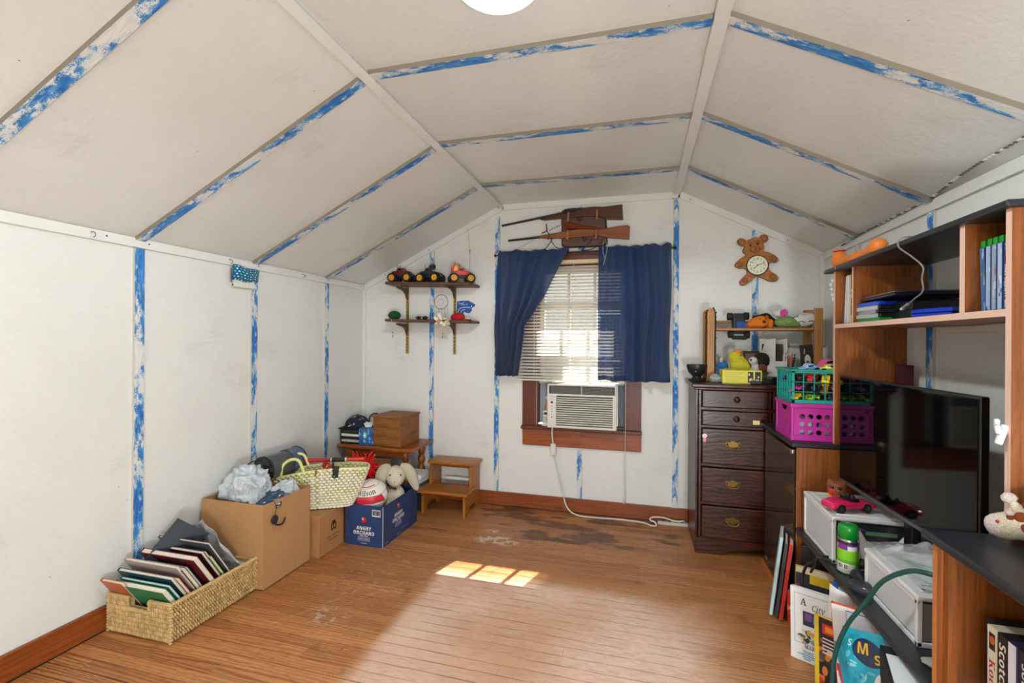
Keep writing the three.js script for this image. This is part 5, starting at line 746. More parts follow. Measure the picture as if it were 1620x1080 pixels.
// ---- window air conditioner
{
  const t = thing('air_conditioner', 'off-white window air conditioner under the blind', 'air conditioner', [-0.394, 0.636, ZB]), W = 0.487, H = 0.312, zf = 0.135, sh = plastic(0xd8d5ca, 0.45), gray = plastic(0x8e8c86, 0.5), dk = plastic(0x33322f, 0.6);
  part('casing', bx(W - 0.012, H - 0.006, 0.52, 0, H / 2, zf - 0.29, 0.006), metal(0xa9a8a2, 0.5), t);
  part('front', merge(bx(W, 0.018, 0.05, 0, 0.009, zf - 0.02, 0.006), bx(W, 0.012, 0.05, 0, H - 0.006, zf - 0.02, 0.004), bx(0.014, H, 0.05, -W / 2 + 0.007, H / 2, zf - 0.02, 0.005), bx(0.014, H, 0.05, W / 2 - 0.007, H / 2, zf - 0.02, 0.005), bx(W - 0.02, 0.016, 0.05, 0, 0.237, zf - 0.02, 0.003), bx(0.058, 0.225, 0.046, -W / 2 + 0.036, 0.125, zf - 0.02, 0.003), bx(0.02, 0.225, 0.046, W / 2 - 0.018, 0.125, zf - 0.02, 0.003), bx(W - 0.02, H - 0.02, 0.012, 0, H / 2, zf - 0.045, 0.001)), sh, t);
  for (let k = 0; k < 13; k++) part('louvre', bx(W - 0.094, 0.007, 0.016, 0.019, 0.03 + k * 0.0155, zf - 0.008, 0.002, 0.25), sh, t);
  part('grille_back', bx(W - 0.094, 0.21, 0.002, 0.019, 0.125, zf - 0.024, 0), dk, t);
  for (const s of [-1, 1]) { const v = part('vent', merge(bx(0.216, 0.003, 0.012, 0, 0.026, 0, 0.001), bx(0.216, 0.003, 0.012, 0, -0.026, 0, 0.001), bx(0.003, 0.054, 0.012, -0.1075, 0, 0, 0.001), bx(0.003, 0.054, 0.012, 0.1075, 0, 0, 0.001)), dk, t, [s * 0.116, 0.273, zf + 0.001]); part('vent_blades', merge(...[-2, -1, 0, 1, 2].map((k) => bx(0.21, 0.0028, 0.016, 0, k * 0.0095, -0.006, 0.0005, 0.35)), ...[-3, -2, -1, 0, 1, 2, 3].map((k) => bx(0.002, 0.05, 0.014, k * 0.029, 0, -0.01, 0.0004))), gray, v); part('vent_back', bx(0.212, 0.05, 0.002, 0, 0, -0.02, 0), plastic(0x1f1f1e, 0.7), v); }
  const p = part('control_panel', bx(0.038, 0.15, 0.003, -W / 2 + 0.036, 0.125, zf + 0.0035, 0.001), plastic(0xe0ddd2, 0.4), t); part('display', bx(0.016, 0.012, 0.002, -W / 2 + 0.034, 0.182, zf + 0.0055, 0.0005), plastic(0x161616, 0.2), p);
  for (let k = 0; k < 5; k++) part('button', cyl(0.0042, 0.0042, 0.003, -W / 2 + 0.034, 0.155 - k * 0.02, zf + 0.006, 12, Math.PI / 2), k === 4 ? dk : gray, p);
  const acc = (x0, x1) => { const g = []; for (let x = x0; x < x1 - 0.004; x += 0.012) g.push(bx(0.006, H, 0.016, x + 0.006, H / 2, -0.055, 0.001, 0, 0.5)); g.push(bx(x1 - x0, H, 0.004, (x0 + x1) / 2, H / 2, -0.062, 0), bx(x1 - x0, 0.012, 0.03, (x0 + x1) / 2, H - 0.006, -0.05, 0.001)); return merge(g); };
  part('side_curtain', acc(WIN.x0 + 0.394 + 0.012, -W / 2 + 0.004), plastic(0xb4bcc2, 0.4), t); part('side_curtain', acc(W / 2 - 0.004, WIN.x1 + 0.394 - 0.012), plastic(0x9aa6b0, 0.35), t);
  part('support_rail', bx(0.62, 0.012, 0.1, 0, -0.0055, -0.05, 0.002), plastic(0x55534e, 0.6), t);
  const ph = thing('cordless_phone', 'small white cordless phone standing on the window stool beside the air conditioner', 'telephone', [-0.672, 0.625, ZB + 0.005]), wt = plastic(0xdedbd0, 0.4);
  part('cradle', bx(0.05, 0.02, 0.06, 0, 0.01, 0, 0.005), wt, ph); part('handset', bx(0.042, 0.11, 0.022, 0, 0.06, 0.01, 0.007, -0.2), wt, ph); part('keypad', merge(...[0, 1, 2].flatMap((i) => [0, 1, 2, 3].map((j) => bx(0.007, 0.006, 0.003, -0.011 + i * 0.011, 0.032 + j * 0.011, 0.0275 - j * 0.0023, 0.001, -0.2)))), plastic(0x55585c, 0.5), ph); part('screen', bx(0.024, 0.018, 0.003, 0, 0.092, 0.0165, 0.001, -0.2), plastic(0x2a3038, 0.2), ph);
  const bt = thing('amber_bottle', 'tall slim amber bottle standing behind the phone on the window stool', 'bottle', [-0.672, 0.625, ZB - 0.045]); part('glass', lathe([[0, 0], [0.021, 0], [0.022, 0.006], [0.022, 0.13], [0.012, 0.16], [0.011, 0.19], [0, 0.19]], 20), mat(0xc9965c, 0.2), bt); part('cap', cyl(0.013, 0.013, 0.02, 0, 0.2, 0, 16), mat(0xe8e4da, 0.4), bt);
  // power cord with its plug box
  const c = thing('power_cable', 'white power cord running from the air conditioner along the baseboard to the dresser', 'cord', [0, 0, 0]), cw = mat(0xdcd9d0, 0.5);
  part('tail', tube([[-0.605, 0.645, ZB + 0.10], [-0.612, 0.58, ZB + 0.075], [-0.61, 0.50, ZB + 0.05]], 0.0065, 14, 8), cw, c); part('plug_box', bx(0.04, 0.085, 0.03, -0.607, 0.462, ZB + 0.045, 0.006, 0, 0, 0.06), cw, c);
  part('cord', tube([[-0.604, 0.425, ZB + 0.042], [-0.57, 0.28, ZB + 0.036], [-0.535, 0.13, ZB + 0.034], [-0.50, 0.04, ZB + 0.045], [-0.43, 0.008, ZB + 0.075], [-0.30, 0.006, ZB + 0.085], [-0.12, 0.006, ZB + 0.07], [0.03, 0.006, ZB + 0.085], [0.085, 0.008, ZB + 0.13], [0.115, 0.02, ZB + 0.15], [0.105, 0.035, ZB + 0.13], [0.075, 0.04, ZB + 0.115], [0.09, 0.055, ZB + 0.10], [0.16, 0.05, ZB + 0.07], [0.24, 0.03, ZB + 0.06], [0.30, 0.032, ZB + 0.05]], 0.0055, 150, 8), cw, c);
  const ps = thing('power_strip', 'white power strip on the floor beside the dresser', 'power strip', [0.225, 0, ZB + 0.055], 0.04); part('body', bx(0.2, 0.022, 0.035, 0, 0.011, 0, 0.004), plastic(0xc9c5ba, 0.5), ps); part('sockets', merge(...[-0.06, -0.02, 0.02, 0.06].map((x) => bx(0.016, 0.001, 0.014, x, 0.0225, 0, 0))), plastic(0x3c3a38, 0.6), ps);
}
// ---- bear clock
{
  const t = thing('bear_clock', 'wooden teddy-bear-shaped wall clock with a round white dial', 'clock', [0, 0, ZB + 0.013]), w = wood(0xc07a36, 0.45), burn = mat(0x54290f, 0.6);
  const out = [[0.675, 1.892], [0.654, 1.895], [0.634, 1.91], [0.63, 1.931], [0.646, 1.947], [0.668, 1.943], [0.684, 1.932], [0.735, 1.949], [0.762, 1.944], [0.764, 1.956], [0.784, 1.965], [0.806, 1.957], [0.813, 1.935], [0.801, 1.917], [0.787, 1.91], [0.789, 1.882], [0.787, 1.858], [0.821, 1.846], [0.858, 1.821], [0.872, 1.797], [0.858, 1.779], [0.823, 1.778], [0.818, 1.74], [0.833, 1.719], [0.868, 1.692], [0.87, 1.672], [0.85, 1.657], [0.812, 1.663], [0.767, 1.687], [0.737, 1.688], [0.708, 1.66], [0.67, 1.638], [0.648, 1.643], [0.645, 1.667], [0.67, 1.697], [0.687, 1.718], [0.677, 1.745], [0.642, 1.749], [0.617, 1.764], [0.62, 1.786], [0.65, 1.814], [0.68, 1.834], [0.661, 1.861]];
  part('body', uvBox(extrude(smoothShape(out, 220), 0.016, 0.003, 2)), w, t); part('burnt_edge', uvBox(extrude(smoothShape(out.map(([x, y]) => [0.744 + (x - 0.744) * 1.025, 1.8 + (y - 1.8) * 1.02]), 220), 0.008)), burn, t, [0, 0, -0.004]);
  const ring = (x, y, r, k = 0.0016) => torus(r, k, x, y, 0.0162, 0, 0, 0, 22, 5);
  part('burnt_lines', merge(ring(0.655, 1.919, 0.017), ring(0.788, 1.937, 0.017), ring(0.643, 1.775, 0.016), ring(0.645, 1.772, 0.008), ring(0.842, 1.803, 0.019), ring(0.844, 1.8, 0.010), ring(0.672, 1.667, 0.017), ring(0.673, 1.666, 0.009), ring(0.84, 1.686, 0.018), ring(0.842, 1.684, 0.01), xf(torus(0.026, 0.002, 0, 0, 0, 0, 0, 0, 28, 5).scale(1.1, 0.85, 1), 0.733, 1.872, 0.0162), tube([[0.733, 1.874, 0.016], [0.733, 1.862, 0.016], [0.722, 1.855, 0.016]], 0.0015, 8, 4), tube([[0.733, 1.862, 0.016], [0.744, 1.857, 0.016]], 0.0015, 4, 4), tube([[0.692, 1.912, 0.016], [0.703, 1.917, 0.016], [0.714, 1.912, 0.016]], 0.0018, 8, 4), tube([[0.738, 1.917, 0.016], [0.749, 1.923, 0.016], [0.76, 1.918, 0.016]], 0.0018, 8, 4)), burn, t);
  part('eye', sph(0.0075, 0.704, 1.899, 0.016, 1, 1, 0.3, 14), plastic(0x2a1208, 0.3), t); part('eye', sph(0.0075, 0.748, 1.905, 0.016, 1, 1, 0.3, 14), plastic(0x2a1208, 0.3), t); part('nose', sph(0.0085, 0.734, 1.88, 0.0155, 1.2, 0.8, 0.4, 14), mat(0x8a4a1c, 0.4), t);
  const ct = canvasTex(256, 256, (c, s) => { c.fillStyle = '#eff1d9'; c.fillRect(0, 0, s, s); for (let k = 1; k <= 12; k++) { const a = k / 12 * 6.2832 - 1.5708; text(c, String(k), 128 + Math.cos(a) * 92, 128 + Math.sin(a) * 92, 34, '#3a3a2e', 'serif'); } for (let k = 0; k < 60; k++) { const a = k / 60 * 6.2832; c.fillStyle = '#55553f'; c.fillRect(128 + Math.cos(a) * 118 - 1, 128 + Math.sin(a) * 118 - 1, 2.4, 2.4); } });
  const d = part('dial', new THREE.CylinderGeometry(0.061, 0.061, 0.008, 48), [mat(0xe4e2cc, 0.5), mat(0xffffff, 0.4, { map: ct }), mat(0xe4e2cc, 0.5)], t, [0.746, 1.7635, 0.02], [Math.PI / 2, Math.PI / 2, 0]);
  part('rim', torus(0.063, 0.0045, 0.746, 1.7635, 0.02, 0, 0, 0, 48, 8), plastic(0x3a1c0c, 0.4), t);
  const hand = (L, w2, a) => bx(w2, L, 0.0015, 0.746 + Math.sin(a) * L * 0.42, 1.7635 + Math.cos(a) * L * 0.42, 0.026, 0.0004, 0, 0, -a); part('hour_hand', hand(0.036, 0.0035, 3.95), plastic(0x1c1a14, 0.5), t); part('minute_hand', hand(0.05, 0.0028, 1.25), plastic(0x1c1a14, 0.5), t); part('hub', cyl(0.004, 0.004, 0.004, 0.746, 1.7635, 0.027, 12, Math.PI / 2), plastic(0x1c1a14, 0.5), t);
}

// ================================================================ dresser in the far right corner
const oldWood = dataTex(512, 512, (u, v) => {                           // dark stain with grain, rubbed and chipped
  const g = Math.abs(Math.sin((v * 9 + 1.8 * fbm(u * 2.2, v * 4, 71, 4)) * 3.14 * 2.2)), n = fbm(u * 5, v * 12, 44, 4), k = 0.62 + 0.5 * n - 0.28 * sstep(0.6, 1, g);
  let c = mix3([255 * k, 238 * k, 226 * k], [255, 190, 140], 0.22 * sstep(0.5, 0.75, fbm(u * 3, v * 5, 91, 4)));
  const s = sstep(0.715, 0.76, fbm(u * 26, v * 60, 12, 3)) * sstep(0.46, 0.62, fbm(u * 4 + 3, v * 4, 5, 3)); return mix3(c, [255, 246, 236], s);
}, true, 0.46, 0.46);
const dresserMat = mat(0x54291a, 0.3, { map: oldWood, bumpMap: oldWood, bumpScale: 0.0004 }), dresserDark = dresserMat;
{
  const x0 = 0.325, x1 = 1.125, zf = -2.985, zb = -3.425, H = 0.985, cx = (x0 + x1) / 2, cz = (zf + zb) / 2, W = x1 - x0, D = zf - zb;
  const t = thing('dresser', 'dark stained chest of drawers with brass pulls, worn and scratched, under the bear clock', 'dresser', [cx, 0, cz]);
  part('top', bx(W + 0.05, 0.022, D + 0.03, 0, H + 0.011, 0.005, 0.006), dresserDark, t); part('top_moulding', bx(W + 0.024, 0.016, D + 0.014, 0, H - 0.007, 0.005, 0.006), dresserMat, t);
  for (const s of [-1, 1]) part('side_panel', bx(0.02, H, D - 0.004, s * (W / 2 - 0.01), H / 2, 0, 0.002, 0, 0, 0, true), dresserDark, t);
  part('back_panel', bx(W - 0.03, H - 0.05, 0.01, 0, H / 2, -D / 2 + 0.006, 0), dresserDark, t);
  const fr = []; for (const y of [H - 0.008, 0.859, 0.7535, 0.5245, 0.2985, 0.09]) fr.push(bx(W - 0.02, 0.016, 0.03, 0, y, D / 2 - 0.02, 0.002)); fr.push(bx(0.022, H - 0.02, 0.024, -W / 2 + 0.02, H / 2, D / 2 - 0.014, 0.002), bx(0.022, H - 0.02, 0.024, W / 2 - 0.02, H / 2, D / 2 - 0.014, 0.002), bx(0.018, 0.22, 0.028, 0, 0.865, D / 2 - 0.018, 0.002)); part('face_frame', merge(fr), dresserDark, t);
  const sk = [[-W / 2 + 0.002, 0], [-W / 2 + 0.002, 0.094], [W / 2 - 0.002, 0.094], [W / 2 - 0.002, 0], [W / 2 - 0.16, 0.004]]; for (let k = 0; k <= 20; k++) { const u = 1 - k / 20; sk.push([-0.24 + 0.48 * u, 0.006 + 0.052 * Math.pow(Math.sin(Math.PI * u), 0.5) * (0.72 + 0.28 * Math.abs(Math.cos(Math.PI * u * 2)))]); } sk.push([-W / 2 + 0.16, 0.004]);
  part('scalloped_base', uvBox(extrude(shapeOf(sk), 0.02, 0.002)), dresserMat, t, [0, 0, D / 2 - 0.018]); part('foot_block', bx(0.03, 0.05, 0.03, -W / 2 + 0.02, 0.025, D / 2 - 0.02, 0.003), dresserDark, t);
  const brass = metal(0x86693a, 0.3), dkm = metal(0x4a3c2a, 0.45);
  const pull = () => merge(extrude(smoothShape([[-0.042, 0.004], [-0.036, 0.018], [-0.02, 0.016], [-0.006, 0.024], [0.006, 0.024], [0.02, 0.016], [0.036, 0.018], [0.042, 0.004], [0.034, -0.012], [0.018, -0.012], [0.01, -0.022], [-0.01, -0.022], [-0.018, -0.012], [-0.034, -0.012]], 60), 0.003, 0.001), tube([[-0.032, 0.006, 0.004], [-0.032, 0.002, 0.018], [-0.018, -0.016, 0.024], [0.018, -0.016, 0.024], [0.032, 0.002, 0.018], [0.032, 0.006, 0.004]], 0.0032, 26, 7), sph(0.0055, -0.032, 0.006, 0.006, 1, 1, 1, 10), sph(0.0055, 0.032, 0.006, 0.006, 1, 1, 1, 10));
  const pg = pull(), kg = merge(lathe([[0, 0], [0.018, 0.0], [0.018, 0.004], [0.008, 0.007], [0.007, 0.012], [0.014, 0.018], [0.013, 0.024], [0, 0.026]], 20).rotateX(Math.PI / 2));
  const dr = (xa, xb, ya, yb, hw) => { const w = xb - xa, h = yb - ya, d = part('drawer', bx(w, h, 0.022, (xa + xb) / 2, (ya + yb) / 2, D / 2 + 0.003, 0.006), dresserMat, t); for (const [x, k] of hw) part(k ? 'knob' : 'pull', k ? kg : pg, k ? dkm : brass, d, [x, (ya + yb) / 2 + (k ? 0 : 0.015), D / 2 + 0.014]); return d; };
  const L = -W / 2 + 0.034, R = W / 2 - 0.034;
  dr(L, -0.012, 0.869, 0.970, [[-0.178, 1]]); dr(0.012, R, 0.869, 0.970, [[0.19, 1]]); dr(L, -0.012, 0.763, 0.850, [[-0.180, 1]]); dr(0.012, R, 0.763, 0.850, [[0.19, 1]]);
  for (const [a, b] of [[0.535, 0.744], [0.309, 0.514], [0.101, 0.288]]) dr(L, R, a, b, [[-0.197, 0], [0.197, 0]]);
  const stk = canvasTex(64, 64, (c, w, h) => { c.fillStyle = '#ecd79a'; c.fillRect(0, 0, w, h); c.fillStyle = '#4a3018'; c.fillRect(8, 20, 18, 28); c.fillRect(34, 16, 22, 30); }); part('sticker', bx(0.036, 0.024, 0.0012, -0.075, 0.792, D / 2 + 0.0146, 0.0003), mat(0xffffff, 0.5, { map: stk }), t, undefined, undefined, 'small yellow sticker');
  part('sticker', merge(sph(0.014, -0.352, 0.70, D / 2 + 0.0145, 1, 1, 0.06, 14)), mat(0xf2e0d8, 0.5), t, undefined, undefined, 'round pale sticker'); part('sticker', merge(sph(0.011, -0.352, 0.677, D / 2 + 0.0145, 0.9, 1.3, 0.06, 14)), mat(0xe892a8, 0.5), t, undefined, undefined, 'pink sticker');
}

// ================================================================ media furniture along the right wall
const black = mat(0x2b2d31, 0.34, { map: dataTex(256, 256, (u, v) => { const k = 0.8 + 0.35 * fbm(u * 6, v * 6, 5, 4) + (vnoise(u * 120, v * 120, 3) > 0.93 ? 0.5 : 0); return [230 * k, 236 * k, 242 * k]; }, true, 0.5, 0.5) });
const cherry = wood(0x9a5824, 0.36), cherryDark = cherry, tanEdge = mat(0xdcb8a4, 0.5), edgeOrange = mat(0xc07a40, 0.5);
{
  const o = thing('media_cabinet', 'black-topped cherry media unit with two low cabinets and a tall hutch along the right wall', 'cabinet', [0.9, 0, -1.89]);
  const box = (x0, x1, y0, y1, z0, z1, m, edge, name) => { const g = uvBox(new THREE.BoxGeometry(x1 - x0, y1 - y0, z1 - z0)), uv = g.attributes.uv; if (y1 - y0 > 0.1) for (let i = 0; i < uv.count; i++) uv.setXY(i, uv.getY(i), uv.getX(i)); return part(name, g, edge ? [m, edge, m, m, m, m] : m, o, [(x0 + x1) / 2 - 0.9, (y0 + y1) / 2, (z0 + z1) / 2 + 1.89]); };
  const slab = (x0, x1, y0, y1, z0, z1, name = 'top_slab') => part(name, bx(x1 - x0, y1 - y0, z1 - z0, 0, 0, 0, 0.006), black, o, [(x0 + x1) / 2 - 0.9, (y0 + y1) / 2, (z0 + z1) / 2 + 1.89]);
  const c = DESK.carcass, back = 1.125, glassM = new THREE.MeshPhysicalMaterial({ color: 0xa89684, roughness: 0.06, transmission: 0.9, thickness: 0, ior: 1.5 });
  // far cabinet
  slab(DESK.front, 1.135, 0.778, 0.80, -2.945, DESK.gapFar); box(c, back, 0.03, 0.778, -2.935, -2.917, cherry, edgeOrange, 'side_panel'); box(c, back, 0.03, 0.778, -2.405, -2.387, cherry, edgeOrange, 'side_panel');
  box(back, back + 0.006, 0.03, 0.778, -2.935, -2.387, cherryDark, null, 'back_panel'); box(0.672, back, 0.0, 0.042, -2.925, -2.387, cherryDark, edgeOrange, 'bottom_board');
  for (const y of [0.545, 0.30]) box(c + 0.03, back, y, y + 0.016, -2.917, -2.405, cherry, tanEdge, 'inner_shelf');
  const door = part('glass_door', new THREE.BoxGeometry(0.005, 0.70, 0.50), glassM, o, [c - 0.006 - 0.9, 0.405, -2.66 + 1.89]); part('hinge', merge(bx(0.012, 0.02, 0.03, 0, -0.345, -0.22, 0.002), bx(0.012, 0.02, 0.03, 0, 0.345, 0.22, 0.002)), metal(0xb9bcc0, 0.35), door);
  for (const [z, x] of [[-2.86, 0.70], [-2.78, 0.687], [-2.73, 0.712]]) part('hinge_cup', cyl(0.012, 0.012, 0.012, x - 0.9, 0.048, z + 1.89, 16), z === -2.86 ? mat(0xd8d2c8, 0.5) : metal(0x6a6660, 0.4), o); part('magnet_catch', bx(0.02, 0.014, 0.06, 0.688 - 0.9, 0.049, -2.62 + 1.89, 0.003), plastic(0x1c1c1c, 0.4), o);
  // near cabinet
  slab(DESK.front, 1.135, 0.778, 0.80, DESK.gapNear, -0.83); box(c, back, 0.03, 0.778, -1.372, -1.354, cherryDark, edgeOrange, 'side_panel'); box(c, back, 0.03, 0.778, -0.86, -0.842, cherry, edgeOrange, 'side_panel'); box(back, back + 0.006, 0.03, 0.778, -1.372, -0.842, cherry, null, 'back_panel'); box(0.68, back, 0, 0.042, -1.372, -0.842, cherryDark, null, 'bottom_board'); box(c + 0.012, c + 0.03, 0.042, 0.778, -1.354, -1.335, cherryDark, null, 'door_stile');
  box(c + 0.03, back, 0.414, 0.43, -1.354, -0.86, cherry, tanEdge, 'inner_shelf'); part('magnet_catch', bx(0.014, 0.006, 0.034, c + 0.012 - 0.9, 0.773, -1.318 + 1.89, 0.001), plastic(0xc9cacc, 0.4), o);
  // low shelf between them
  slab(DESK.front + 0.016, back, DESK.low - 0.024, DESK.low, DESK.gapFar, DESK.gapNear, 'low_shelf');
  // hutch
  const hx = 0.845, hb = 1.118; box(hx, hb, 0.80, 1.573, -2.427, -2.409, cherry, tanEdge, 'hutch_side'); box(hx, hb, 0.80, 1.573, -1.394, -1.375, cherryDark, tanEdge, 'hutch_side');
  slab(hx - 0.018, hb + 0.02, 1.573, 1.592, -2.50, -1.362, 'hutch_top'); box(hx, hb, 1.318, 1.336, -2.409, -1.394, cherryDark, tanEdge, 'hutch_shelf'); box(hx + 0.017, hb, 1.336, 1.573, -2.285, -2.27, cherry, tanEdge, 'divider'); box(hx, hb, 1.336, 1.573, -1.562, -1.540, cherryDark, tanEdge, 'divider');
  part('screw_cap', merge(sph(0.006, hx - 0.018 - 0.9, 1.582, -2.36 + 1.89, 0.4, 1, 1, 8), sph(0.005, hx - 0.018 - 0.9, 1.583, -2.48 + 1.89, 0.4, 1, 1, 8)), metal(0xc4c6ca, 0.3), o);
}
// ---- television
{
  const t = thing('television', 'black flat-screen television standing on the low shelf between the cabinets', 'television', [0.872, 0.88, -1.952], 0); t.rotation.y = Math.atan2(-0.03, 0.83) * -1;
  const W = 0.83, H = 0.46; part('bezel', bx(0.022, H, W, 0.004, 0, 0, 0.004), plastic(0x0c0c0d, 0.25), t); part('screen', bx(0.003, H - 0.026, W - 0.016, -0.0075, 0.006, 0, 0.001), plastic(0x020203, 0.06, { specularIntensity: 0.3 }), t); part('chin', bx(0.004, 0.012, W - 0.004, -0.0085, -H / 2 + 0.007, 0, 0.001), plastic(0x55585c, 0.3), t);
  part('back_shell', sheet((u, v) => { const e = Math.min(1, Math.sin(Math.PI * u) * 3.2) * Math.min(1, Math.sin(Math.PI * v) * 3.2); return [0.013 + 0.05 * Math.pow(Math.max(e, 0), 0.6), mix(-H / 2 + 0.03, H / 2 - 0.03, v), mix(W / 2 - 0.03, -W / 2 + 0.03, u)]; }, 30, 20), plastic(0x151516, 0.45, { side: THREE.DoubleSide }), t);
  part('stand', merge(bx(0.03, 0.22, 0.05, 0.03, -H / 2 - 0.09, 0.045, 0.006), bx(0.16, 0.012, 0.1, 0.09, DESK.low - 0.88 + 0.0065, 0.045, 0.004)), plastic(0x101011, 0.3), t);
}
// ---- on the hutch
{
  const ho = thing('orange_toy', 'orange curved plastic toy handset lying on the hutch top', 'toy', [0.885, 1.593, -2.28], 0.02);
  part('body', plush([['c', [0, 0.028, 0.15], [0, 0.02, 0.0], 0.024, 0.021], ['c', [0, 0.02, 0.0], [0, 0.026, -0.16], 0.021, 0.024], ['e', [0, 0.034, 0.165], [0.026, 0.03, 0.032]], ['e', [0, 0.042, -0.19], [0.03, 0.042, 0.04]]], 0.03, 0.007, 0), mat(0xe9802c, 0.45), ho);
  part('face', merge(cyl(0.026, 0.026, 0.004, 0.0, 0.083, -0.19, 20)), mat(0xd9621c, 0.5), ho);
  const led = thing('string_light', 'tiny clear string lights hanging at the front edge of the hutch', 'string light', [0.84, 1.5, -2.43]); part('wire', tube([[0, 0.04, 0], [-0.006, 0.0, 0.004], [0.004, -0.05, 0.0]], 0.0012, 10, 4), mat(0xd8d8d4, 0.5), led); for (const [x, y, z] of [[0, 0.035, 0], [-0.007, 0.016, 0.004], [-0.004, -0.004, 0.002], [0.002, -0.028, -0.002], [0.004, -0.048, 0.004]]) part('gem', sph(0.0075, x, y, z, 1, 1.2, 1, 8), mat(0xeceff0, 0.15, { transmission: 0.5, thickness: 0.005 }), led);
  solo('paper_sheet', 'white paper sheet lying on the hutch top', 'paper', sheet((u, v) => [mix(-0.06, 0.06, u), 0.001 + 0.004 * Math.sin(u * 4), mix(-0.11, 0.11, v)], 10, 10, 0.0006), mat(0xeeeeec, 0.8), [0.96, 1.593, -1.93]);
  solo('plastic_wrap', 'crumpled clear plastic wrap on the near end of the hutch top', 'wrap', sheet((u, v) => [mix(-0.07, 0.07, u), 0.004 + 0.05 * noise3(u * 4, v * 4, 3) * Math.sin(Math.PI * u) * Math.sin(Math.PI * v), mix(-0.09, 0.09, v)], 22, 22), mat(0xf4f6f6, 0.2, { transmission: 0.7, thickness: 0, side: THREE.DoubleSide }), [0.96, 1.592, -1.49]);
  const ca = thing('usb_cable', 'grey cable hanging from the hutch top to the shelf with its white plug', 'cable', [0, 0, 0]), cm = plastic(0x77777a, 0.4); part('wire', tube([[0.93, 1.594, -1.79], [0.86, 1.597, -1.80], [0.822, 1.596, -1.812], [0.818, 1.57, -1.818], [0.83, 1.53, -1.77], [0.845, 1.49, -1.735], [0.85, 1.455, -1.75], [0.86, 1.418, -1.765], [0.865, 1.395, -1.83], [0.868, 1.385, -1.86]], 0.0026, 60, 6), cm, ca); part('plug', bx(0.012, 0.009, 0.034, 0.868, 1.379, -1.878, 0.003, -0.35), cm, ca); part('plug_tip', bx(0.010, 0.007, 0.014, 0.868, 1.371, -1.9, 0.001, -0.35), plastic(0xe6e6e4, 0.3), ca);
  const hk = thing('white_clip', 'small white plastic clip stuck to the near upright of the hutch', 'clip', [0.836, 1.035, -1.388]); part('clip', merge(bx(0.014, 0.05, 0.012, 0, 0, 0, 0.004, 0, 0, -0.3), bx(0.01, 0.022, 0.01, -0.004, 0.026, -0.01, 0.003, 0.4, 0, 0.2), bx(0.01, 0.02, 0.01, -0.01, 0.012, 0.004, 0.003, -0.3)), plastic(0xe9eaee, 0.4), hk);
  const rl = thing('wall_rail', 'white rail on the right wall seen through the hutch', 'rail', [XR - 0.016, 1.305, -1.9]); part('rail', bx(0.014, 0.026, 0.56, 0, 0, 0, 0.005), mat(0xe6e2d8, 0.5), rl); for (const z of [-0.22, 0.22]) part('bracket', bx(0.018, 0.016, 0.02, 0.006, 0, z, 0.002), mat(0xd8d4ca, 0.5), rl);
}
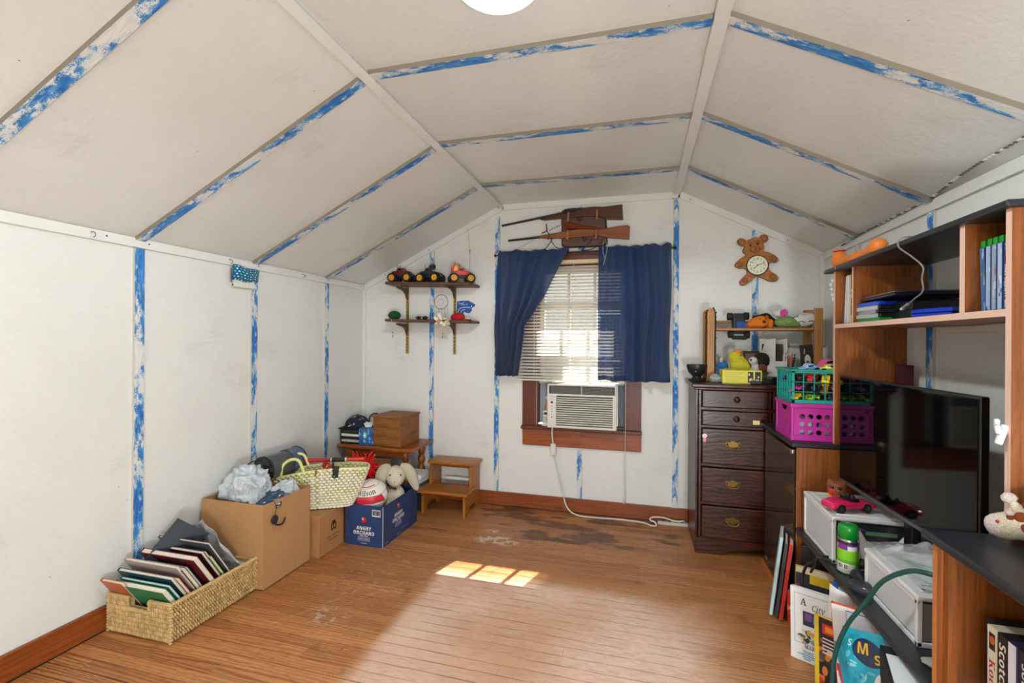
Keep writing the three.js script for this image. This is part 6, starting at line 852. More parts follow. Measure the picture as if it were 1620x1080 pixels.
// game cases: a tinted shell round a printed sleeve; the spine looks along -x
function caseBox(label, pos, rot, shell, sleeve, group, print) {
  const o = thing('game_case', label, 'game case', pos, 0, group); o.rotation.set(...rot);
  part('shell', merge(bx(0.135, 0.19, 0.0145, 0, 0, 0, 0.003)), shell, o); part('sleeve', merge(bx(0.136, 0.17, 0.0156, -0.0005, -0.008, 0, 0.001)), sleeve, o);
  if (print) part('spine_print', new THREE.PlaneGeometry(0.0145, 0.166), print, o, [-0.0690, -0.008, 0], [0, -Math.PI / 2, 0]); return o;
}
{
  const spine = (a, b, s, seed) => canvasTex(32, 256, (c, w, h) => { c.fillStyle = a; c.fillRect(0, 0, w, h); const q = rng(seed); for (let i = 0; i < 14; i++) { c.fillStyle = ['#e8eef6', b, '#16305c', '#8fb4de'][i % 4]; c.globalAlpha = 0.55; c.fillRect(q() * w, q() * h, 3 + q() * 20, 4 + q() * 30); } c.globalAlpha = 1; c.save(); c.translate(16, 150); c.rotate(Math.PI / 2); text(c, s, 0, 0, 19, '#f4f6fa'); c.restore(); });
  const gr = plastic(0x17962e, 0.25), L = [['blue-and-orange spined', '#3a6ea6', '#d88a3c', '', 1], ['pale blue spined', '#9db8dc', '#d6e0ee', '', 2], ['grey spined', '#8ea0b8', '#c23a2a', '', 3], ['blue-white spined', '#a9c0e0', '#4a78b8', '', 4], ['dark navy', '#20306a', '#e6ecf6', 'CALL OF DUTY', 5]];
  L.forEach(([nm, a, b, s, seed], i) => caseBox(`${nm} green game case, ${['first', 'second', 'third', 'fourth', 'last'][i]} from the divider in the hutch cubby`, [0.945, 1.4315, -1.527 + i * 0.0205], [0, 0, i === 0 ? 0.03 : 0], gr, mat(i === 4 ? 0x1a2350 : 0x39537e, 0.35), 'green game cases in the hutch cubby', mat(0xffffff, 0.3, { map: spine(a, b, s, seed) })));
  // stacked cases lying flat, backs to the room
  const ps = canvasTex(256, 24, (c, w, h) => { c.fillStyle = '#1f5cd0'; c.fillRect(0, 0, w, h); text(c, 'PS4', 60, 12, 17, '#f2f4fa'); c.fillStyle = '#e8ecf4'; c.fillRect(92, 2, 5, 20); c.fillStyle = '#14162a'; c.fillRect(97, 0, 159, 24); text(c, 'MINECRAFT: PLAYSTATION 4', 176, 12, 11, '#e9a8d8'); });
  const bl = plastic(0x123cc0, 0.25), flat = (label, x, y, z, ry, sh, sl) => { const o = caseBox(label, [x, y, z], [0, 0, 0], sh, sl, 'game cases lying in stacks on the hutch shelf'); o.rotation.set(Math.PI / 2, 0, ry, 'YXZ'); return o; };
  const g2 = plastic(0x1f9a3c, 0.3), gy = plastic(0x8f959c, 0.4), bk = plastic(0x17181b, 0.3); let y = 1.3445;
  const A = [[g2, 0x2d9a48, 'green case, lowest of the stack beside the standing magazines', 0.02], [bk, 0xb8bcc0, 'black case with pale spine second from the bottom of the stack beside the magazines', -0.03], [bk, 0x9aa0a6, 'black case with grey spine in the middle of the stack beside the magazines', 0.04], [bk, 0xc4c8cc, 'black case with silver spine fourth in the stack beside the magazines', -0.02], [bl, 0x2a5ad0, 'blue case at the top of the stack, under the laptop', 0.02]];
  A.forEach(([sh, sl, label, r]) => { const o = flat(label, 0.945, y, -2.325, r, sh, mat(sl, 0.4)); o.position.z = -2.18; y += 0.0155; });
  const B = [['blue case lowest of the pair lying in front of the cubby divider', 1.3445, 0.0], ['blue game case with white lettering, topmost of the pair before the divider', 1.36, 0.03]];
  B.forEach(([label, yy, r], i) => { const o = thing('game_case', label, 'game case', [1.0, yy, -1.86], 0.35 + r, 'game cases lying in stacks on the hutch shelf'); part('shell', bx(0.19, 0.0145, 0.135, 0, 0, 0, 0.003), bl, o); part('sleeve', bx(0.165, 0.0152, 0.13, 0.01, 0, 0.0, 0.0005), mat(0x1a3fae, 0.35), o); if (i) part('spine_print', new THREE.PlaneGeometry(0.17, 0.0125), mat(0xffffff, 0.3, { map: ps }), o, [0.006, 0, 0.0682]); });
  const lp = thing('laptop', 'thin black and silver closed laptop lying on the stack of game cases', 'laptop', [1.0, y + 0.0055, -2.10], -0.06); part('base', bx(0.25, 0.011, 0.31, 0, 0, 0, 0.004), plastic(0x141517, 0.3), lp); part('lid', bx(0.25, 0.005, 0.31, 0, 0.0085, 0, 0.002), metal(0xa2a6aa, 0.3), lp);
  solo('disc_spindle', 'low black tray under the laptop supporting it on the shelf', 'tray', merge(bx(0.2, 0.035, 0.14, 0, 0.0175, 0, 0.003), bx(0.19, 0.033, 0.13, 0, 0.0515, 0, 0.003)), plastic(0x151516, 0.4), [1.02, 1.3365, -2.03]);
  const cv = canvasTex(64, 128, (c, w, h) => { c.fillStyle = '#20301c'; c.fillRect(0, 0, w, h); const q = rng(6); for (let i = 0; i < 40; i++) { c.fillStyle = ['#d8d84a', '#4f8a3a', '#e8c8d8', '#151515', '#8a4ab0'][i % 5]; c.beginPath(); c.arc(q() * w, q() * h, 2 + q() * 8, 0, 7); c.fill(); } });
  [['thin white magazine standing against the far side of the hutch', 0xdfe3ea, 0.007, -2.398], ['pale blue-white magazine second in the row of standing magazines', 0xcdd6e2, 0.008, -2.386], ['white magazine with black stripe third in the row of standing magazines', 0xe8e6e0, 0.011, -2.372], ['yellowish magazine with green picture cover nearest the divider', 0xd8cf8e, 0.008, -2.350]].forEach(([label, col, th, z], i) => book(label, [0.985, 1.3375 + 0.108 - (i < 2 ? 0.003 : 0), z], [0, 0, i < 2 ? -0.03 : 0], [0.21, 0.21, th], col, 'magazines standing in the hutch', i === 3 ? printMat(cv) : undefined, 'magazine'));
  book('maroon hardback standing on the far cabinet behind the television', [1.09, 0.98, -2.37], [0, -0.1, 0], [0.06, 0.36, 0.02], 0x4a1018);
}

// ================================================================ crates on the far cabinet
const bar = (a, b, r) => { const A = V3(...a), B = V3(...b), d = B.clone().sub(A), L = d.length(), g = new THREE.BoxGeometry(r[0], L, r[1]); g.applyQuaternion(new THREE.Quaternion().setFromUnitVectors(V3(0, 1, 0), d.normalize())); return g.translate(...A.add(B).multiplyScalar(0.5).toArray()); };
{
  const W = 0.36, D = 0.255, H = 0.172, x0 = 0.682, z1 = -2.437, t = thing('plastic_crate', 'magenta plastic crate with round holes on the far cabinet', 'crate', [x0 + W / 2, 0.8005, z1 - D / 2]), p = plastic(0xc02a9a, 0.35);
  const panel = (w, rows, handle) => { const s = shapeOf([[-w / 2, 0], [w / 2, 0], [w / 2, H], [-w / 2, H]]), n = Math.floor((w - 0.03) / 0.034), hr = handle ? [0.006, 0.013] : [0.0115, 0.0115]; for (let j = 0; j < rows; j++) for (let i = 0; i < n; i++) { const h = new THREE.Path(), cx = (i - (n - 1) / 2) * 0.034, cy = 0.040 + j * 0.036; h.absellipse(cx, cy, ...hr, 0, Math.PI * 2, true); s.holes.push(h); } if (handle) { const h = new THREE.Path(); h.moveTo(-0.045, H - 0.018); h.lineTo(0.045, H - 0.018); h.quadraticCurveTo(0.04, H - 0.046, 0, H - 0.046); h.quadraticCurveTo(-0.04, H - 0.046, -0.045, H - 0.018); s.holes.push(h); } return new THREE.ExtrudeGeometry(s, { depth: 0.004, bevelEnabled: false, curveSegments: 16 }); };
  part('long_side', panel(W - 0.01, 3, false), p, t, [0, 0, D / 2 - 0.006]); part('long_side', panel(W - 0.01, 3, false), p, t, [0, 0, -D / 2 + 0.002]);
  part('short_side', panel(D - 0.01, 2, true), p, t, [-W / 2 + 0.002, 0, 0], [0, Math.PI / 2, 0]); part('short_side', panel(D - 0.01, 2, true), p, t, [W / 2 - 0.006, 0, 0], [0, Math.PI / 2, 0]);
  const r = []; for (const [y, h, o] of [[0.012, 0.024, 0.002], [H - 0.009, 0.018, 0.005]]) r.push(bx(W + 2 * o - 0.004, h, 0.008, 0, y, D / 2 - 0.003 + o, 0.002), bx(W + 2 * o - 0.004, h, 0.008, 0, y, -D / 2 + 0.003 - o, 0.002), bx(0.008, h, D + 2 * o, -W / 2 + 0.003 - o, y, 0, 0.002), bx(0.008, h, D + 2 * o, W / 2 - 0.003 + o, y, 0, 0.002)); part('rims', merge(r), p, t);
  part('corner', merge(...[[-1, -1], [1, -1], [-1, 1], [1, 1]].map(([a, b]) => merge(bx(0.012, H, 0.012, a * (W / 2 - 0.004), H / 2, b * (D / 2 - 0.004), 0.004), ...[0.018, 0.14].map((y) => cyl(0.008, 0.008, 0.008, a * (W / 2 - 0.016), y, b * (D / 2 + 0.003), 12, Math.PI / 2))))), p, t); part('bottom', bx(W - 0.012, 0.004, D - 0.012, 0, 0.003, 0, 0.001), p, t);
  const q = rng(41), cs = [0xd8dce6, 0xc9c4cc, 0x8fa6d8, 0xb9b2c0, 0x4a3040, 0xe6e6ea]; const gp = [];
  for (let k = 0; k < 6; k++) solo('play_ball', ['pale grey', 'mauve-grey', 'light blue', 'lilac-grey', 'dark plum', 'white'][k] + ' ball seen through the holes of the magenta crate', 'ball', new THREE.IcosahedronGeometry(0.052, 4), mat(cs[k], 0.5), [x0 + 0.068 + (k % 3) * 0.112, 0.862, z1 - 0.068 - Math.floor(k / 3) * 0.115], undefined, 'balls in the magenta crate');
  // green crate
  const y0 = 0.8005 + H + 0.001, g = thing('plastic_crate', 'teal green lattice crate full of toys, stacked on the magenta crate', 'crate', [x0 + W / 2, y0, z1 - D / 2 + 0.002]), tq = plastic(0x0c9a8c, 0.35), Hh = 0.155, parts = [];
  const long = [], short = [];
  for (const y of [0.008, 0.053, 0.098, Hh - 0.007]) { const big = y < 0.01 || y > 0.14, hh = big ? 0.016 : 0.0035; for (const s of [-1, 1]) { long.push(bx(W, hh, 0.012, 0, y, s * (D / 2 - 0.006), 0.001)); short.push(bx(0.012, hh, D, s * (W / 2 - 0.006), y, 0, 0.001)); } }
  for (let i = 0; i <= 8; i++) for (const s of [-1, 1]) long.push(bx(0.0035, Hh - 0.01, 0.01, -W / 2 + 0.004 + i * (W - 0.008) / 8, Hh / 2, s * (D / 2 - 0.006), 0.0008)); for (let i = 0; i <= 6; i++) for (const s of [-1, 1]) short.push(bx(0.01, Hh - 0.01, 0.0045, s * (W / 2 - 0.006), Hh / 2, -D / 2 + 0.004 + i * (D - 0.008) / 6, 0.0008));
  part('long_lattice', merge(long), tq, g); part('short_lattice', merge(short), tq, g); part('short_web', merge(bx(0.002, Hh - 0.012, D - 0.01, -W / 2 + 0.01, Hh / 2, 0, 0)), plastic(0x13a596, 0.4), g); part('rim', merge(bx(W + 0.012, 0.008, 0.016, 0, Hh - 0.003, D / 2 - 0.003, 0.002), bx(W + 0.012, 0.008, 0.016, 0, Hh - 0.003, -D / 2 + 0.003, 0.002), bx(0.016, 0.008, D + 0.012, -W / 2 + 0.003, Hh - 0.003, 0, 0.002), bx(0.016, 0.008, D + 0.012, W / 2 - 0.003, Hh - 0.003, 0, 0.002)), tq, g);
  const fl = []; for (let i = 0; i <= 8; i++) fl.push(bx(0.004, 0.004, D - 0.01, -W / 2 + 0.004 + i * (W - 0.008) / 8, 0.002, 0, 0)); part('floor_lattice', merge(fl, bx(W - 0.02, 0.002, D - 0.02, 0, 0.005, 0, 0)), tq, g);
  // toy cars in it
  const carBody = extrude(smoothShape([[-0.034, 0.008], [-0.036, 0.018], [-0.022, 0.022], [-0.012, 0.032], [0.010, 0.032], [0.020, 0.021], [0.036, 0.017], [0.036, 0.008]], 50), 0.03, 0.004, 2).translate(0, 0, -0.015), whl = cyl(0.0095, 0.0095, 0.008, 0, 0, 0, 16, Math.PI / 2), win = merge(bx(0.022, 0.008, 0.0305, -0.001, 0.027, 0, 0.002));
  const toyCar = (c, label, pos, rot, s) => { const o = thing('toy_car', label, 'toy car', pos, 0, 'toy cars heaped in the teal crate'); o.rotation.set(...rot); o.scale.setScalar(s); part('body', carBody, mat(c, 0.3), o); part('window', win, plastic(0x14161a, 0.1), o); for (const a of [-1, 1]) for (const b of [-1, 1]) part('wheel', whl, plastic(0x121212, 0.6), o, [a * 0.021, 0.0095, b * 0.015]); return o; };
  const cols = [[0xe8d21c, 'yellow'], [0xd43a9a, 'magenta'], [0x1c1d24, 'black'], [0xd8d8dc, 'white'], [0xe86a5a, 'salmon'], [0x9ad01c, 'lime green'], [0x20242c, 'dark grey'], [0xd22a2a, 'red'], [0x2a5ad8, 'blue'], [0x6a3ab0, 'purple'], [0x3a3e46, 'gunmetal'], [0xf09a2a, 'orange']], whereA = ['in the bottom row of the teal crate', 'in the middle row of the teal crate', 'in the top row of the teal crate'];
  for (let k = 0; k < 36; k++) { const row = Math.floor(k / 12), i = k % 12; if (i > 5 && row < 2) { q(); continue; } const c = cols[(k * 5 + row) % 12]; toyCar(c[0], `${c[1]} toy car ${whereA[row]}`, [x0 + 0.035 + (i % 6) * 0.058 + (q() - 0.5) * 0.012, y0 + 0.008 + row * 0.044, z1 - 0.038 - Math.floor(i / 6) * 0.085], [(q() - 0.5) * 0.9, q() * 6.28, (q() - 0.5) * 0.9], 0.92 + q() * 0.2); }
  const pk = toyCar(0xe0508a, 'large pink toy car on top of the heap in the teal crate', [x0 + 0.19, y0 + Hh - 0.004, z1 - 0.13], [0.1, 0.4, 0.25], 1.5);
  const bc = toyCar(0x2a6ae0, 'large bright blue toy car at the hutch side on top of the teal crate', [x0 + 0.31, y0 + Hh - 0.01, z1 - 0.09], [-0.1, 0.5, 0.3], 2.0); toyCar(0x8fb4e0, 'pale blue toy car lying at the rim of the teal crate', [x0 + 0.09, y0 + Hh - 0.012, z1 - 0.06], [0.2, 0.2, 0.1], 1.2); toyCar(0xc8d020, 'lime yellow toy car at the rim of the teal crate', [x0 + 0.17, y0 + Hh - 0.014, z1 - 0.05], [0.1, -0.2, 0], 1.2); toyCar(0x1e2226, 'black toy car with yellow trim beside the pink one on the teal crate', [x0 + 0.25, y0 + Hh - 0.006, z1 - 0.12], [0.5, 1.0, 0.4], 1.35);
}

// ================================================================ on the dresser
const DT = 1.0075;
{
  const bw = thing('black_bowl', 'round black footed bowl on the near left corner of the dresser top', 'bowl', [0.352, DT, -3.19]); part('bowl', lathe([[0, 0], [0.05, 0], [0.052, 0.008], [0.034, 0.016], [0.024, 0.026], [0.036, 0.038], [0.052, 0.056], [0.0605, 0.082], [0.062, 0.104], [0.0595, 0.104], [0.057, 0.088], [0.0, 0.086]], 40), plastic(0x1f2022, 0.38), bw); part('mark', sph(0.004, -0.012, 0.062, 0.053, 1, 1, 0.4, 8), plastic(0xa9a9a9, 0.4), bw);
  const rk = thing('toy_rack', 'honey pine rack with round-topped posts standing on the dresser', 'rack', [0.735, DT, -3.29]), w = wood(0xc08a4a, 0.42), zf = 0.085, zb = -0.105;
  const post = (h, round) => { const p = [[-0.0225, 0], [0.0225, 0]]; if (round) { p.push([0.0225, h - 0.0225]); for (let k = 1; k < 12; k++) p.push([0.0225 * Math.cos(k * Math.PI / 12), h - 0.0225 + 0.0225 * Math.sin(k * Math.PI / 12)]); p.push([-0.0225, h - 0.0225]); } else p.push([0.0225, h], [-0.0225, h]); const g = uvBox(extrude(shapeOf(p), 0.02, 0.003)), uv = g.attributes.uv; for (let i = 0; i < uv.count; i++) uv.setXY(i, uv.getY(i), uv.getX(i)); return g; };
  part('post', post(0.462, true), w, rk, [-0.302, 0, zf]); part('post', post(0.462, true), w, rk, [-0.302, 0, zb]); part('post', post(0.455, false), w, rk, [0.298, 0, zf]); part('post', post(0.455, false), w, rk, [0.298, 0, zb]);
  for (const s of [-0.3, 0.3]) { part('end_rail', bx(0.018, 0.035, 0.2, s, 0.432, -0.005, 0.003), w, rk); part('end_rail', bx(0.018, 0.03, 0.2, s, 0.06, -0.005, 0.003), w, rk); part('end_rail', bx(0.018, 0.022, 0.2, s, 0.318, -0.005, 0.003), w, rk); }
  for (const [y, z] of [[0.328, zf + 0.01], [0.328, 0.03], [0.328, -0.03], [0.328, zb + 0.012], [0.38, zb + 0.004], [0.058, zf + 0.01], [0.058, 0.0], [0.058, zb + 0.012]]) part('rail', bx(0.59, 0.017, 0.018, 0, y, z, 0.006), w, rk);
  // dark beaded garland round the left post
  const gl = [], q = rng(61); for (let k = 0; k < 62; k++) { const s = k < 30 ? -1 : 1, v = s < 0 ? k / 30 : 1 - (k - 30) / 32, yy = 0.03 + 0.43 * v, wx = 0.0265 + 0.004 * (q() - 0.5) - 0.012 * sstep(0.94, 1, v); gl.push(sph(0.0085, -0.302 + s * wx, yy, zf + 0.012 + 0.004 * q(), 0.75, 1, 0.9, 7)); } solo('bead_garland', 'dark brown bead garland looped over the first post of the rack', 'garland', merge(gl), mat(0x3a281a, 0.8), [0.735, DT, -3.29]);
  // on the rack
  const RY = DT + 0.337;
  const tk = thing('toy_truck', 'black toy truck with blue front hanging nose-up between the rack rails', 'toy truck', [0.603, DT + 0.262, -3.225], 0.1); tk.rotation.set(-0.2, 0.1, 0);
  part('cab', bx(0.075, 0.13, 0.05, 0, 0.105, 0, 0.012), plastic(0x23282e, 0.45), tk); part('windshield', bx(0.05, 0.045, 0.006, 0.008, 0.09, 0.026, 0.004), plastic(0x2a5a9c, 0.2), tk); part('bumper', bx(0.085, 0.022, 0.03, 0, 0.012, 0.01, 0.004), plastic(0x141518, 0.5), tk); for (const [x, y] of [[-0.05, 0.15], [0.048, 0.155], [-0.048, 0.035], [0.048, 0.035]]) part('wheel', cyl(0.024, 0.024, 0.026, x, y, 0.0, 18, 0, Math.PI / 2), plastic(0x17181a, 0.7), tk);
  const og = thing('plush_dog', 'bright orange plush dog with dark nose lying on the rack', 'soft toy', [0.715, RY + 0.004, -3.20]); part('body', plush([['e', [0.004, 0.034, 0.01], [0.044, 0.036, 0.036]], ['e', [-0.05, 0.016, 0.01], [0.024, 0.02, 0.026]], ['e', [0.058, 0.022, 0.008], [0.018, 0.028, 0.022]], ['e', [-0.03, 0.03, 0.0], [0.03, 0.026, 0.026]], ['e', [0.005, 0.016, 0.034], [0.026, 0.016, 0.02]]], 0.018, 0.005), fur(0xf0801a), og); part('nose', sph(0.0095, 0.012, 0.032, 0.052, 1, 1, 0.7, 12), plastic(0x2a1408, 0.3), og); for (const [x, y] of [[-0.006, 0.05], [0.024, 0.052]]) part('eye', sph(0.0035, x, y, 0.043, 1, 1, 0.6, 8), plastic(0x120c08, 0.2), og); part('ear', plush([['e', [0.04, 0.05, 0.0], [0.012, 0.024, 0.02]]], 0.01, 0.005), fur(0xd8680e), og);
  const dk = thing('plush_dog', 'dark brown floppy plush draped behind the orange dog on the rack', 'soft toy', [0.745, RY + 0.006, -3.265]); part('body', plush([['c', [-0.04, 0.055, 0], [0.02, 0.06, 0], 0.02, 0.026], ['c', [0.02, 0.06, 0], [0.075, 0.02, 0.02], 0.024, 0.02], ['e', [0.0, 0.025, 0.0], [0.04, 0.03, 0.025]]], 0.02, 0.006), fur(0x1f1714), dk);
  const fg = thing('plush_frog', 'sage green plush frog lying on the rack under the pink-and-white toy', 'soft toy', [0.868, RY + 0.002, -3.22]); part('body', plush([['e', [0, 0.036, 0.0], [0.05, 0.036, 0.04]], ['e', [-0.045, 0.03, 0.01], [0.026, 0.022, 0.022]], ['e', [0.05, 0.022, 0.015], [0.03, 0.018, 0.02]], ['e', [0.0, 0.03, 0.035], [0.034, 0.022, 0.018]]], 0.02, 0.005), fur(0x8aa45a), fg); part('mouth', tube([[-0.02, 0.026, 0.05], [0.002, 0.018, 0.0535], [0.022, 0.03, 0.0505]], 0.0016, 10, 5), mat(0x4f6230, 0.8), fg); part('eye', sph(0.004, 0.03, 0.058, 0.033, 1, 1, 0.7, 8), plastic(0x1a1a14, 0.2), fg);
  const pf = thing('plush_flower', 'small white plush toy with a hot-pink flower on top of the green frog', 'soft toy', [0.835, RY + 0.068, -3.235]); part('body', plush([['e', [0, 0.022, 0], [0.04, 0.026, 0.028]], ['e', [0.024, 0.034, 0], [0.02, 0.02, 0.02]]], 0.02, 0.005), fur(0xe6e2dc), pf); part('flower', merge(...[0, 1, 2, 3, 4].map((k) => sph(0.010, 0.014 + Math.cos(k * 1.257) * 0.012, 0.024 + Math.sin(k * 1.257) * 0.012, 0.028, 1, 1, 0.5, 10))), cloth(0xe03a94), pf);
  const nt = canvasTex(256, 128, (c, wd, h) => { c.fillStyle = '#d6d4cc'; c.fillRect(0, 0, wd, h); const r2 = rng(77); c.strokeStyle = '#2a2826'; for (let i = 0; i < 46; i++) { c.lineWidth = 2 + r2() * 3; const x = r2() * wd, yy = r2() * h; c.beginPath(); c.moveTo(x, yy); c.bezierCurveTo(x + 16 * r2(), yy - 14, x + 20, yy + 16 * r2(), x + 30 * r2(), yy + 4); c.stroke(); } });
  const pp = thing('plush_pillow', 'white cushion toy printed with black handwriting at the right end of the rack', 'soft toy', [0.965, RY + 0.046, -3.225]); pp.rotation.z = 0.18; part('cover', new THREE.SphereGeometry(1, 32, 22).scale(0.08, 0.044, 0.045), cloth(0xffffff, { map: nt }), pp); part('corner', merge(sph(0.014, 0.078, 0.006, 0, 1.2, 0.8, 0.8, 10), sph(0.014, -0.076, -0.01, 0, 1.2, 0.8, 0.8, 10)), cloth(0xcfcdc4), pp);
  // below the rack
  const yt = canvasTex(256, 96, (c, wd, h) => { c.fillStyle = '#e6dc4a'; c.fillRect(0, 0, wd, h); c.fillStyle = '#a89c2c'; for (let k = 0; k < 6; k++) c.fillRect(14, 14 + k * 12, 130 - (k % 3) * 18, 2.5); c.fillStyle = '#1d1a12'; c.fillRect(166, 8, 36, 80); c.fillRect(212, 8, 38, 80); c.fillStyle = '#e8c08a'; c.beginPath(); c.arc(186, 66, 12, 0, 7); c.arc(228, 70, 10, 0, 7); c.fill(); c.fillStyle = '#e9e6d8'; c.fillRect(172, 20, 8, 16); c.fillRect(230, 40, 9, 12); });
  const yb = thing('yellow_box', 'bright yellow printed cardboard tray at the front of the dresser top', 'box', [0.585, DT, -3.095]), ym = mat(0xdccf40, 0.5); part('tray', merge(bx(0.214, 0.004, 0.12, 0, 0.002, 0, 0.001), bx(0.004, 0.08, 0.12, -0.105, 0.04, 0, 0.001), bx(0.004, 0.08, 0.12, 0.105, 0.04, 0, 0.001), bx(0.214, 0.08, 0.004, 0, 0.04, -0.058, 0.001), bx(0.214, 0.08, 0.004, 0, 0.04, 0.058, 0.001)), ym, yb); part('front_print', new THREE.PlaneGeometry(0.212, 0.078), mat(0xffffff, 0.45, { map: yt }), yb, [0, 0.04, 0.0606]);
  const ck = thing('plush_chick', 'yellow plush chick with an orange beak behind the yellow tray', 'soft toy', [0.588, DT, -3.19]); part('body', plush([['e', [0.012, 0.085, 0], [0.056, 0.075, 0.046]], ['e', [-0.012, 0.155, 0.008], [0.04, 0.038, 0.036]], ['e', [0.052, 0.07, 0.01], [0.022, 0.04, 0.03]], ['e', [0.01, 0.02, 0], [0.045, 0.025, 0.04]]], 0.02, 0.006), fur(0xe4d83a), ck); part('beak', sph(0.019, 0.0, 0.19, 0.018, 1.4, 0.7, 1, 12), mat(0xe08a2a, 0.6), ck); part('eye', sph(0.0045, -0.026, 0.168, 0.035, 1, 1, 0.6, 8), plastic(0x17140c, 0.2), ck); part('eye', sph(0.0045, 0.012, 0.168, 0.041, 1, 1, 0.6, 8), plastic(0x17140c, 0.2), ck);
  const bp = thing('plush_fish', 'small blue plush with a white ear beside the yellow chick', 'soft toy', [0.502, DT, -3.19]); part('body', plush([['e', [0, 0.09, 0], [0.034, 0.04, 0.03]], ['e', [0.0, 0.04, 0], [0.034, 0.05, 0.03]]], 0.02, 0.006), fur(0x2a78b8), bp); part('ear', sph(0.013, -0.008, 0.135, 0.012, 0.8, 1.5, 0.5, 12), fur(0xe2e8ea), bp); part('snout', sph(0.015, 0.014, 0.078, 0.024, 1.2, 0.8, 0.7, 12), fur(0xb8b0cc), bp);
  const bd = thing('plush_dog', 'black, white and brown plush puppy sitting behind the yellow tray', 'soft toy', [0.70, DT, -3.17]); part('body', plush([['e', [-0.01, 0.06, 0], [0.036, 0.06, 0.034]], ['e', [-0.03, 0.135, 0.012], [0.024, 0.024, 0.03]], ['e', [-0.02, 0.03, 0.04], [0.03, 0.03, 0.03]]], 0.02, 0.006), fur(0xe4e0da), bd); part('patch', plush([['e', [0.022, 0.135, -0.008], [0.048, 0.05, 0.034]], ['e', [-0.035, 0.10, -0.015], [0.022, 0.03, 0.02]]], 0.02, 0.006), fur(0x221a18), bd); part('brown_patch', plush([['e', [0.02, 0.09, 0.014], [0.03, 0.028, 0.024]]], 0.01, 0.006), fur(0x7a4a2c), bd); part('ear', plush([['e', [0.062, 0.085, 0.016], [0.02, 0.026, 0.016]]], 0.01, 0.005), fur(0xe8e6e2), bd); part('nose', sph(0.007, -0.046, 0.14, 0.036, 1, 0.8, 0.8, 10), plastic(0x15110f, 0.3), bd);
  const mf = thing('magazine_file', 'white cardboard magazine file with a slanted top on the dresser', 'file box', [0.79, DT, -3.2]); const sl = extrude(shapeOf([[-0.09, 0], [0.09, 0], [0.09, 0.14], [0.02, 0.26], [-0.09, 0.27]]), 0.003).rotateY(Math.PI / 2); part('box', merge(sl.clone().translate(-0.036, 0, 0), sl.clone().translate(0.033, 0, 0), bx(0.072, 0.135, 0.003, 0, 0.068, 0.089, 0.0005), bx(0.072, 0.27, 0.003, 0, 0.135, -0.089, 0.0005)), card(0xe6e4e0), mf, undefined, [0, 0.25, 0]); part('papers', merge(bx(0.05, 0.235, 0.15, 0, 0.12, -0.01, 0.002)), card(0x3a362e), mf, undefined, [0, 0.25, 0]); part('yellow_leaf', bx(0.03, 0.05, 0.002, 0.006, 0.235, 0.0, 0.0005, 0.3, 0.4), card(0xe0b838), mf);
  const pc = thing('pen_cup', 'clear cup full of pens and brushes beside the white magazine file', 'cup', [0.862, DT, -3.16]); part('cup', lathe([[0, 0], [0.036, 0], [0.042, 0.10], [0.040, 0.10], [0.034, 0.004], [0, 0.004]], 28), mat(0x6a5a50, 0.2, { transmission: 0.6, thickness: 0 }), pc);
  const pq = rng(15); [0xf0eeea, 0x17171a, 0xd8662a, 0x8a5a2a, 0xe8e6e2, 0x22242a, 0xc9c4ba, 0xe0712a, 0x3a2a20, 0xb0b4b8].forEach((c, k) => { const a = k * 0.7, r = 0.014 + pq() * 0.014; solo('pen', `${['white', 'black', 'orange', 'brown', 'ivory', 'dark', 'grey', 'red-orange', 'umber', 'silver'][k]} pen standing in the clear cup on the dresser`, 'pen', xf(merge(cyl(0.0045, 0.0045, 0.13 + pq() * 0.06, 0, 0.085, 0, 10), cyl(0.0045, 0.001, 0.014, 0, 0.184 - 0.02 * pq(), 0, 10)), 0, 0, 0, Math.sin(a) * 0.16, 0, -Math.cos(a) * 0.16), mat(c, 0.4), [0.862 + Math.cos(a) * r * 0.6, DT + 0.006, -3.16 + Math.sin(a) * r * 0.6], undefined, 'pens in the clear cup'); });
  const pt = thing('paper_plate', 'round white painted paper face on a stick above the pens', 'craft', [0.842, DT + 0.175, -3.215]); part('disc', cyl(0.04, 0.04, 0.004, 0, 0.03, 0, 28, Math.PI / 2), card(0xe2e0da), pt); part('marks', merge(sph(0.006, -0.008, 0.036, 0.003, 1, 1, 0.3, 8), sph(0.006, 0.014, 0.032, 0.003, 1, 1, 0.3, 8), tube([[-0.012, 0.016, 0.003], [0.004, 0.01, 0.003], [0.018, 0.018, 0.003]], 0.0018, 8, 4)), mat(0x3a3632, 0.8), pt); part('leaf', sph(0.014, 0.036, 0.055, 0, 0.5, 1.4, 0.3, 10), mat(0x5a9a3a, 0.7), pt); part('stick', cyl(0.003, 0.003, 0.18, 0, -0.085, -0.004, 8), wood(0xb08a58), pt);
  const ac = canvasTex(64, 96, (c, wd, h) => { c.fillStyle = '#2a221e'; c.fillRect(0, 0, wd, h); c.fillStyle = '#dfe0cc'; c.beginPath(); c.ellipse(34, 60, 16, 22, 0, 0, 7); c.fill(); c.fillStyle = '#3a6a2c'; c.beginPath(); c.ellipse(34, 72, 9, 10, 0, 0, 7); c.fill(); c.fillStyle = '#d8c48a'; c.fillRect(18, 14, 5, 22); });
  const av = thing('picture_card', 'dark card with a pale pear shape leaning at the right end of the rack', 'card', [1.0, DT + 0.074, -3.26]); av.rotation.set(-0.05, -0.1, 0.06); part('card', bx(0.07, 0.15, 0.004, 0, 0.085, 0, 0.001), card(0x241d1a), av); part('print', new THREE.PlaneGeometry(0.066, 0.145), mat(0xffffff, 0.5, { map: ac }), av, [0, 0.085, 0.0026]);
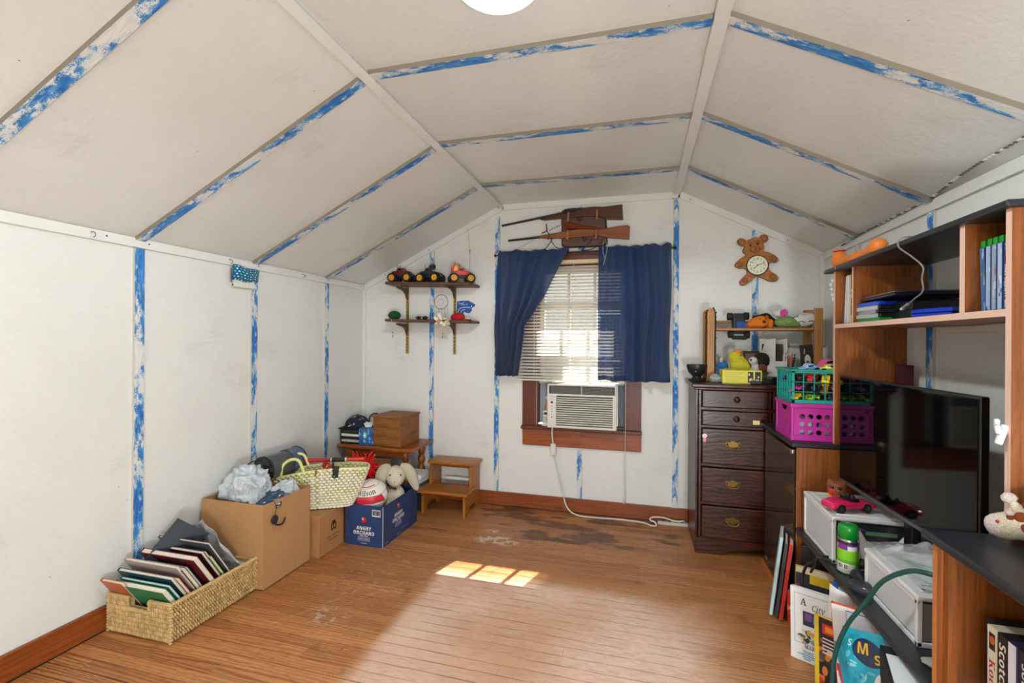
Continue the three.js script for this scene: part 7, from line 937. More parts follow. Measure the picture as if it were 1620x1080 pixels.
  const cm = thing('small_camera', 'small black camera lying on the dresser in front of the magazine file', 'camera', [0.755, DT, -3.08]); part('body', bx(0.075, 0.045, 0.03, 0, 0.0225, 0, 0.006), plastic(0x1e1e20, 0.4), cm); part('lens', cyl(0.016, 0.016, 0.016, 0.008, 0.024, 0.02, 20, Math.PI / 2), plastic(0x141416, 0.2), cm); part('plate', bx(0.03, 0.012, 0.002, -0.018, 0.036, 0.016, 0.0005), metal(0x9a9a9c, 0.3), cm);
  const jk = thing('black_gadget', 'low black and silver gadget at the dresser edge beside the teal crate', 'gadget', [0.66, DT, -3.035]); part('body', bx(0.06, 0.02, 0.03, 0, 0.01, 0, 0.005), plastic(0x232427, 0.4), jk); part('knob', merge(cyl(0.007, 0.007, 0.008, -0.016, 0.024, 0, 12), cyl(0.007, 0.007, 0.008, 0.014, 0.024, 0, 12)), metal(0x8a8c90, 0.3), jk);
  const gp = thing('crumpled_bag', 'crumpled grey-white plastic bag beside the yellow tray at the rack post', 'bag', [0.452, DT + 0.024, -3.10]); part('bag', sheet((u, v) => { const a = u * 6.283, b = v * Math.PI, r = 1 + 0.6 * (noise3(Math.cos(a) * 2.5, Math.sin(a) * 2.5, v * 5, 3) - 0.5); return [Math.sin(b) * Math.cos(a) * 0.042 * r, Math.cos(b) * 0.025 * r, Math.sin(b) * Math.sin(a) * 0.04 * r]; }, 30, 18), mat(0xb9c0c2, 0.3, { transmission: 0.3, thickness: 0, side: THREE.DoubleSide }), gp);
  const dp = thing('framed_picture', 'dark brown picture leaning against the wall behind the puppy', 'picture', [0.735, DT, -3.36]); dp.rotation.x = -0.1; part('frame', bx(0.16, 0.19, 0.012, 0, 0.095, 0, 0.003), wood(0x4a2a1a), dp); part('picture', bx(0.13, 0.16, 0.003, 0, 0.095, 0.006, 0.001), mat(0x8a7058, 0.6), dp);
}

// ================================================================ on the low shelf
const LS = DESK.low + 0.0005;
{
  const frost = mat(0xeef3f8, 0.3, { transmission: 0.3, thickness: 0 }), wh = plastic(0xe4e5e6, 0.4);
  const drawerCase = (label, x0, x1, z0, z1, h, frontC) => {
    const W = x1 - x0, D = z1 - z0, t = thing('drawer_unit', label, 'storage drawer', [(x0 + x1) / 2, LS, (z0 + z1) / 2]), f = [], e = 0.014;
    part('lid', merge(bx(W, 0.016, D, 0, h - 0.008, 0, 0.006), bx(W - 0.05, 0.006, 0.012, 0, h + 0.002, D / 2 - 0.03, 0.002), bx(W - 0.05, 0.006, 0.012, 0, h + 0.002, -D / 2 + 0.03, 0.002), bx(0.012, 0.006, D - 0.05, -W / 2 + 0.03, h + 0.002, 0, 0.002), bx(0.012, 0.006, D - 0.05, W / 2 - 0.03, h + 0.002, 0, 0.002)), wh, t);
    for (const a of [-1, 1]) for (const b of [-1, 1]) f.push(bx(e, h - 0.012, e, a * (W / 2 - e / 2 - 0.002), (h - 0.012) / 2, b * (D / 2 - e / 2 - 0.002), 0.003)); f.push(bx(W - 0.004, e, 0.008, 0, e / 2, D / 2 - 0.006, 0.002), bx(W - 0.004, e, 0.008, 0, e / 2, -D / 2 + 0.006, 0.002), bx(0.008, e, D - 0.004, -W / 2 + 0.006, e / 2, 0, 0.002), bx(0.008, e, D - 0.004, W / 2 - 0.006, e / 2, 0, 0.002), bx(0.008, 0.012, D - 0.004, -W / 2 + 0.006, h - 0.02, 0, 0.002), bx(W - 0.01, 0.004, D - 0.01, 0, 0.004, 0, 0)); part('frame', merge(f), wh, t);
    part('side_panel', bx(0.003, h - 0.035, D - 0.03, -W / 2 + 0.008, h / 2, 0, 0.001), frost, t); part('side_panel', bx(0.003, h - 0.035, D - 0.03, W / 2 - 0.008, h / 2, 0, 0.001), frost, t); part('drawer_front', bx(W - 0.034, h - 0.04, 0.004, 0, h / 2 - 0.003, D / 2 - 0.008, 0.002), frontC, t); part('back_panel', bx(W - 0.03, h - 0.035, 0.003, 0, h / 2, -D / 2 + 0.006, 0.001), frost, t); return t;
  };
  const d1 = drawerCase('white plastic storage drawer with a smoky front under the television', 0.703, 0.978, -2.345, -2.022, 0.178, mat(0x33363a, 0.2, { transmission: 0.3, thickness: 0 })); part('green_stripe', bx(0.11, 0.014, 0.002, 0.02, 0.125, 0.155, 0.0005), mat(0x5f8a62, 0.4), d1);
  drawerCase('frosted plastic storage drawer with a zip bag on its lid', 0.735, 1.03, -1.845, -1.528, 0.142, mat(0x9a8c8c, 0.4, { transmission: 0.25, thickness: 0 }));
  // shapes inside
  solo('paper_bundle', 'white paper bundle inside the storage drawer under the television', 'paper', bx(0.2, 0.09, 0.22, 0, 0, 0, 0.004), card(0xd4dae2), [0.84, LS + 0.058, -2.18]); solo('cloth_bundle', 'blue-grey and pink cloth bundle inside the frosted storage drawer', 'cloth', plush([['e', [0, 0, 0], [0.09, 0.035, 0.1]], ['e', [-0.05, 0.02, 0.05], [0.05, 0.03, 0.05]]], 0.03, 0.012), cloth(0xb9a6a0), [0.875, LS + 0.052, -1.69]);
  // on the first drawer
  const Y1 = LS + 0.184, car = thing('toy_car', 'glossy hot-pink toy sports car on the white storage drawer', 'toy car', [0.78, Y1, -2.10], 0.12); car.rotation.y = 0.35;
  part('body', extrude(smoothShape([[-0.082, 0.012], [-0.085, 0.028], [-0.06, 0.04], [-0.03, 0.044], [-0.012, 0.042], [0.02, 0.036], [0.06, 0.036], [0.084, 0.03], [0.086, 0.014]], 70), 0.07, 0.012, 3).translate(0, 0, -0.035), mat(0xe0205c, 0.2, { clearcoat: 1, clearcoatRoughness: 0.08 }), car); part('cockpit', bx(0.05, 0.012, 0.048, 0.012, 0.04, 0, 0.005), plastic(0x141416, 0.3), car); for (const a of [-0.05, 0.055]) for (const b of [-1, 1]) { const w = part('wheel', cyl(0.0165, 0.0165, 0.016, a, 0.0165, b * 0.03, 22, Math.PI / 2), plastic(0x131315, 0.6), car); part('hub', cyl(0.008, 0.008, 0.017, a, 0.0165, b * 0.0302, 12, Math.PI / 2), metal(0x6a6a70, 0.4), w); }
  part('windscreen', merge(bx(0.003, 0.016, 0.05, -0.012, 0.05, 0, 0.001, 0, 0, 0.7)), plastic(0x1a1d22, 0.1), car); part('seats', merge(sph(0.01, 0.014, 0.05, 0.011, 1, 1.2, 1, 10), sph(0.01, 0.014, 0.05, -0.011, 1, 1.2, 1, 10)), plastic(0x1a1a1c, 0.6), car);
  const ow = thing('owl_figurine', 'brown carved owl figurine with a red and yellow breast behind the pink toy car', 'figurine', [0.80, Y1, -2.255], -0.4); part('body', (() => { const g = plush([['e', [0, 0.03, 0], [0.034, 0.032, 0.032]], ['c', [-0.02, 0.058, 0.0], [-0.026, 0.072, 0.002], 0.012, 0.005], ['c', [0.02, 0.058, 0.0], [0.026, 0.070, 0.002], 0.012, 0.005], ['e', [0, 0.056, -0.002], [0.03, 0.014, 0.028]]], 0.012, 0.005, 0.0006); return g; })(), mat(0x8a4a24, 0.5), ow); part('breast', sph(0.016, -0.012, 0.026, 0.024, 1, 1.2, 0.6, 14), mat(0xc82a22, 0.5), ow); part('wing', sph(0.012, -0.02, 0.012, 0.024, 1, 0.8, 0.6, 12), mat(0xd8b02a, 0.5), ow); for (const s of [-1, 1]) part('eye', sph(0.007, s * 0.013, 0.046, 0.0275, 1, 1, 0.5, 12), plastic(0x17100c, 0.2), ow);
  // spray can and bottle
  const lb = canvasTex(256, 256, (c, w, h) => { c.fillStyle = '#7cc426'; c.fillRect(0, 0, w, h); const gy = [['#23263a', 0, 22], ['#7a2a8e', 22, 66]]; gy.forEach(([col, a, b]) => { c.fillStyle = col; c.fillRect(0, a, w, b - a); }); c.strokeStyle = '#e6e0b0'; c.lineWidth = 6; for (let k = 0; k < 7; k++) { c.beginPath(); c.moveTo(40 + k * 7, 96); c.quadraticCurveTo(60 + k * 9, 50, 20 + k * 14, 26); c.stroke(); } c.fillStyle = '#7cc426'; c.fillRect(0, 90, w, 90); c.fillStyle = '#5aa82a'; c.fillRect(0, 150, w, 34); c.fillStyle = '#e8e8e6'; c.fillRect(70, 176, 110, 74); c.fillStyle = '#222'; for (let k = 0; k < 12; k++) c.fillRect(84 + k * 6, 184, 1.5 + (k * 7 % 4), 36); for (let k = 0; k < 4; k++) c.fillRect(80, 226 + k * 6, 86, 1.6); c.fillStyle = '#1c4fae'; c.fillRect(0, 238, 70, 18); c.fillRect(180, 238, 76, 18); c.fillStyle = '#dfe0e4'; c.fillRect(150, 34, 40, 34); });
  const sc = thing('spray_can', 'green-capped aerosol spray can with a purple and lime label on the low shelf', 'spray can', [0.735, LS, -1.965], 2.2); part('can', lathe([[0, 0], [0.0315, 0], [0.033, 0.003], [0.033, 0.122], [0.029, 0.128], [0, 0.128]], 36), metal(0xc9cccf, 0.25), sc); part('label', new THREE.CylinderGeometry(0.0334, 0.0334, 0.112, 40, 1, true), mat(0xffffff, 0.3, { map: lb }), sc, [0, 0.062, 0]); part('cap', lathe([[0, 0.176], [0.024, 0.175], [0.029, 0.170], [0.0315, 0.16], [0.0325, 0.126], [0.0, 0.126]], 36), plastic(0x12922c, 0.25), sc);
  const bt = thing('spray_bottle', 'blue and white cleaner bottle half hidden behind the green-capped can', 'bottle', [0.775, LS, -1.992], 0.4); part('bottle', lathe([[0, 0], [0.026, 0], [0.029, 0.006], [0.029, 0.1], [0.022, 0.122], [0.012, 0.13], [0.012, 0.138], [0, 0.138]], 28), plastic(0x2f6fae, 0.25), bt); part('label', new THREE.CylinderGeometry(0.0294, 0.0294, 0.05, 32, 1, true), mat(0xdfe8ea, 0.35), bt, [0, 0.06, 0]); part('nozzle', merge(bx(0.022, 0.02, 0.04, 0, 0.146, 0.006, 0.005), bx(0.008, 0.028, 0.006, 0, 0.128, 0.024, 0.002)), plastic(0x3a2a50, 0.4), bt);
  // white game controller leaning upside down
  const gc = thing('game_controller', 'white game controller propped with its two grips up in front of the smoky drawer', 'game controller', [0.845, LS, -1.985], 0.05);
  part('shell', plush([['c', [-0.035, 0.062, 0], [0.035, 0.062, 0], 0.026, 0.026], ['c', [-0.05, 0.065, 0], [-0.078, 0.14, 0.008], 0.026, 0.015], ['c', [0.05, 0.065, 0], [0.078, 0.128, 0.008], 0.026, 0.015]], 0.03, 0.006, 0), plastic(0xe6e8ec, 0.35), gc); part('dark_half', plush([['c', [-0.06, 0.03, 0.004], [0.06, 0.03, 0.004], 0.03, 0.03], ['e', [0, 0.035, 0.01], [0.07, 0.02, 0.03]]], 0.02, 0.007, 0), plastic(0x1a1b1f, 0.35), gc);
  const jg = thing('black_controller', 'glossy black game controller lying behind the computer mouse', 'game controller', [0.775, LS, -1.905], 0.5); part('shell', plush([['c', [-0.04, 0.022, 0], [0.04, 0.022, 0], 0.022, 0.022], ['c', [-0.045, 0.02, 0], [-0.06, 0.014, 0.05], 0.022, 0.013], ['c', [0.045, 0.02, 0], [0.06, 0.014, 0.05], 0.022, 0.013]], 0.02, 0.006, 0), plastic(0x1c1d1f, 0.2), jg); for (const [x, z] of [[-0.022, 0.012], [0.02, 0.014]]) part('stick', merge(cyl(0.005, 0.005, 0.014, x, 0.048, z, 10), cyl(0.009, 0.009, 0.005, x, 0.056, z, 14)), plastic(0x131416, 0.5), jg); part('buttons', merge(...[[0.04, 0], [0.05, 0.01], [0.05, -0.01], [0.06, 0]].map(([x, z]) => sph(0.004, x - 0.008, 0.045, z - 0.004, 1, 0.6, 1, 8))), plastic(0x9aa0a8, 0.3), jg);
  const ms = thing('computer_mouse', 'dark grey glossy computer mouse on the low shelf', 'computer mouse', [0.728, LS, -1.818], 0.7); part('shell', plush([['e', [0, 0.012, 0], [0.032, 0.024, 0.05]]], 0.01, 0.004, 0), plastic(0x2b3036, 0.15), ms); part('base', cyl(0.03, 0.03, 0.006, 0, 0.003, 0, 28).scale(1, 1, 1.5), plastic(0x141416, 0.4), ms); part('wheel', cyl(0.006, 0.006, 0.005, 0, 0.034, -0.022, 14, 0, Math.PI / 2), plastic(0x0f0f10, 0.6), ms); part('buttons_gap', bx(0.0012, 0.004, 0.03, 0, 0.0335, -0.028, 0.0005, 0.25), plastic(0x0c0c0d, 0.6), ms);
  // zip bag with a green marker
  const zb = thing('zip_bag', 'clear crumpled zip bag with a blue-purple clip on the frosted drawer lid', 'bag', [0.875, LS + 0.152, -1.69]); part('film', sheet((u, v) => [mix(-0.135, 0.13, u), 0.006 + 0.05 * Math.sin(Math.PI * v) * Math.sin(Math.PI * u) * (0.3 + noise3(u * 5, v * 5, 2, 9)) + 0.012 * noise3(u * 14, v * 14, 1, 4), mix(-0.15, 0.145, v)], 36, 36), mat(0xf2f6f8, 0.12, { transmission: 0.72, thickness: 0, side: THREE.DoubleSide }), zb); part('zip', bx(0.24, 0.004, 0.006, 0, 0.012, 0.14, 0.001), plastic(0xb8d8e4, 0.3), zb);
  const mk = thing('green_marker', 'translucent green marker inside the zip bag', 'marker', [0.845, LS + 0.158, -1.66]); mk.rotation.set(0, 0.5, 0.02); part('barrel', cyl(0.006, 0.006, 0.2, 0, 0, 0, 14, Math.PI / 2), mat(0x5fae8c, 0.3), mk); part('cap', cyl(0.007, 0.007, 0.04, 0, 0, 0.1, 14, Math.PI / 2), mat(0x2f8a62, 0.3), mk);
  const cl = thing('purple_clip', 'small purple clip on the zip bag', 'clip', [0.985, LS + 0.168, -1.585]); part('jaw', bx(0.02, 0.014, 0.03, 0, 0.004, 0, 0.004), plastic(0x5a4aae, 0.3), cl); part('spring', torus(0.006, 0.0018, 0, 0.012, 0, 0, 0, 0, 16, 6), metal(0x9a9ca0, 0.3), cl);
  solo('flat_stone', 'flat pale grey stone at the near end of the low shelf', 'stone', plush([['e', [0, 0.006, 0], [0.035, 0.007, 0.022]], ['e', [0.015, 0.006, 0.008], [0.02, 0.006, 0.016]]], 0.01, 0.004, 0.0015), mat(0xa8a49a, 0.8), [0.745, LS + 0.0005, -1.455]);
  const gcab = thing('green_cable', 'dark green cable arching from the frosted drawer over the shelf edge to the floor', 'cable', [0, 0, 0]); part('cable', tube([[0.76, 0.66, -1.40], [0.71, 0.668, -1.425], [0.69, 0.645, -1.48], [0.668, 0.575, -1.56], [0.655, 0.475, -1.63], [0.625, 0.37, -1.68], [0.60, 0.25, -1.70], [0.60, 0.10, -1.70], [0.645, 0.012, -1.68], [0.69, 0.008, -1.60]], 0.0065, 80, 8), plastic(0x0f4a46, 0.35), gcab);
  const bcab = thing('black_cable', 'tangled black cable hanging from the shelf edge over the books', 'cable', [0, 0, 0]); part('cable', tube([[0.74, 0.427, -2.06], [0.68, 0.428, -2.06], [0.662, 0.40, -2.075], [0.655, 0.36, -2.13], [0.648, 0.30, -2.16], [0.645, 0.24, -2.15], [0.64, 0.16, -2.12]], 0.0055, 40, 7), plastic(0x1b1c1f, 0.45), bcab); part('cable', tube([[0.71, 0.428, -2.03], [0.664, 0.43, -2.04], [0.656, 0.395, -2.05], [0.655, 0.35, -2.09]], 0.005, 24, 7), plastic(0x1b1c1f, 0.45), bcab); part('plug', bx(0.018, 0.04, 0.014, 0.64, 0.145, -2.115, 0.003), plastic(0x17181a, 0.4), bcab);
}

// ================================================================ books and magazines under the low shelf
{
  const cover = (seed, bg, cols, draw) => canvasTex(128, 192, (c, w, h) => { c.fillStyle = bg; c.fillRect(0, 0, w, h); const q = rng(seed); for (let i = 0; i < 26; i++) { c.fillStyle = cols[i % cols.length]; c.globalAlpha = 0.8; q() > 0.5 ? c.fillRect(q() * w, h * (0.25 + 0.7 * q()), 6 + q() * 34, 4 + q() * 16) : (c.beginPath(), c.ellipse(q() * w, h * (0.3 + 0.65 * q()), 4 + q() * 16, 3 + q() * 12, q() * 3, 0, 7), c.fill()); } c.globalAlpha = 1; draw?.(c, w, h); });
  const g = 'books and magazines leaning under the low shelf', add = (label, pos, rot, size, col, pr, cat) => book(label, pos, rot, size, col, g, pr ? printMat(pr, 0.4) : undefined, cat ?? 'magazine');
  add('thin white and teal magazine leaning outermost, next to the far cabinet', [0.632, 0.185, -2.47], [0, 1.30, -0.12, 'ZYX'], [0.19, 0.36, 0.012], 0xb8d8dc, cover(1, '#dfe9ea', ['#9cc4c8', '#e8eef0', '#4a6a70']));
  add('black and white patterned magazine second from the far cabinet under the shelf', [0.648, 0.176, -2.455], [0, 1.30, -0.12, 'ZYX'], [0.19, 0.34, 0.012], 0x3a3e42, cover(2, '#cfd3d6', ['#17181a', '#e8e8e8', '#6a8a5a', '#2a5a6a']));
  add('red-spined white magazine under the far end of the low shelf', [0.664, 0.178, -2.44], [0, 1.30, -0.12, 'ZYX'], [0.2, 0.345, 0.014], 0xd03028, cover(3, '#e9e6e2', ['#c82a22', '#e8e2da']));
  add('black book with yellow letters SIS under the far end of the low shelf', [0.79, 0.185, -2.31], [-0.06, -0.3, -0.06], [0.21, 0.33, 0.022], 0x15161a, cover(4, '#14151a', ['#1a1c22'], (c, w, h) => { c.save(); c.translate(30, 84); c.rotate(1.25); text(c, 'OF PACEMAN', 0, 0, 12, '#c9c6bc'); c.restore(); c.save(); c.translate(76, 112); c.rotate(1.0); text(c, 'SIS', 0, 0, 40, '#e4c82a', 'serif'); c.restore(); }), 'book');
  add('red and white card game box standing on the floor under the shelf', [0.672, 0.075, -2.345], [0, -0.75, 0.05], [0.05, 0.15, 0.03], 0xd23a2e, cover(5, '#d8402e', ['#f0e8e0', '#e8a23a', '#b02018']));
  add('tan and yellow picture book tilted in front of the black book', [0.735, 0.15, -2.255], [-0.12, -0.45, -0.05], [0.17, 0.27, 0.014], 0xc9a878, cover(6, '#2a3040', ['#e8c83a', '#d8d4cc', '#c83a5a', '#17181a'], (c, w, h) => { c.fillStyle = '#e8d8b0'; c.fillRect(0, 0, w, 18); c.fillStyle = '#e8c22a'; c.fillRect(40, 18, 88, 26); }));
  add('large white picture book with a blue photograph on its cover, under the shelf', [0.662, 0.135, -2.09], [-0.16, -0.62, -0.03], [0.15, 0.27, 0.02], 0xe9e9e6, canvasTex(128, 192, (c, w, h) => { c.fillStyle = '#eceae6'; c.fillRect(0, 0, w, h); c.strokeStyle = '#8aa0b4'; c.lineWidth = 1.5; c.strokeRect(12, 14, w - 20, h - 60); text(c, 'A', 40, 34, 26, '#1c1c20', 'serif'); text(c, 'City', 84, 44, 22, '#1c1c20', 'serif', 'center', 'italic'); c.fillStyle = '#1f3050'; c.fillRect(38, 58, 62, 38); c.fillStyle = '#7a4a8a'; c.fillRect(44, 62, 22, 20); c.fillStyle = '#4a90b8'; c.fillRect(70, 66, 24, 20); const q = rng(5); for (let i = 0; i < 24; i++) { c.fillStyle = ['#4a5a4a', '#c8a84a', '#2a2a2a', '#7aa0b8', '#d8d0b8'][i % 5]; c.beginPath(); c.ellipse(24 + q() * 80, 112 + q() * 30, 3 + q() * 10, 3 + q() * 6, q(), 0, 7); c.fill(); } text(c, 'MARY', 62, 152, 13, '#222', 'serif'); c.fillStyle = '#4a9ac8'; for (let i = 0; i < 5; i++) c.fillRect(10 + q() * 40, 164 + i * 5, 20 + q() * 50, 2.5); }), 'book');
  const fold = thing('folded_paper', 'large white folded paper tucked under the shelf edge between the books', 'paper', [0.695, 0.30, -1.915]); fold.rotation.set(-0.1, -0.7, -0.25); part('sheet', sheet((u, v) => [mix(-0.05, 0.055, u) * (0.4 + 0.6 * v), mix(-0.10, 0.075, v), 0.012 * Math.sin(u * 5) + 0.006 * v], 10, 10, 0.0012), card(0xe8e8ea), fold);
  add('bright blue magazine with white edge behind the folded white paper', [0.765, 0.192, -1.965], [0, -0.4, -0.1], [0.18, 0.345, 0.012], 0x2a5fc0, cover(8, '#3a6ac8', ['#e8ecf4', '#1c3a8a', '#e8a22a']));
  add('blue and white striped magazine beside the folded white paper', [0.765, 0.19, -1.93], [0, -0.4, -0.1], [0.17, 0.34, 0.01], 0xd8e2f0, cover(9, '#d8e4f2', ['#2a62c4', '#e86a4a', '#5aa86a']));
  add('yellow-spined black magazine with red lettering standing upright in front', [0.672, 0.135, -1.895], [-0.05, -0.75, 0.0], [0.13, 0.265, 0.014], 0xd8b82a, cover(10, '#1d1b22', ['#c8281e', '#e8862a', '#3a3440', '#e8e2d8'], (c, w) => { c.fillStyle = '#d8b82a'; c.fillRect(0, 0, 14, 192); c.fillStyle = '#d8301e'; c.fillRect(26, 14, 60, 26); c.fillStyle = '#ee9a2a'; c.fillRect(36, 20, 30, 14); c.fillStyle = '#e0d8d0'; for (let k = 0; k < 5; k++) c.fillRect(26, 50 + k * 9, 60 - k * 6, 4); }));
  add('orange and white thin magazine seen edge-on beside the yellow-spined one', [0.70, 0.19, -1.80], [0, -0.62, 0.08], [0.12, 0.36, 0.012], 0xe8581e, cover(11, '#e8e4e4', ['#e8581e', '#d8304a', '#3a3aa0']));
  add('purple-blue magazine behind the orange and white one', [0.73, 0.185, -1.775], [0, -0.6, 0.05], [0.12, 0.35, 0.01], 0x3a3a9c, cover(12, '#e0e2ea', ['#3a3a9c', '#c8d0e0']));
  const tp = canvasTex(192, 256, (c, w, h) => { c.fillStyle = '#19a2bc'; c.fillRect(0, 0, w, h); const q = rng(14); for (let i = 0; i < 40; i++) { c.fillStyle = ['#8fd4e2', '#0f7f9c', '#d8f0f4', '#2f6fa8'][i % 4]; c.globalAlpha = 0.6; c.beginPath(); c.ellipse(30 + q() * 150, 90 + q() * 150, 4 + q() * 18, 2 + q() * 8, q() * 3, 0, 7); c.fill(); } c.globalAlpha = 1; c.fillStyle = '#1c2a4c'; c.beginPath(); c.ellipse(120, 70, 60, 44, 0.3, 0, 7); c.fill(); text(c, 'M', 104, 58, 54, '#e8b42a'); text(c, 'S', 152, 86, 44, '#e8b42a'); text(c, 'S', 48, 50, 34, '#d8f0f6'); });
  const pk = thing('teal_package', 'teal plastic toy package with gold letters bulging from under the shelf', 'package', [0.672, 0.285, -1.655]); pk.rotation.set(-0.2, -0.85, 0.1); part('bag', sheet((u, v) => { const e = Math.sin(Math.PI * u) * Math.sin(Math.PI * Math.min(1, v + 0.08)); return [mix(-0.075, 0.075, u) * (0.75 + 0.25 * Math.sin(Math.PI * v)), mix(-0.11, 0.085, v), 0.03 * Math.pow(Math.max(e, 0), 0.6) + 0.006 * noise3(u * 8, v * 8, 3, 2)]; }, 26, 30, 0.002), mat(0xffffff, 0.22, { map: tp, side: THREE.DoubleSide }), pk); part('flap', bx(0.035, 0.13, 0.003, -0.072, -0.03, 0.006, 0.001, 0, -0.5, 0.15), mat(0x17a6c4, 0.3), pk);
  solo('candy_bag', 'crinkled pink, white and silver bag below the teal package', 'bag', (() => { const b = new THREE.IcosahedronGeometry(1, 4), p = b.attributes.position; for (let i = 0; i < p.count; i++) { const k = 0.8 + 0.5 * (noise3(p.getX(i) * 3, p.getY(i) * 3, p.getZ(i) * 3, 8) - 0.3); p.setXYZ(i, p.getX(i) * 0.05 * k, p.getY(i) * 0.085 * k, p.getZ(i) * 0.085 * k); } b.computeVertexNormals(); return b; })(), mat(0xffffff, 0.3, { map: cover(16, '#e0d8da', ['#d86a7a', '#b8b4ba', '#f0f0f2', '#8a5a4a', '#3a6aa8']) }), [0.712, 0.215, -1.60]);
  const bb1 = thing('black_box', 'black flat box with a white barcode label under the near end of the shelf', 'box', [0.725, 0.2, -1.50]); bb1.rotation.set(0.1, -0.25, 0.05); part('box', bx(0.13, 0.34, 0.2, 0, 0, 0, 0.003), card(0x1a1b20), bb1); part('label', bx(0.07, 0.002, 0.12, -0.022, 0.1712, 0, 0.0005), mat(0xffffff, 0.6, { map: canvasTex(64, 64, (c) => { c.fillStyle = '#e6e8ec'; c.fillRect(0, 0, 64, 64); c.fillStyle = '#3a3e46'; for (let k = 0; k < 12; k++) c.fillRect(6 + k * 4.6, 14, 1 + (k * 5 % 3), 36); }) }), bb1); part('side_print', bx(0.001, 0.2, 0.16, -0.0655, -0.02, 0, 0), mat(0xffffff, 0.5, { map: cover(18, '#16171c', ['#e8e6e0', '#b8303a', '#4a8aa8', '#2a2c34']) }), bb1);
}

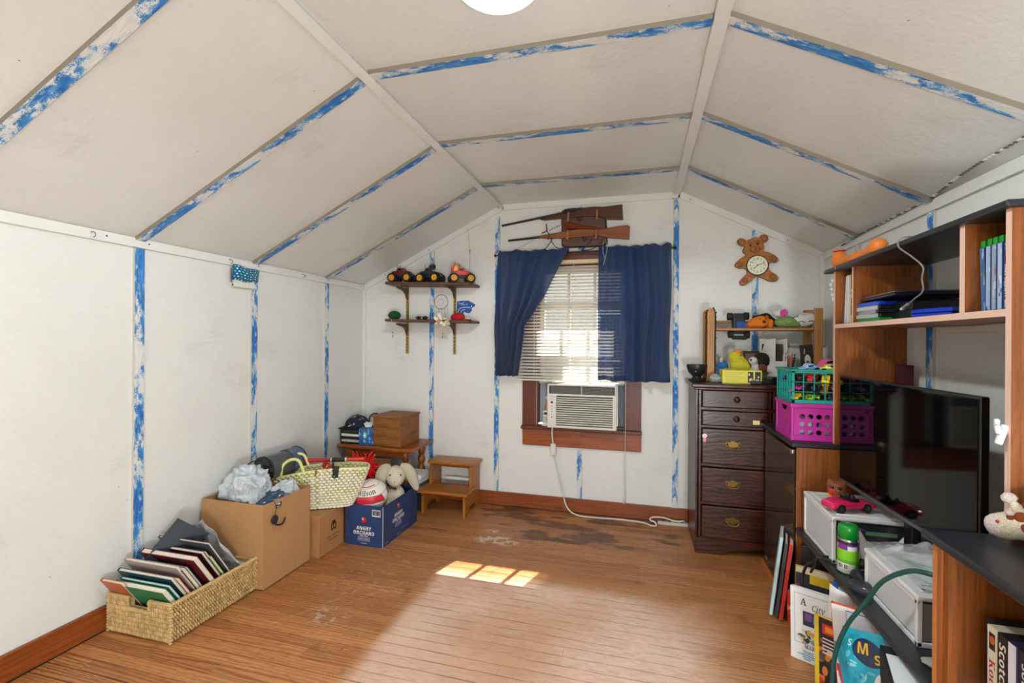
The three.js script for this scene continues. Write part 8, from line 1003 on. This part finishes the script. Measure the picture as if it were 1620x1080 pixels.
// ================================================================ near cabinet: tapes inside, giraffe on top
{
  const sp = (bg, draw) => canvasTex(48, 256, (c, w, h) => { c.fillStyle = bg; c.fillRect(0, 0, w, h); c.save(); draw(c, w, h); c.restore(); }), down = (c, s, y, size, col, f = 'sans-serif') => { c.save(); c.translate(24, y); c.rotate(Math.PI / 2); text(c, s, 0, 0, size, col, f, 'left'); c.restore(); };
  const T = [['black videotape sleeve with white letters ET, first in the row inside the near cabinet', '#17181d', (c) => { down(c, 'ET', 108, 34, '#d8d6cc', 'serif'); c.fillStyle = '#b9b7ae'; c.fillRect(10, 12, 28, 22); text(c, 'D', 24, 24, 22, '#26262a', 'serif'); c.fillStyle = '#d8d6cc'; c.fillRect(16, 44, 16, 18); }, 0x17181d],
    ['cream videotape box with an orange emblem and red script', '#ddd6bc', (c) => { c.fillStyle = '#2a2622'; c.fillRect(8, 16, 32, 52); c.fillStyle = '#c8622a'; c.beginPath(); c.arc(24, 38, 13, 0, 7); c.fill(); down(c, 'Kodak', 96, 44, '#a8283a', 'serif'); }, 0xd8d0b6],
    ['black videotape box with cream SCOTCH lettering between the cream box and the white one', '#1d2022', (c) => { down(c, 'Scotch', 22, 46, '#e6dfc4'); }, 0x1a1c1e], ['white and navy videotape box after the black lettered one', '#dcd8de', (c) => { c.fillStyle = '#20244a'; c.fillRect(38, 0, 10, 256); c.fillStyle = '#e2e0e6'; c.fillRect(0, 20, 36, 236); }, 0x26284a], ['dark videotape box with pale and red letters, nearest the camera inside the near cabinet', '#1c1e26', (c) => { down(c, 'SUPER', 30, 38, '#d8d4e2'); down(c, 'VHS', 170, 38, '#c83a5a'); }, 0x1c1e26]];
  let z = -1.330; T.forEach(([label, bg, d, col], i) => { const th = i ? 0.0305 : 0.027, o = thing('videotape', label, 'videotape', [0.815 + (i ? 0 : 0.012), 0.4305, z + th / 2], 0, 'videotapes standing in the near cabinet'); part('box', bx(0.108, 0.19 + (i === 0 ? 0.004 : 0), th - 0.0012, 0, 0.096, 0, 0.001), mat(col, 0.45), o); part('spine_print', new THREE.PlaneGeometry(th - 0.003, 0.186), mat(0xffffff, 0.4, { map: sp(bg, d) }), o, [-0.0546, 0.096, 0], [0, -Math.PI / 2, 0]); z += th; });
  solo('white_leaflet', 'blue and white leaflet lying on the inner shelf beside the videotapes', 'leaflet', sheet((u, v) => [mix(-0.05, 0.05, u), 0.004 + 0.02 * v * u, mix(-0.02, 0.02, v)], 8, 8, 0.0008), mat(0xc8d4ea, 0.5), [0.77, 0.4315, -1.3345]);
  solo('inner_cable', 'thin black cable curving inside the near cabinet', 'cable', tube([[1.0, 0.64, -1.345], [0.94, 0.60, -1.34], [0.90, 0.52, -1.335], [0.89, 0.436, -1.33]], 0.005, 24, 7), plastic(0x1c1816, 0.5));
  // giraffe
  const t = thing('plush_giraffe', 'plush giraffe with orange-brown patches lying on the near cabinet top', 'soft toy', [0.85, 0.804, -1.275], 0);
  part('body', plush([['e', [-0.045, 0.033, -0.052], [0.028, 0.028, 0.028]], ['e', [-0.02, 0.045, -0.035], [0.036, 0.034, 0.034]], ['c', [0.0, 0.05, -0.015], [0.09, 0.06, 0.09], 0.034, 0.04], ['e', [0.13, 0.055, 0.14], [0.06, 0.055, 0.07]], ['c', [0.04, 0.02, 0.06], [-0.035, 0.022, 0.045], 0.022, 0.021], ['c', [-0.012, 0.06, -0.045], [-0.026, 0.088, -0.062], 0.012, 0.008], ['c', [0.016, 0.07, -0.03], [0.016, 0.088, -0.035], 0.012, 0.009]], 0.014, 0.005), fur(0xecdcc0), t);
  part('muzzle', plush([['e', [-0.05, 0.032, -0.056], [0.027, 0.027, 0.027]]], 0.01, 0.005), fur(0xead9d4), t); for (const [x, y, z2] of [[-0.028, 0.093, -0.066], [0.017, 0.094, -0.036]]) part('horn_tip', plush([['e', [x, y, z2], [0.015, 0.013, 0.013]]], 0.01, 0.004), fur(0xe8d8d0), t);
  part('ear', plush([['c', [-0.022, 0.058, -0.03], [-0.05, 0.07, -0.03], 0.012, 0.008]], 0.01, 0.004), fur(0xdcc0b4), t); part('nostril', merge(sph(0.004, -0.066, 0.046, -0.038, 1, 1, 1, 8), sph(0.004, -0.054, 0.044, -0.034, 1, 1, 1, 8)), mat(0xb03a3a, 0.8), t);
  const pt = []; for (const [x, y, z2, r] of [[-0.008, 0.078, -0.022, 0.015], [0.012, 0.066, 0.014, 0.018], [-0.016, 0.05, -0.005, 0.012], [0.03, 0.088, 0.026, 0.016], [0.05, 0.07, 0.068, 0.02], [0.03, 0.045, 0.042, 0.015], [0.075, 0.1, 0.075, 0.018], [0.1, 0.08, 0.115, 0.022], [-0.03, 0.034, 0.056, 0.012], [0.006, 0.028, 0.066, 0.014], [-0.052, 0.026, 0.045, 0.009], [-0.035, 0.06, -0.018, 0.011], [-0.03, 0.042, -0.008, 0.011], [-0.012, 0.084, -0.03, 0.011], [-0.046, 0.056, -0.028, 0.008], [0.0, 0.03, 0.01, 0.012]]) pt.push(sph(r * 1.18, x, y + 0.004, z2, 1, 0.95, 1, 14)); part('patch', merge(pt), fur(0xb4581c), t);
}
// ---- silver light strip peeling along the right slope
{
  const t = thing('led_strip', 'silver light strip peeling off the sloping ceiling above the hutch', 'light strip', [0, 0, 0]), pts = [[1.128, 1.822, -3.12], [1.125, 1.832, -2.90], [1.124, 1.836, -2.52], [1.126, 1.84, -2.262], [1.10, 1.853, -2.04], [1.09, 1.858, -1.90], [1.085, 1.86, -1.745], [1.07, 1.868, -1.5]];
  part('strip', tube(pts, 0.0034, 90, 5), mat(0xb9b6ae, 0.5), t); const c = new THREE.CatmullRomCurve3(pts.map((p) => V3(...p))), a = [], b = []; for (let k = 0; k < 84; k++) { const p = c.getPointAt(k / 84), g = new THREE.BoxGeometry(0.010, 0.004, 0.009).translate(p.x - 0.002, p.y - 0.003, p.z); (hash(k, 4, 4) > 0.45 ? a : b).push(g); } part('chips', merge(a), mat(0x5a5854, 0.5), t).userData.kind = 'stuff'; part('solder_pads', merge(b), mat(0xdcdad6, 0.4), t).userData.kind = 'stuff';
}

scene.traverse((o) => { if (o.isMesh) o.castShadow = o.receiveShadow = true; });
renderer.render(scene, camera);
